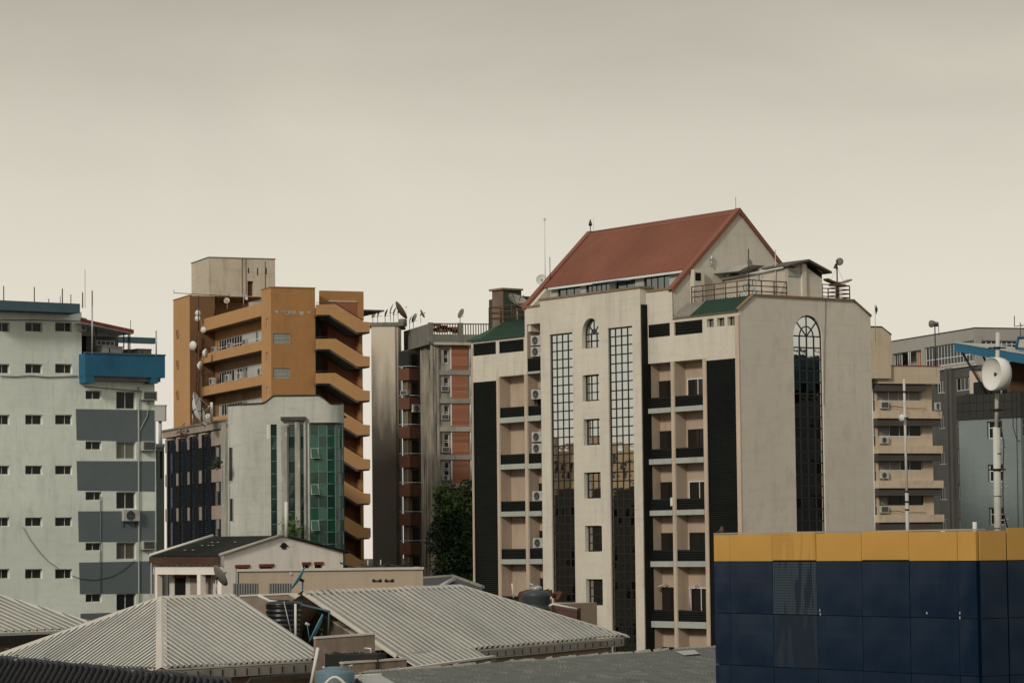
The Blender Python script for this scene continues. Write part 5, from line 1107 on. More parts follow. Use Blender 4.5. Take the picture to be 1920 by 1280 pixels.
# ============================================================ GREY BLUE BUILDING with blue roof, right edge
Q = Frame('blue_roofed_building', 1915, 850, 205, -46, 'slate grey building with dark tiled top band and flying blue roof', 'building')
slate = mat('slate_plaster', (.2, .24, .24), streak=.4, dirt=.4, dirtcol=(.12, .14, .14), var=.1)
tilem = mat('dark_tile', (.035, .035, .033), rough=.5, var=.2)
QX = lambda u, v=850, y=0: Q.fx(u, v, y)[0]; QZ = lambda u, v, y=0: Q.fx(u, v, y)[1]
xq0 = QX(1799, 850); zbq = QZ(1850, 785); ztq = QZ(1850, 738.5); yq1 = Q.fs(1990, 800)[0]
hq = [(QX(1851.5, 850), QZ(1865, v+33), QX(1880, 850), QZ(1865, v), .3, False) for v in (789, 870, 951, 1032)]
mb = MB(); wallgrid(mb, front(0), xq0, 0, 0, zbq, hq); mb.poly((xq0, 0, 0), (xq0, 6, 0), (xq0, 6, zbq), (xq0, 0, zbq)).build('wall', slate, Q.root)
hq2 = [(.25, QZ(1912, v+35), 2.0, QZ(1912, v), .3, False) for v in (783, 866, 946, 1030)]
mb = MB(); wallgrid(mb, side(0), 0, yq1, 0, zbq, hq2); mb.build('wall', slate, Q.root)
for h in hq: window(Q, front(0), h[0]+.01, h[1]+.01, h[2]-.01, h[3]-.01, .2, 2, [0, .62, 1], .07, whitef, dglass)
for h in hq2: window(Q, side(0), h[0]+.01, h[1]+.01, h[2]-.01, h[3]-.01, .15, 2, [0, .62, 1], .07, whitef, dglass)
Q.box('band_backing', tilem, xq0-.15, -.101, -.02, .3, zbq+.002, ztq-.01)
nx, nz = 9, 3; tw = (0-xq0+.1)/nx; th2 = (ztq-zbq)/nz
tme = MB().box(.012, tw-.012, -.1, -.022, .012, th2-.012).mesh('cladding_tile', tilem)
for i in range(nx):
    for j in range(nz): inst('cladding_tile', tme, Q.root, (xq0-.15+i*tw, rnd.uniform(-.006, .006), zbq+j*th2))
Q.box('band_backing', tilem, -.1, .08, -.1, yq1, zbq+.004, ztq)
Q.box('roof_deck', conc, xq0, -.11, .31, 9, ztq-.5, ztq-.3)
Q.box('parapet', tilem, xq0-.15, -.1, 1.0, 1.2, ztq-.35, ztq+.15)
MB().tube([(QX(1903, 850), -.05, 0), (QX(1907, 740), -.12, ztq)], .02, 4).tube([(QX(1899, 740), -.14, ztq), (QX(1901, 800), -.1, QZ(1901, 800)), (QX(1908, 825), -.1, QZ(1908, 825)), (QX(1914, 826), -.05, QZ(1914, 826))], .02, 4).build('cable', black, Q.root)
# roof house, tanks, blue roof slab on struts
yb = 1.6
hb = MB().box(QX(1818, 720, yb), QX(1846, 720, yb), yb, yb+3, ztq-.3, QZ(1832, 690, yb)).build('roof_house_wall', mat('pale_pink_wall', (.58, .48, .4), dirt=.3), Q.root)
MB().prism([(QX(1818, 720, yb)-.1, QZ(1832, 689.5, yb)), (QX(1846, 720, yb), QZ(1832, 692, yb)), (QX(1846, 720, yb), QZ(1832, 694, yb)), (QX(1818, 720, yb)-.1, QZ(1832, 691, yb))], front(yb-.2), 0, 3.4).build('roof_sheet', bluem, Q.root)
Q.box('brown_shed', mat('brown_shutter', (.1, .055, .03), var=.3), QX(1893, 700, yb+1), QX(1935, 700, yb+1), yb+1, yb+4, ztq-.3, QZ(1905, 677, yb+1))
yr_ = -.6; bz = lambda u, v: Q.fx(u, v, yr_)
A, Bq, C_, D_ = bz(1789.5, 643.5), bz(1990, 675), bz(1990, 694), bz(1789.5, 658.5)
MB().prism([A, Bq, C_, D_], front(yr_), 0, .25).build('blue_fascia', bluem, Q.root)
MB().prism([(A[0], A[1]+.03), (Bq[0], Bq[1]+.03), (Bq[0], Bq[1]+.11), (A[0], A[1]+.11)], front(yr_-.08), 0, 5.5).build('roof_sheet', slabm, Q.root)
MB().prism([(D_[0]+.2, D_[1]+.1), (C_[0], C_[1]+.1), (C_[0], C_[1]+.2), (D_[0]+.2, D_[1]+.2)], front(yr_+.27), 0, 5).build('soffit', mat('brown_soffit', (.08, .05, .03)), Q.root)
MB().tube([(*[Q.fx(1803, 659, .0)[0]], .0, Q.fx(1803, 659, .0)[1]), (Q.fx(1850, 737, .0)[0], .0, ztq)], .08, 6).build('strut', black, Q.root)
MB().tube([(*[Q.fx(1843, 666, .3)[0]], .3, Q.fx(1843, 666, .3)[1]), (Q.fx(1855, 690, .6)[0], .6, Q.fx(1855, 695, .6)[1])], .08, 6).build('strut', black, Q.root)
lp = [Q.fx(1906, 653, .5), Q.fx(1910, 633, .5), Q.fx(1945, 630, .5), Q.fx(1945, 656, .5)]
MB().prism([(a, b) for a, b in lp], front(.5), 0, 1.2).build('lantern_wall', acm, Q.root)
for P_, Q_ in zip(lp, lp[1:]+lp[:1]): MB().tube([(P_[0], .42, P_[1]), (Q_[0], .42, Q_[1])], .09, 4).build('lantern_frame', bluem, Q.root)
for i, (u, w_) in enumerate(((1845, .9), (1862, 1.0), (1878, 1.0))):
    o = empty('water_tank', Q.W(QX(u, 738, .9), .6, ztq-.28), Q.th, ('left black box tank under the blue roof', 'middle black box tank hidden partly by the big drum dish', 'right black box tank under the blue roof with white pipe')[i], 'water tank', 'black tanks under the blue roof')
    MB().box(-w_*.5, w_*.42, -.35, .35, 0, 1.15).build('tank_body', black, o); MB().box(-w_*.45, w_*.4, -.3, .3, 1.151, 1.2).build('lid', black, o)
    if i == 2: MB().tube([(.5, -.4, 0), (.5, -.4, 1.1)], .06, 6).build('pipe', whitef, o)

# ============================================================ YELLOW AND NAVY CLAD BUILDING, front right
Yb = Frame('clad_building', 1832, 1020, 60, -57, 'near building clad in navy panels with an amber top band', 'building')
navy = mat('navy_panel', (.004, .015, .036), rough=.24, var=.1, bump=.0, spec=.3, dirt=.04, dirtcol=(.03, .035, .045), fine=3, big=.5)
navn = navy.node_tree; _bb = navn.nodes['Principled BSDF']; _t = navn.nodes.new('ShaderNodeTexCoord'); _nn = navn.nodes.new('ShaderNodeTexNoise'); _nn.inputs['Scale'].default_value = .9; _nn.inputs['Detail'].default_value = 1; _bp = navn.nodes.new('ShaderNodeBump'); _bp.inputs['Strength'].default_value = .5; _bp.inputs['Distance'].default_value = .05
navn.links.new(_t.outputs['Object'], _nn.inputs['Vector']); navn.links.new(_nn.outputs[0], _bp.inputs['Height']); navn.links.new(_bp.outputs[0], _bb.inputs['Normal'])
amber = mat('amber_panel', (.5, .28, .065), rough=.4, var=.06, bump=.0, spec=.4, big=.6)
def perf(name, base, hole, s=20.0, thr=.56, hs=.3):
    m = bpy.data.materials.new(name); m.use_nodes = True; n = m.node_tree; b = n.nodes['Principled BSDF']; N = n.nodes.new; L = n.links.new; b.inputs['Roughness'].default_value = .45
    t = N('ShaderNodeTexCoord'); sp = N('ShaderNodeSeparateXYZ'); L(t.outputs['Object'], sp.inputs[0]); f = []
    for ax in ('X', 'Z'):
        a = N('ShaderNodeMath'); a.operation = 'MULTIPLY'; a.inputs[1].default_value = s; L(sp.outputs[ax], a.inputs[0]); c = N('ShaderNodeMath'); c.operation = 'FRACT'; L(a.outputs[0], c.inputs[0])
        d = N('ShaderNodeMath'); d.operation = 'COMPARE'; d.inputs[1].default_value = .5; d.inputs[2].default_value = hs; L(c.outputs[0], d.inputs[0]); f.append(d.outputs[0])
    g = N('ShaderNodeMath'); g.operation = 'MULTIPLY'; L(f[0], g.inputs[0]); L(f[1], g.inputs[1])
    mp_ = N('ShaderNodeMapping'); mp_.inputs['Scale'].default_value = (5, 5, .8); L(t.outputs['Object'], mp_.inputs[0]); nz = N('ShaderNodeTexNoise'); nz.inputs['Scale'].default_value = 1.1; nz.inputs['Detail'].default_value = 1; L(mp_.outputs[0], nz.inputs['Vector'])
    th = N('ShaderNodeMapRange'); th.inputs[1].default_value = thr-.08; th.inputs[2].default_value = thr; L(nz.outputs[0], th.inputs[0])
    h = N('ShaderNodeMath'); h.operation = 'MULTIPLY'; L(g.outputs[0], h.inputs[0]); L(th.outputs[0], h.inputs[1])
    x = N('ShaderNodeMix'); x.data_type = 'RGBA'; L(h.outputs[0], x.inputs[0]); x.inputs[6].default_value = (*base, 1); x.inputs[7].default_value = (*hole, 1); L(x.outputs[2], b.inputs['Base Color']); return m
perfn = perf('perforated_navy', (.0035, .012, .028), (.045, .07, .08), 17, thr=.46, hs=.33); perfn2 = perf('perforated_navy_sparse', (.0035, .012, .028), (.02, .035, .045), 17, thr=.6, hs=.33); perfa = perf('perforated_amber', (.5, .28, .065), (.2, .1, .02), 24, .52, .22)
YX = lambda u, v=1100: Yb.fx(u, v)[0]; YZ = lambda v, u=1600: Yb.fx(u, v)[1]
uxs = [1340, 1370.5, 1449.5, 1532, 1617, 1706, 1797, 1832]; xs = [YX(u, 1025) for u in uxs]; xs[-1] = 0
zr_ = [YZ(997.5), YZ(1051.5), YZ(1154), YZ(1256), YZ(1360), 8.0, 4, 0]
zsol = [(zr_[0], zr_[1])] + [(zr_[i], zr_[i+1]) for i in range(1, 4)]
Yb.box('backing_wall', black, xs[0]+.02, -.03, .06, 8, 0, zr_[0]-.05)
for j, (zt4, zb4) in enumerate(zsol):
    for i in range(7):
        p, q = xs[i]+.008, xs[i+1]-.008; am = j == 0; w_, h_ = q-p, zt4-zb4-.016
        m_ = (perfa if am else perfn if j == 1 else perfn2) if i == 2 and j < 3 else (amber if am else navy); bow = 0 if i == 2 else rnd.uniform(.004, .014)
        b = MB(); n = 5
        for a in range(n):
            for c in range(n):
                f = lambda s, t: (s*w_, -bow*math.sin(math.pi*s)*math.sin(math.pi*t)-.03, t*h_)
                b.poly(f(a/n, c/n), f((a+1)/n, c/n), f((a+1)/n, (c+1)/n), f(a/n, (c+1)/n), smooth=True)
        b.poly((0, -.03, h_), (w_, -.03, h_), (w_, .05, h_), (0, .05, h_)).poly((0, -.03, 0), (0, .05, 0), (0, .05, h_), (0, -.03, h_)).poly((w_, -.03, 0), (w_, .05, 0), (w_, .05, h_), (w_, -.03, h_)).poly((0, -.03, 0), (w_, -.03, 0), (w_, .05, 0), (0, .05, 0))
        dz = (.02 if am and i in (2, 4) else 0)
        b.build('amber_panel' if am else 'navy_panel', m_, Yb.root, (p, rnd.uniform(-.006, .004), zb4+.008+dz), (R(rnd.uniform(-.25, .25)), 0, 0))
MB().box(xs[0]-.01, 0, -.02, .25, zr_[0]+.004, zr_[0]+.035).build('coping', mat('weathered_coping', (.35, .33, .3), var=.2), Yb.root)
# right hand return, two facets
for j, (zt4, zb4) in enumerate(zsol[:4]):
    am = j == 0; xe_, ye_ = .02, .5
    for i, (ya1, yb1, th3) in enumerate(((0.0, .75, 0), (.77, 2.6, 1), (2.62, 4.4, 1))):
        a = (0.035+(.0 if i == 0 else .0), ya1+.02); b_ = (.035, yb1)
        MB().box(.035, .06, ya1+.02, yb1, zb4+.01, zt4-.008+(.06*(i > 0) if am else 0)).build('amber_panel' if am else 'navy_panel', amber if am else navy, Yb.root)
for (i, j, u, v) in ((0, 0, 1537.5, 1143), (0, 0, 1538.5, 1150), (0, 0, 1738, 1148), (0, 0, 1800, 1148), (0, 0, 1800, 1157)):
    x_, z_ = Yb.fx(u, v, -.05); MB().box(x_-.012, x_+.012, -.06, -.045, z_-.03, z_+.02).build('rivet', acm, Yb.root)
q = Yb.W(xs[0]+.15, .1, zr_[0]+.035); o = MB().lathe([(.01, 0), (.05, .02), (.06, .07), (.035, .11), (.03, .13), (.01, .16)], 10).tube([(0, 0, .05), (-.13, .02, .03)], .02, 6, .008).tube([(.02, 0, .13), (.06, 0, .13)], .014, 5, .004).build('bird', mat('brown_bird', (.09, .06, .045)), None, q, label='small brown bird perched on the left end of amber band', cat='bird')
# poles on its roof
o = empty('antenna_mast', wp(1872, 1060, 66), 0, 'thick white mast carrying the large drum dish at the right', 'mast'); q = Vector(o.location); zz2 = lambda v: wp(1872, v, 66).z-q.z
polew = mat('peeling_white_pole', (.5, .5, .46), dirt=.7, dirtcol=(.12, .1, .08), patch=.5, patchcol=(.65, .65, .6), fine=30, zs=.5)
topx = wp(1871, 622, 66).x-q.x
MB().tube([(0, 0, 0), (wp(1868.5, 800, 66).x-q.x, 0, zz2(800))], .088, 10).build('lower_tube', polew, o); MB().tube([(wp(1868.5, 800, 66).x-q.x, 0, zz2(800)+.001), (topx, 0, zz2(623))], .05, 10).build('upper_tube', polew, o)
for v in (652, 768, 880): x_ = wp(1869.5, v, 66).x-q.x; MB().tube([(x_, 0, zz2(v+2)), (x_, 0, zz2(v-2))], .12 if v > 700 else .085, 10).box(x_-.2, x_+.2, -.03, .03, zz2(v)-.015, zz2(v)+.015).build('clamp', black, o)
for v in (838, 914, 975): MB().tube([(.05, -.05, zz2(v)), (.22, -.05, zz2(v-1)), (.25, -.05, zz2(v-4))], .012, 4).build('step_iron', galv, o)
MB().tube([(.08, -.1, zz2(780)), (.17, -.1, zz2(830)), (.13, -.1, zz2(900)), (.12, -.1, zz2(960)), (.25, -.1, zz2(1000))], .015, 4).build('cable', black, o)
for v in (690, 735, 800, 850, 930, 990): x_ = wp(1870.5, v, 66).x-q.x; MB().tube([(x_, 0, zz2(v+.8)), (x_, 0, zz2(v-.8))], .093, 10).build('tie', black, o)
o2 = empty('drum_dish', wp(1864, 701, 65.6), 0, 'large round white drum dish clamped to the thick mast', 'drum antenna'); d = Vector((-.88, -.47, .02)); Mx = rotto(d); rd = .38
MB().lathe([(.01, .02), (rd*.5, .05), (rd*.8, .11), (rd*.97, .19)], 32, Mx, -d*.12).build('reflector', dishw, o2)
MB().lathe([(rd*.97, .2), (rd, .2), (rd*1.02, 0), (rd*.97, -.1), (rd*.6, -.14), (.01, -.16)], 32, Mx, -d*.12).build('shroud', dishw, o2)
MB().box(.14, .34, .05, .2, -.16, .12).tube([(.24, .12, .12), (.24, .12, .17)], .03, 6).box(.30, .35, .04, .1, -.1, .02).build('radio_unit', acm, o2); MB().tube([(.02, .1, 0), (.2, .12, 0)], .045, 6).build('bracket', black, o2)
o = empty('antenna_mast', wp(1703, 1060, 68), 0, 'slim white mast with a little square antenna above the amber band', 'mast'); q = Vector(o.location); zz2 = lambda v: wp(1703, v, 68).z-q.z
MB().tube([(0, 0, 0), (0, 0, zz2(920))], .042, 8).build('lower_tube', polew, o); MB().tube([(0, 0, zz2(944)), (-.01, 0, zz2(710))], .03, 8).build('upper_tube', polew, o)
for v in (734, 921, 940, 955): MB().tube([(0, 0, zz2(v+1.5)), (0, 0, zz2(v-1.5))], .055, 8).build('clamp', black, o)
o2 = empty('flat_antenna', wp(1703, 783, 67.9), 0, 'tiny square white antenna on the slim mast', 'antenna'); MB().lathe([(.01, .0), (.06, .01), (.085, .04), (.085, .055), (.01, .06)], 8, rotto((-.7, -.7, 0)), (-.13, -.02, 0)).build('reflector', dishw, o2); MB().tube([(-.12, 0, 0), (0, 0, 0)], .015, 5).build('arm', black, o2)
for u, v, lb in ((1768.5, 992, 'short white pipe stub left of the blue roofed building'), (1828.5, 978, 'taller white pipe stub near the corner of amber band')):
    rod(wp(u, 1020, 63), wp(u, v, 63).z-wp(u, 1020, 63).z, lb, .05, dishw, 'vent_pipe', 'pipe', 'pipe stubs behind the amber band')
# ============================================================ ROOFS IN FRONT
roofm = mat('ribbed_sheet_roof', (.64, .64, .59), rough=.5, metal=.0, var=.1, dirt=.5, dirtcol=(.33, .31, .27), bump=.15, fine=20, spec=.4, zs=1, big=.8)
roofd = mat('sheet_trim', (.5, .47, .41), rough=.6, var=.1, dirt=.5, dirtcol=(.3, .25, .19), zs=1)
guttm = mat('grey_gutter', (.34, .31, .27), dirt=.5, var=.2)
wallt = mat('tan_house_wall', (.33, .25, .18), dirt=.5, dirtcol=(.14, .1, .07), var=.12)
roofp = [roofm, mat('ribbed_sheet_warm', (.68, .645, .58), rough=.5, var=.1, dirt=.6, dirtcol=(.4, .31, .22), patch=.4, patchcol=(.42, .34, .26), bump=.1, zs=1), mat('ribbed_sheet_cool', (.56, .575, .535), rough=.5, var=.1, dirt=.4, dirtcol=(.28, .27, .22), bump=.1, zs=1), mat('rib_side_shade', (.22, .22, .195), rough=.8, var=.3)]  # last entry: rib shade put into the colour as dark strips along the ribs
def ribs(name, P0, eave, up, L_, T_, cl, cr, m, parent, pitch=.28, h=.05, ax=.35):
    """Ribbed sheet roof: origin P0 at the eave, eave direction, upslope direction; cl/cr(t) give the cut at slope distance t."""
    e, u = Vector(eave).normalized(), Vector(up).normalized(); nrm = e.cross(u).normalized(); nrm = nrm if nrm.z > 0 else -nrm; b = MB(); P0 = Vector(P0)
    s = 0.0
    def span(x):    # slope range in which x lies inside the cuts
        lo, hi = None, None
        for k in range(41):
            t = T_*k/40
            if cl(t)-1e-6 <= x <= cr(t)+1e-6: lo = t if lo is None else lo; hi = t
        return lo, hi
    x = 0.0
    n = int(L_/pitch); rq = random.Random(len(name)+int(L_*10)); mi = []; cur = 0
    for i in range(n+1):
        x0 = i*pitch
        cur = rq.choice((0, 0, 0, 1, 2)) if rq.random() < .45 else cur
        for p, q, ha, hb in ((0, .13, 0, 0), (.13, .42, 0, 0), (.42, .5, 0, 0), (.5, .56, 0, h), (.56, .86, h, h), (.86, 1.0, h, 0)):
            a, c = x0+p*pitch, min(L_, x0+q*pitch)
            if c <= a: continue
            ra, rc = span(a), span(c)
            if ra[0] is None or rc[0] is None: continue
            wv = lambda X_, t: nrm*(.012*math.sin(X_*1.7+t)+.01*math.sin(t*2.3+X_))
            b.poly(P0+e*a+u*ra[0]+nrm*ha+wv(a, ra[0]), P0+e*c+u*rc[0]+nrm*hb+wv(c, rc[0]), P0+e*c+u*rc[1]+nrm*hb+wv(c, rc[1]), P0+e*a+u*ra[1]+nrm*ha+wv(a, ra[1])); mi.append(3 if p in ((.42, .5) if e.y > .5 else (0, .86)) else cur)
    o = b.build(name, m, parent)
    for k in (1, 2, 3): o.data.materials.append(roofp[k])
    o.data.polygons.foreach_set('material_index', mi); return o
def cap(pts, w_, m, parent, name='ridge_cap', th=.05, up=.08):
    b = MB()
    for A, C in zip(pts, pts[1:]):
        A, C = Vector(A), Vector(C); d = (C-A).normalized(); s = d.cross(Vector((0, 0, 1))).normalized()*w_
        b.poly(A-s+Vector((0, 0, up-.1*1)), C-s+Vector((0, 0, up-.1)), C+Vector((0, 0, up)), A+Vector((0, 0, up))).poly(A+Vector((0, 0, up)), C+Vector((0, 0, up)), C+s+Vector((0, 0, up-.1)), A+s+Vector((0, 0, up-.1)))
        b.poly(A-s+Vector((0, 0, up-.1)), A-s+Vector((0, 0, up-.16)), C-s+Vector((0, 0, up-.16)), C-s+Vector((0, 0, up-.1))).poly(A+s+Vector((0, 0, up-.1)), A+s+Vector((0, 0, up-.16)), C+s+Vector((0, 0, up-.16)), C+s+Vector((0, 0, up-.1)))
    return b.build(name, m, parent)
# --- hipped roof, left of centre
H1 = Frame('ribbed_roof_house', 303, 1253, 100, -38, 'house under the big hipped ribbed roof left of centre in front', 'house')
ze1 = H1.fs(303, 1253, 0)[1]; h1 = 4.75; za1 = wp(307, 1120, 106.9).z
apx = Vector((-h1, h1, za1)); rise = za1-ze1
yend = H1.fs(613, 1238, 0)[0]; sl = Vector((-h1, 0, rise)).normalized(); TS = math.hypot(h1, rise)
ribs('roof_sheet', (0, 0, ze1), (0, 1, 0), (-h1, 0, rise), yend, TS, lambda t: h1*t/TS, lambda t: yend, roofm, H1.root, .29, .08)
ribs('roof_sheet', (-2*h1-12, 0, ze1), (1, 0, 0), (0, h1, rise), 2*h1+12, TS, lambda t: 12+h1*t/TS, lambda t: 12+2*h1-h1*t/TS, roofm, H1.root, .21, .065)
yv = yend
MB().poly((-2*h1, 0, ze1), (-h1, h1, za1), (-h1, yv, za1), (-2*h1, yv, ze1)).build('roof_sheet', roofm, H1.root)
cap([(0.05, -.05, ze1-.02), apx], .2, roofd, H1.root, 'hip_cap'); cap([(-2*h1-.1, -.05, ze1), apx], .16, roofd, H1.root, 'hip_cap'); cap([apx, (-h1, yv, za1)], .2, roofd, H1.root)
cap([(0, yv, ze1), (-h1, yv, za1)], .1, slabm, H1.root, 'verge_trim')
H1.box('fascia', roofd, -.02, .05, -.05, yv, ze1-.07, ze1-.01); H1.box('gutter', guttm, -.12, .12, 0, yv+.03, ze1-.42, ze1-.1)
H1.box('fascia', roofd, -2*h1, -.03, -.1, -.03, ze1-.1, ze1-.01); H1.box('gutter', guttm, -2*h1, -.13, -.12, -.02, ze1-.4, ze1-.11)
gt = MB().box(.121, .14, 0, .05, ze1-.38, ze1-.14).mesh('gutter_clip', black)
k = .4
while k < yv: inst('gutter_clip', gt, H1.root, (0, k, 0)); k += .62
H1.box('wall', wallt, -2*h1+.5, -.5, .5, yv-.3, 0, ze1-.3); H1.box('soffit', wallt, -.49, -.13, .13, yv, ze1-.38, ze1-.3)
# --- long ribbed roof right of centre
H3 = Frame('long_roof_house', 745, 1230, 110, -24, 'house under the long ribbed roof right of centre in front', 'house')
ze3 = wp(745, 1230, 110).z; L3_ = H3.fz(1180, 1192, ze3)[1]; xoff = 0
h3 = 4.0; zr3 = wp(571, 1112, 111.6).z; T3 = math.hypot(h3, zr3-ze3); yap = 0
# ridge: local y where the hip starts
y_hip = H3.fs(864, 1097, -h3)[0]; zr3b = H3.fs(864, 1097, -h3)[1]; zr3 = (zr3+zr3b)/2
T3 = math.hypot(h3, zr3-ze3)
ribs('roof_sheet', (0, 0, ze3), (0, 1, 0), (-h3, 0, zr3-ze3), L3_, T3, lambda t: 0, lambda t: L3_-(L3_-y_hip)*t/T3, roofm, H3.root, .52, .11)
MB().poly((0, L3_, ze3), (-h3, y_hip, zr3), (-2*h3, L3_, ze3)).poly((-2*h3, 0, ze3), (-2*h3, L3_, ze3), (-h3, y_hip, zr3), (-h3, 0, zr3)).build('roof_sheet', roofm, H3.root)
cap([(-h3, -.1, zr3), (-h3, y_hip, zr3)], .2, roofd, H3.root); cap([(-h3, y_hip, zr3), (0.05, L3_+.05, ze3)], .22, roofd, H3.root, 'hip_cap'); cap([(0, 0, ze3), (-h3, 0, zr3)], .12, roofd, H3.root, 'verge_trim')
yst = H3.fz(921, 1218, ze3)[1]
H3.box('fascia', roofd, -.02, .06, yst, L3_+.05, ze3-.09, ze3-.01); H3.box('gutter', guttm, -.1, .12, yst+.3, L3_-.4, ze3-.36, ze3-.11)
g_ = MB().box(.121, .14, 0, .07, ze3-.33, ze3-.15).mesh('gutter_clip', black); k = yst+.6
while k < L3_-.5: inst('gutter_clip', g_, H3.root, (0, k, 0)); k += .85
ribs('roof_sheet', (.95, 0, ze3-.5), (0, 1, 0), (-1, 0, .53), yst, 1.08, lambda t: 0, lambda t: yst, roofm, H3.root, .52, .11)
H3.box('fascia', roofd, .93, .99, 0, yst, ze3-.58, ze3-.52); H3.box('gutter', guttm, .8, 1.0, 1.0, yst-.2, ze3-.85, ze3-.6)
H3.box('wall', wallt, -2*h3+.4, -.12, .2, L3_-1.3, 0, ze3-.3); H3.box('eave_board', roofd, -.11, .1, .2, L3_-.42, ze3-.41, ze3-.37)
MB().tube([(.9, 1.1, ze3-.7), (.5, .9, ze3-2.5)], .09, 6).build('downpipe', whitef, H3.root)
# --- far left roof
H0 = Frame('left_roof_house', 0, 1186, 125, -38, 'house under the partly hidden ribbed roof at the left edge', 'house')
ze0 = wp(0, 1186, 125).z; yE0 = H0.fz(196, 1180, ze0)[1]+1.5; zr0 = wp(0, 1117, 131).z; h0 = 5.0; T0 = math.hypot(h0, zr0-ze0)
ys0 = H0.fz(-90, 1188, ze0)[1]; yh0_ = H0.fs(0, 1117, -h0)[0]
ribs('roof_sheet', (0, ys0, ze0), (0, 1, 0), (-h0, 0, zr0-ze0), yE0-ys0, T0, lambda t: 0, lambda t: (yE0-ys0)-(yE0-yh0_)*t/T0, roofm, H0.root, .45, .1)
cap([(-h0, ys0, zr0), (-h0, yh0_, zr0)], .2, roofd, H0.root); cap([(-h0, yh0_, zr0), (0, yE0, ze0)], .2, roofd, H0.root, 'hip_cap')
MB().poly((-h0, yh0_, zr0), (0, yE0, ze0), (-2*h0, yE0, ze0)).build('roof_sheet', roofm, H0.root)
H0.box('fascia', roofd, -.02, .06, ys0, yE0, ze0-.12, ze0-.01); H0.box('gutter', black, -.12, .05, ys0, yE0, ze0-.5, ze0-.13)
hw = [(H0.fs(10, 1200, -.5)[0], ze0-2.4, H0.fs(25, 1200, -.5)[0], ze0-.65, .3, True)]
mb = MB(); wallgrid(mb, side(-.5), ys0, yE0-.5, 0, ze0-.45, [(H0.fs(10, 1200, -.5)[0], ze0-2.2, H0.fs(25, 1200, -.5)[0], ze0-.7, .3, False)]); mb.build('wall', wallt, H0.root)
window(H0, side(-.5), H0.fs(10, 1200, -.5)[0]+.02, ze0-2.18, H0.fs(25, 1200, -.5)[0]-.02, ze0-.72, .2, 2, 1, .06, whitef, bglass)
# --- service yard between the two roofs: parapet walls, tank, blue dishes
wallc = mat('weathered_parapet', (.23, .18, .14), dirt=.9, dirtcol=(.07, .055, .045), var=.25, patch=.35, patchcol=(.34, .24, .16), big=1.2)
Yd = Frame('yard_parapet', 590, 1190, 112, -10, 'weathered brown parapet walls between the two ribbed roofs', 'wall')
P = lambda u, v, d: (Yd.Ri @ (wp(u, v, d)-Yd.o))
def wallseg(A, B_, z1a, z1b, th, name='wall', z0=0, capm=roofd):
    A, B_ = Vector(A), Vector(B_); d = (B_-A); d.z = 0; d.normalize(); s = Vector((-d.y, d.x, 0))*th/2
    b = MB(); 
    for z_a, z_b, za_, zb_ in ((z0, z0, z1a, z1b),):
        q = [A-s, B_-s, B_+s, A+s]; lo = [Vector((p.x, p.y, z0)) for p in q]; hi = [Vector((p.x, p.y, z)) for p, z in zip(q, (z1a, z1b, z1b, z1a))]
        b.poly(*hi); [b.poly(lo[i], lo[(i+1) % 4], hi[(i+1) % 4], hi[i]) for i in range(4)]
    b.build(name, wallc, Yd.root); s2 = s*1.35; q = [A-s2, B_-s2, B_+s2, A+s2]
    c = MB(); hi = [Vector((p.x, p.y, z+.004)) for p, z in zip(q, (z1a, z1b, z1b, z1a))]; h2_ = [p+Vector((0, 0, .07)) for p in hi]; c.poly(*h2_); [c.poly(hi[i], hi[(i+1) % 4], h2_[(i+1) % 4], h2_[i]) for i in range(4)]
    c.build('coping', capm, Yd.root)
a, b_ = P(450, 1118, 119), P(549, 1114, 119); wallseg(a, b_, a.z, b_.z, .25)
a, b_ = P(549, 1115, 118.8), P(669, 1190, 111.5); wallseg(a, b_, a.z, b_.z, .25)
a, b_ = P(590, 1197, 106), P(701, 1189, 107); wallseg(a, b_, a.z, b_.z, .2)
a, b_ = P(640, 1244, 103), P(760, 1236, 104.5); wallseg(a, b_, a.z, b_.z, .2)
mb = MB()
for i in range(26): p = P(rnd.uniform(615, 715), rnd.uniform(1226, 1236), 104.3); mb.lathe([(.01, 0), (rnd.uniform(.15, .4), .02), (.1, rnd.uniform(.04, .1)), (.01, .1)], 6, None, p)
mb = MB(); a, b_ = P(612, 1243, 104.2), P(722, 1238, 104.8); mb.box(a.x, b_.x, a.y-.2, a.y+1.2, a.z-.3, a.z+.32)
for i in range(30): mb.lathe([(rnd.uniform(.05, .16), 0), (.03, rnd.uniform(.02, .08))], 6, None, (rnd.uniform(a.x, b_.x), a.y+rnd.uniform(-.1, .9), a.z+.32))
mb.build('mossy_rubble', mat('moss_black', (.02, .022, .018), var=.5), Yd.root, kind='stuff')
MB().tube([P(683, 1215, 105), P(695, 1215, 105), P(695, 1234, 105)], .05, 6).build('pipe', galv, Yd.root); MB().tube([P(705, 1234, 104.3), P(705, 1256, 104.3)], .08, 6).build('pipe', mat('teal_pipe', (.05, .14, .14)), Yd.root)
MB().tube([P(498, 1122, 113), P(545, 1128, 112), P(617, 1145, 111), P(616, 1190, 111)], .05, 5).build('pipe', mat('teal_pipe2', (.07, .12, .13)), Yd.root)
o = empty('water_tank', wp(532, 1215, 110), 0, 'big black ribbed water tank in the yard between the ribbed roofs', 'water tank', None); q = o.location; tz = lambda v: wp(532, v, 110).z-q.z; tr_ = 33.5/5400*110
pr = [(.01, tz(1212)), (tr_*.97, tz(1212))]; k = 0
zz3, zt5 = tz(1210), tz(1136)
while zz3 < zt5: pr += [(tr_, zz3), (tr_, zz3+.09), (tr_*.955, zz3+.12), (tr_*.955, zz3+.15)]; zz3 += .18
pr += [(tr_, zt5), (tr_, tz(1131)), (tr_*.9, tz(1127)), (tr_*.35, tz(1126)), (tr_*.35, tz(1124)), (.01, tz(1123.5))]
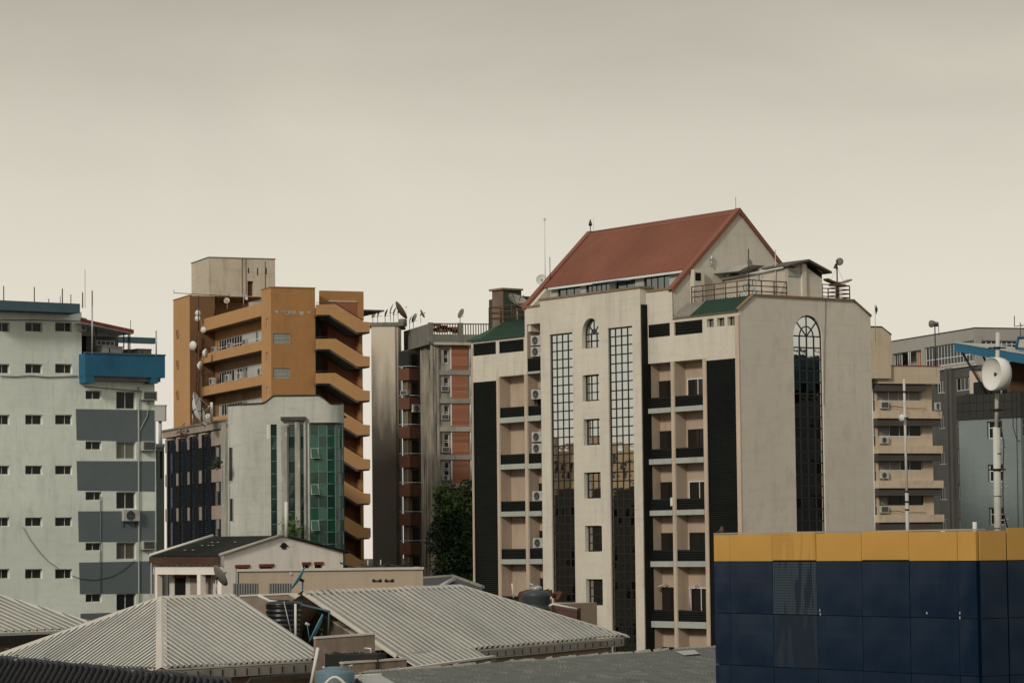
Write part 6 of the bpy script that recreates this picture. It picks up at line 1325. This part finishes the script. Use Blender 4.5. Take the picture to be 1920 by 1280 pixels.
tankm = mat('black_plastic', (.014, .014, .015), rough=.35, bump=0, spec=.5); MB().lathe(pr, 40).build('tank_body', tankm, o)
MB().tube([(tr_*.72, -tr_*.75, tz(1212)), (tr_*.72, -tr_*.75, tz(1131))], .05, 6).build('pipe', dishw, o); MB().tube([(tr_*.1, -tr_, tz(1126)), (tr_*.6, -tr_, tz(1200))], .02, 4).build('cable', galv, o)
MB().tube([wp(484, 1115, 110)-q, wp(505, 1126, 110)-q, wp(522, 1128, 110)-q], .06, 6).build('inlet_pipe', dishw, o)
def bluedish(u, v, d, r, az, el, mast, label):
    bm_ = mat('blue_dish', (.1, .26, .36), var=.12, bump=0, dirt=.2) if 'blue_dish' not in bpy.data.materials else bpy.data.materials['blue_dish']
    o = dish(wp(u, v, d), r, az, el, mast, label, bm_, 0, 'blue satellite dishes in the yard', .16, True, bm_, n=28); return o
bluedish(566, 1136, 112, .5, -93, 32, wp(578, 1087, 112).z-wp(566, 1136, 112).z, 'upper blue dish with long feed arm standing above the ribbed roof ridge')
bluedish(601, 1208, 108, .58, -91, 26, wp(596, 1181, 108).z-wp(601, 1208, 108).z, 'lower blue dish seen edge on behind the brown parapet')
rod(wp(582, 1290, 96), wp(598, 1212, 96).z-wp(598, 1290, 96).z, 'pale leaning pipe before the right corner of the hipped roof', .06, dishw, 'leaning_pipe', 'pipe', 'pipes in the yard').rotation_euler = (0, R(11), 0)
# --- white house with dark old roof behind
Hh = Frame('white_house', 420, 1060, 158, -52, 'old white house with dark spotted roof and gable behind ribbed roofs', 'house')
wh = mat('white_house_wall', (.84, .79, .72), dirt=.45, dirtcol=(.24, .22, .18), var=.06)
oldr = mat('old_dark_roof', (.02, .022, .018), var=.5, rough=.95, fine=8, dirt=.3, dirtcol=(.05, .045, .03))
hs = lambda u, v: Hh.fs(u, v, 0)
gA, gB, gC = hs(531, 1006), hs(643, 1034), hs(420, 1037); yAp, yEnd2 = gA[0], hs(643, 1040)[0]
holes = [(hs(442, 1070)[0], hs(450, 1095)[1], hs(467, 1070)[0], hs(455, 1063.5)[1], .3, True), (hs(487, 1070)[0], hs(500, 1080)[1], hs(512.5, 1070)[0], hs(500, 1062)[1], .3, True), (hs(567.5, 1062)[0], hs(574, 1075)[1], hs(581, 1062)[0], hs(574, 1058.5)[1], .3, True), (hs(590, 1062)[0], hs(597, 1075)[1], hs(605, 1062)[0], hs(597, 1058)[1], .3, True)]
mb = MB(); zg = min(gB[1], gC[1]); wallgrid(mb, side(0), 0, yEnd2, 0, zg, holes); mb.poly((0, 0, zg), (0, yEnd2, zg), (0, yEnd2, gB[1]), (0, yAp, gA[1]), (0, 0, gC[1])).build('gable_wall', wh, Hh.root)
for h in holes: MB().box(.0, .05, h[0]-.05, h[2]+.05, h[3]-.003, h[3]+.16).build('red_lintel', mat('red_lintel', (.2, .05, .03)) if 'red_lintel' not in bpy.data.materials else bpy.data.materials['red_lintel'], Hh.root); window(Hh, side(0), h[0], h[1], h[2], h[3], .2, 2, 1, .06, black, dglass)
vz = hs(532, 1023); MB().lathe([(.01, 0), (.1, .0), (.17, .03), (.2, .03), (.2, .0)], 8, rotto((1, 0, 0)), (.005, vz[0], vz[1])).tube([(.03, vz[0]-.28, vz[1]), (.03, vz[0]+.28, vz[1])], .04, 4).build('gable_vent', black, Hh.root)
xB = Hh.fx(290, 1040)[0]; ov = .35
Lr = [(.12, -ov, gC[1]-.15), (xB, -ov, gC[1]-.15), (xB, yAp, gA[1]+.05), (.12, yAp, gA[1]+.05)]
nb = 30; mb = MB()
for i in range(nb*4):
    a = .12+(xB-.12)*i/(nb*4); c_ = .12+(xB-.12)*(i+1)/(nb*4); ha, hb = .05*math.sin(i*math.pi/2), .05*math.sin((i+1)*math.pi/2)
    mb.poly((a, -ov, gC[1]-.15+ha), (c_, -ov, gC[1]-.15+hb), (c_, yAp, gA[1]+.05+hb), (a, yAp, gA[1]+.05+ha))
mb.poly((.12, yAp, gA[1]+.06), (xB, yAp, gA[1]+.06), (xB, yEnd2+ov, gB[1]-.1), (.12, yEnd2+ov, gB[1]-.1)).build('roof', oldr, Hh.root)
for x_ in (.1, xB): MB().tube([(x_, -ov, gC[1]-.08), (x_, yAp, gA[1]+.14)], .1, 5).build('verge_mortar', dishw if x_ < 0 else mat('mortar', (.4, .38, .33), dirt=.5), Hh.root)
MB().tube([(.1, yAp, gA[1]+.12), (.1, yEnd2+ov, gB[1]-.05)], .07, 5).build('verge_mortar', oldr, Hh.root)
sp = MB()
for (u, v) in ((379, 1027), (391, 1027), (399, 1027), (398, 1019.5), (409, 1020), (441, 1019), (362, 1037), (347, 1037)):
    y_ = yAp*.62 if v < 1022 else yAp*.45 if v < 1030 else yAp*.2; f = (y_+ov)/(yAp+ov); x_ = Hh.fx(u, v, y_)[0]; z_ = gC[1]-.15+(gA[1]+.2-gC[1])*f
    sp.lathe([(.01, 0), (.1, .01), (.01, .03)], 6, None, (x_, y_, z_+.06))
sp.build('lichen_spots', dishw, Hh.root, kind='stuff')
zf = gC[1]-.2
MB().box(xB, .1, -ov-.02, -ov+.05, zf-.42, zf+.02).build('fascia', mat('rotten_fascia', (.075, .04, .025), var=.4), Hh.root)
Hh.box('lintel_beam', wh, xB+.1, -.02, -.15, .2, zf-.95, zf-.45); Hh.box('wall', mat('grey_white_wall', (.6, .59, .54), dirt=.4), xB+.2, -.02, .8, .9, 0, zf-.5)
for u in (296, 377, 416): x_ = Hh.fx(u, 1090)[0]; Hh.box('column', wh, x_-.2, x_+.16, -.14, .19, 0, zf-.955)
for (u0, u1) in ((328, 347.5), (357, 373), (380, 394)):
    x0_, x1_ = Hh.fx(u0, 1100, .78)[0], Hh.fx(u1, 1100, .78)[0]; zt6 = Hh.fx(u0, 1083, .78)[1]
    Hh.box('door', darkv if u0 == 328 else panelb, x0_, x1_, .76, .799, 0, zt6); Hh.box('red_lintel', bpy.data.materials['red_lintel'], x0_-.05, x1_+.05, .7, .795, zt6+.003, zt6+.18)
MB().tube([(xB+.3, -.4, 3), (xB+.3, -.4, zf-.3)], .05, 5).build('cable_riser', galv, Hh.root)
dish(wp(406, 1118, 150), .6, 62, 28, wp(406, 1083, 150).z-wp(406, 1118, 150).z, 'grey dish seen from behind against the white house wall', dishg)
rod(wp(537, 1006, 157), 1.9, 'short white post at the apex of the white gable', .1, dishw, 'roof_post', 'post', 'posts on the white house')
# --- tan parapet building behind the long roof
Hp = Frame('low_tan_building', 793, 1090, 142, -70, 'low tan flat roofed building behind the ribbed roofs', 'building')
s0_ = Frame(None, 448, 1090, 139, 4); s0_.root = empty('front_wall', Hp.Ri @ (s0_.o-Hp.o), s0_.th-Hp.th); s0_.root.parent = Hp.root
tanw = mat('tan_render', (.4, .33, .25), dirt=.4, dirtcol=(.2, .16, .11), var=.08, patch=.2, patchcol=(.5, .42, .28)); wl = s0_.fx(793, 1080)[0]; zt7 = s0_.fx(620, 1069)[1]
s0_.box('wall', tanw, 0, wl, 0, .25, 0, zt7); s0_.box('coping', roofd, -.1, wl+.05, -.1, .4, zt7+.003, zt7+.12); s0_.box('roof_deck', conc, 0, wl, .26, 6, 0, zt7-.15); s0_.box('wall', tanw, wl-.25, wl, .401, 6, zt7-.14, zt7+.1)
for u in (707, 730): a = s0_.fx(u-6, 1088)[0]; c_ = s0_.fx(u+6, 1088)[0]; z_ = s0_.fx(u, 1088)[1]; MB().tube([(a, -.08, z_), (c_, -.08, z_)], .025, 5).lathe([(.01, 0), (.09, 0), (.01, .1)], 8, rotto((0, -1, 0)), (a, -.0, z_)).lathe([(.01, 0), (.09, 0), (.01, .1)], 8, rotto((0, -1, 0)), (c_, -.0, z_)).build('wall_bracket', black, s0_.root)
jk = MB()
for i in range(14): x_ = s0_.fx(rnd.uniform(655, 760), 1066)[0]; jk.tube([(x_, .6, zt7+.1), (x_+rnd.uniform(-1, 1), .8, zt7+rnd.uniform(.1, .4))], .04, 5)
jk.build('roof_clutter', black, s0_.root, kind='stuff')
for u, lb in ((690, 'left short pale pipe on the tan flat roof'), (714, 'right short pale pipe on the tan flat roof')): rod(wp(u, 1066, 141), .45, lb, .035, galv, 'vent_pipe', 'pipe', 'pipes on the tan flat roof')
# corrugated upright sheets in front of the house
for u0, u1, lb in ((437, 484.5, 'left upright corrugated grey sheet fence before the white house'), (504, 546, 'right upright corrugated grey sheet fence before the tan wall')):
    A_ = wp(u0, 1118, 132); B__ = wp(u1, 1118, 132); zt8 = wp(u0, 1093, 132).z; n = int((u1-u0)/4.6); o = empty('sheet_fence', A_, 0, lb, 'fence', 'corrugated sheet fences'); st = (B__-A_)/n; me = None
    for i in range(n):
        p = st*i
        if me is None: me = MB().poly((0, 0, 0), (st.x*.3, -.06, 0), (st.x*.3, -.06, zt8-A_.z), (0, 0, zt8-A_.z)).poly((st.x*.3, -.06, 0), (st.x*.65, -.06, 0), (st.x*.65, -.06, zt8-A_.z), (st.x*.3, -.06, zt8-A_.z)).poly((st.x*.65, -.06, 0), (st.x*.8, .04, 0), (st.x*.8, .04, zt8-A_.z), (st.x*.65, -.06, zt8-A_.z)).box(st.x*.8, st.x, .04, .06, 0, zt8-A_.z).mesh('sheet_rib', mat('zinc_sheet', (.22, .23, .22), metal=.3, rough=.5, dirt=.4))
        inst('sheet_rib', me, o, p)
# dark low roof behind the long roof ridge and rusty roofs with round tank
Lr_ = Frame('dark_roof_house', 860, 1090, 150, -40, 'low house with dark blue black roof behind the long ribbed roof', 'house')
MB().poly(*[Lr_.Ri @ (wp(u, v, d)-Lr_.o) for u, v, d in ((793, 1084, 160), (850, 1080, 160), (905, 1100, 148), (900, 1130, 140), (793, 1125, 140))]).build('roof', mat('blueblack_roof', (.02, .024, .03), rough=.6, dirt=.3), Lr_.root)
MB().tube([Lr_.Ri @ (wp(793, 1084, 160)-Lr_.o), Lr_.Ri @ (wp(850, 1080, 160)-Lr_.o), Lr_.Ri @ (wp(905, 1100, 148)-Lr_.o)], .12, 5).build('ridge_cap', conc, Lr_.root)
MB().tube([Lr_.Ri @ (wp(825, 1100, 150)-Lr_.o), Lr_.Ri @ (wp(850, 1086, 155)-Lr_.o)], .15, 4).build('roof_flashing', galv, Lr_.root); Lr_.box('wall', wallt, -6, 2, 1, 9, 0, wp(860, 1125, 150).z-.3)
Rr = Frame('rusty_roof_house', 1040, 1130, 150, -20, 'small house with rusty broken roof beside the long ribbed roof', 'house'); q2 = lambda u, v, d: Rr.Ri @ (wp(u, v, d)-Rr.o)
rustr = mat('rusty_roof', (.1, .045, .03), var=.4, dirt=.6, dirtcol=(.05, .03, .02))
MB().poly(q2(975, 1117, 152), q2(1035, 1122, 152), q2(1035, 1150, 146), q2(960, 1150, 146)).poly(q2(1035, 1134, 150), q2(1082, 1140, 150), q2(1082, 1175, 147), q2(1035, 1175, 147)).build('roof', rustr, Rr.root)
for k in range(9): a = q2(970+k*8, rnd.uniform(1115, 1124), 151); MB().prism([(0, 0), (rnd.uniform(.4, .9), rnd.uniform(-.2, .25)), (rnd.uniform(.4, .8), .35), (.1, .2)], lambda x, z, c: (x, c, z), 0, .05).build('broken_sheet', rustr, Rr.root, a, (rnd.uniform(-.5, .5), 0, rnd.uniform(-.5, .5)))
Rr.box('wall', rustr, q2(1035, 1140, 150).x, q2(1082, 1140, 150).x, .6, 1, 0, q2(1060, 1140, 150).z); MB().tube([q2(1010, 1146, 149), q2(1036, 1132, 149), q2(1082, 1141, 149)], .06, 5).build('roof_flashing', dishw, Rr.root)
o = empty('water_tank', wp(1006, 1136, 146), 0, 'round black tank with stacked lid among rusty roofs before cream tower', 'water tank'); q = o.location; tz = lambda v: wp(1006, v, 146).z-q.z
MB().lathe([(.01, tz(1150)), (.66, tz(1150)), (.68, tz(1137)), (.62, tz(1135)), (.7, tz(1130)), (.68, tz(1122)), (.72, tz(1119)), (.72, tz(1113)), (.62, tz(1108)), (.3, tz(1106)), (.01, tz(1106))], 24).build('tank_body', mat('slate_tank', (.04, .05, .055), rough=.5), o)
MB().lathe([(.25, tz(1106)), (.3, tz(1103)), (.28, tz(1099)), (.1, tz(1097)), (.01, tz(1097))], 14).build('lid', galv, o); MB().tube([(-.1, -.3, tz(1098)), (-.35, -.3, tz(1092)), (-.1, -.3, tz(1094))], .05, 5).build('pipe', dishw, o)
rod(wp(963, 1120, 150), .75, 'short leaning white stick near the rusty roofs', .04, dishw, 'stick', 'pole', None).rotation_euler = (0, -.1, 0)
# --- grey weathered roof at the bottom
Gr = Frame('old_sheet_roof_house', 1000, 1240, 92, -30, 'house under the mottled grey old sheet roof along the bottom', 'house'); q3 = lambda u, v, d: Gr.Ri @ (wp(u, v, d)-Gr.o)
oldg = mat('mottled_sheet', (.13, .14, .13), var=.4, rough=.95, fine=22, bump=.4, dirt=.8, dirtcol=(.03, .035, .03), zs=1, patch=.3, patchcol=(.34, .34, .3), big=1.5)
A, Bz, C_, D_ = q3(680, 1264, 88), q3(1346, 1214, 104), q3(1380, 1330, 84), q3(600, 1340, 74)
nU, nV = 120, 6; mb = MB()
def bil(s, t): return A.lerp(Bz, s).lerp(D_.lerp(C_, s), t)
nG = (Bz-A).cross(D_-A).normalized(); nG = nG if nG.z > 0 else -nG
for i in range(-110, nU*3):
    for j in range(nV):
        if i/(nU*3)+(j+1)/nV*.3 <= 0 or i/(nU*3)+j/nV*.3 >= 1: continue
        P4 = []
        for (a, c_) in ((i, j), (i+1, j), (i+1, j+1), (i, j+1)):
            t = c_/nV; s = a/(nU*3)+(t-.0)*.3; s = min(1, max(0, s)); P4.append(bil(s, t)+nG*(.075*math.sin(a*2*math.pi/3)+.02*math.sin(s*23+t*4)-.04*(t > .55)))
        mb.poly(*P4)
mb.build('roof_sheet', oldg, Gr.root)
frg = random.Random(3); fr2 = MB()
for i in range(230):
    s = frg.random(); p = bil(s, -.012+frg.uniform(-.008, .012)); w_ = frg.uniform(.1, .6); d = (Bz-A).normalized(); h_ = frg.uniform(.04, .13)
    fr2.poly(p-d*w_/2, p+d*w_/2, p+d*w_*.45+Vector((0, frg.uniform(-.2, 0), h_)), p-d*w_*.5+Vector((0, -.05, h_*.8)))
fr2.build('broken_ridge', flat('broken_cement', (.75, .74, .68), .9), Gr.root, kind='stuff')
MB().poly(bil(.86, .06)+nG*.1, bil(.92, .055)+nG*.1, bil(.935, .14)+nG*.1, bil(.885, .15)+nG*.1).build('patch_sheet', galv, Gr.root)
Gr.box('wall', wallt, q3(700, 1290, 90).x, q3(1300, 1290, 95).x, 1.5, 8, 0, min(A.z, Bz.z)-2)
# little zinc roof beside it
Zr = Frame('zinc_lean_to', 690, 1275, 86, -30, 'little pale corrugated lean-to roof beside the mottled grey roof', 'lean-to'); q4 = lambda u, v, d: Zr.Ri @ (wp(u, v, d)-Zr.o); mb = MB(); n = 14
for i in range(n*2):
    a = q4(664, 1268, 87).lerp(q4(712, 1266, 87), i/(n*2)); b1 = q4(664, 1268, 87).lerp(q4(712, 1266, 87), (i+1)/(n*2)); c1 = q4(700, 1292, 80).lerp(q4(760, 1292, 80), (i+1)/(n*2)); d1 = q4(700, 1292, 80).lerp(q4(760, 1292, 80), i/(n*2)); e1 = Vector((0, 0, .05)) 
    mb.poly(a+e1*(i % 2), b1+e1*((i+1) % 2), c1+e1*((i+1) % 2), d1+e1*(i % 2))
mb.build('roof_sheet', galv, Zr.root); MB().tube([q4(660, 1269, 87), q4(716, 1265, 87)], .07, 5).build('ridge_cap', roofd, Zr.root); Zr.box('wall', wallt, -1.5, 1.5, .5, 2.5, 0, q4(700, 1292, 80).z-.3)
# low wall between
a, b_ = P(712, 1262, 98), P(925, 1232, 103); wallseg(a, b_, a.z, b_.z, .2)
# blue grey tank at the bottom
o = empty('water_tank', wp(628, 1262, 84), 0, 'blue grey water tank cut off by the bottom edge', 'water tank'); q = o.location; tz = lambda v: wp(628, v, 84).z-q.z; r0 = 37/5400*84
btk = mat('blue_grey_tank', (.12, .19, .23), rough=.5, dirt=.4, dirtcol=(.2, .22, .2))
MB().lathe([(r0, tz(1300)), (r0, tz(1262)), (r0*.96, tz(1257)), (r0*.6, tz(1254)), (r0*.58, tz(1250.5)), (r0*.3, tz(1249)), (.01, tz(1249))], 28).build('tank_body', btk, o); MB().tube([(r0*.75, 0, tz(1257)), (r0*.75, 0, tz(1248)), (r0*.9, 0, tz(1247))], .04, 6).tube([(-r0*.5, 0, tz(1254)), (-r0*.6, 0, tz(1248))], .04, 6).build('pipe', acm, o)
o2 = MB().tube([Vector((0, 0, 0))+Vector((-.33+.66*t, 0, .22*math.sin(math.pi*min(1, t*1.1)))) for t in [k/8 for k in range(9)]], .045, 6).build('bent_pipe', dishw, None, wp(630, 1283, 82), label='bent white pipe arching in front of the blue grey tank', cat='pipe')
# corrugated eave strip under the hipped roof, black tarred roof at the lower left
Bk = Frame('tarred_roof_house', 200, 1250, 62, 8, 'house under the black tarred corrugated roof at the lower left', 'house'); q5 = lambda u, v, d: Bk.Ri @ (wp(u, v, d)-Bk.o)
tar = mat('black_tar', (.012, .013, .014), rough=.55, var=.5, fine=14, bump=1.0, patch=.0, spec=.35); tarw = mat('tar_patchy', (.02, .025, .028), rough=.6, var=.5, fine=14, bump=1.0, patch=.75, patchcol=(.26, .29, .29))
A, Bz = q5(-60, 1228, 62), q5(432, 1276, 56); C_, D_ = q5(470, 1345, 44), q5(-80, 1345, 50); b = MB(); nn = 44
for i in range(nn*4):
    s0, s1 = i/(nn*4), (i+1)/(nn*4); e0, e1 = (.07*math.sin(i*math.pi/2), .07*math.sin((i+1)*math.pi/2)); sk = .1
    b.poly(A.lerp(Bz, s0)+Vector((0, 0, e0)), A.lerp(Bz, s1)+Vector((0, 0, e1)), D_.lerp(C_, s1-sk)+Vector((0, 0, e1)), D_.lerp(C_, s0-sk)+Vector((0, 0, e0)))
b.build('roof_sheet', tar, Bk.root)
b = MB(); nn = 60; rg = random.Random(8); row = []
for i in range(nn+1):
    p = A.lerp(Bz, i/nn); row.append([p+Vector((0, -.55*t/3, .1*math.sin(math.pi*t/3)-.14*t/3+.03+rg.uniform(-.012, .02))) for t in range(4)])
for i in range(nn):
    for t in range(3): b.poly(row[i][t], row[i+1][t], row[i+1][t+1], row[i][t+1], smooth=True)
b.build('tarred_ridge', tarw, Bk.root)
fk = MB()
for i in range(130):
    k_ = rg.randint(1, nn-1); t_ = rg.randint(0, 2); p = row[k_][t_].lerp(row[k_][t_+1], rg.random())+Vector((rg.uniform(-.06, .06), 0, .035)); s_ = rg.uniform(.012, .06); a_ = rg.uniform(0, 1.2)
    d_ = Vector((math.cos(a_), .2, math.sin(a_)*.5))*s_; e_ = Vector((-.3, -.6, .5))*s_*rg.uniform(.3, .7); fk.poly(p-d_, p+e_, p+d_, p-e_)
fk.build('silver_fleck', flat('silver_fleck', (.42, .46, .45), .6), Bk.root, kind='stuff'); Bk.box('wall', wallt, A.x+1, Bz.x-.5, -3, .5, 0, Bz.z-1.3)
MB().box(-2, 2, -.05, 0, -.2, 0).build('eave_shadow_board', wallt, Bk.root, q5(480, 1275, 90)) if False else None
ft = Frame('yard_shelter', 520, 1268, 97, -38, 'corrugated shelter edge under the hipped roof eave', 'shelter'); q6 = lambda u, v, d: ft.Ri @ (wp(u, v, d)-ft.o); b = MB(); a0, a1 = q6(470, 1271, 97), q6(590, 1260, 103); dd = Vector((.3, 0, .25))
for i in range(60):
    p, r_ = a0.lerp(a1, i/60), a0.lerp(a1, (i+1)/60); e0, e1 = Vector((0, 0, .05*(i % 2))), Vector((0, 0, .05*((i+1) % 2))); b.poly(p+e0, r_+e1, r_+e1-dd*.9, p+e0-dd*.9)
b.build('roof_sheet', guttm, ft.root)
# --- neighbours outside the frame, for reflections in the panes and, further down, added to shade lower walls
def block(name, cx, cy, wx, wy, h, rz, m, label, nf, gable=0, wn=8):
    o = empty(name, (cx, cy, 0), R(rz), label, 'building'); b = MB(); b.box(-wx/2, wx/2, -wy/2, wy/2, 0, h).build('wall', m, o)
    if gable: MB().prism([(-wy/2-.5, h), (wy/2+.5, h), (0, h+gable)], lambda a, z, c: (c, a, z), -wx/2-.5, wx/2+.5).build('roof', bluem if 'blue' in label else oldr, o)
    me = MB().box(-.7, .7, -.05, .05, -.65, .65).mesh('window', dglass)
    for k in range(nf):
        for i in range(wn):
            x = -wx/2+wx*(i+.5)/wn; z = h-2-3.2*k
            inst('window', me, o, (x, -wy/2-.03, z)); inst('window', me, o, (x, wy/2+.03, z))
            y = -wy/2+wy*(i+.5)/wn
            if wn <= 8: inst('window', me, o, (-wx/2-.03, y, z), (0, 0, math.pi/2)); inst('window', me, o, (wx/2+.03, y, z), (0, 0, math.pi/2))
    return o
block('apartment_building', -75, 214, 26, 26, 25, 20, mat('warm_cream', (.62, .43, .27)), 'warm cream apartment block hidden behind the pale green hotel', 6, 0)
block('apartment_building', -150, 232, 30, 26, 22, 12, wh, 'white apartment block hidden far behind the pale green hotel', 5, 0)
rb = block('apartment_building', 86, 156, 30, 24, 27.6, -30, mat('dark_slate', (.04, .045, .05)), 'slate office with raised blue roof beyond the right picture edge', 5, 0)
block('apartment_building', -49, 203, 16, 24, 20.5, 17, mat('dark_render', (.1, .08, .062)), 'dark low apartment block hidden right behind the pale green hotel', 5, 0)
block('apartment_building', 130, 128, 34, 24, 19, -20, tan, 'tan office beyond the right picture edge', 4, 0)

darkb = mat('deep_blue_roof', (.015, .045, .065), rough=.6)
MB().box(-15, 15, -12, 12, 28.7, 30.2).prism([(-12.5, 30.2), (12.5, 30.2), (0, 31.6)], lambda a, z, c: (c, a, z), -15.3, 15.3).build('raised_roof', darkb, rb)
for i in range(7):
    for s_ in (-1, 1): MB().tube([(-14+28*i/6, 11.5*s_, 27.6), (-14+28*i/6, 11.5*s_, 28.7)], .15, 5).build('roof_post', darkb, rb)
dr = bpy.data.materials['dark_render']
for i, (x_, y_, a_, b_, h_, r_, lb) in enumerate(((-52, 118, 22, 26, 25, 25, 'added brown shading block beyond the left picture edge, near'), (-78, 150, 24, 24, 28, 10, 'added brown shading block beyond the left picture edge, behind the near one'), (-48, 62, 20, 24, 24, -10, 'added brown shading block left of the viewpoint'), (70, 96, 26, 26, 26, 20, 'added brown shading block beyond the right picture edge'), (44, 30, 22, 22, 22, -15, 'added brown shading block right of the viewpoint'), (-14, -46, 44, 18, 26, 5, 'added long brown shading block behind the viewpoint'))):
    block('apartment_building', x_, y_, a_, b_, h_, r_, dr, lb, 5, 0, 6)  # unseen blocks, added to keep sky light off the lower walls
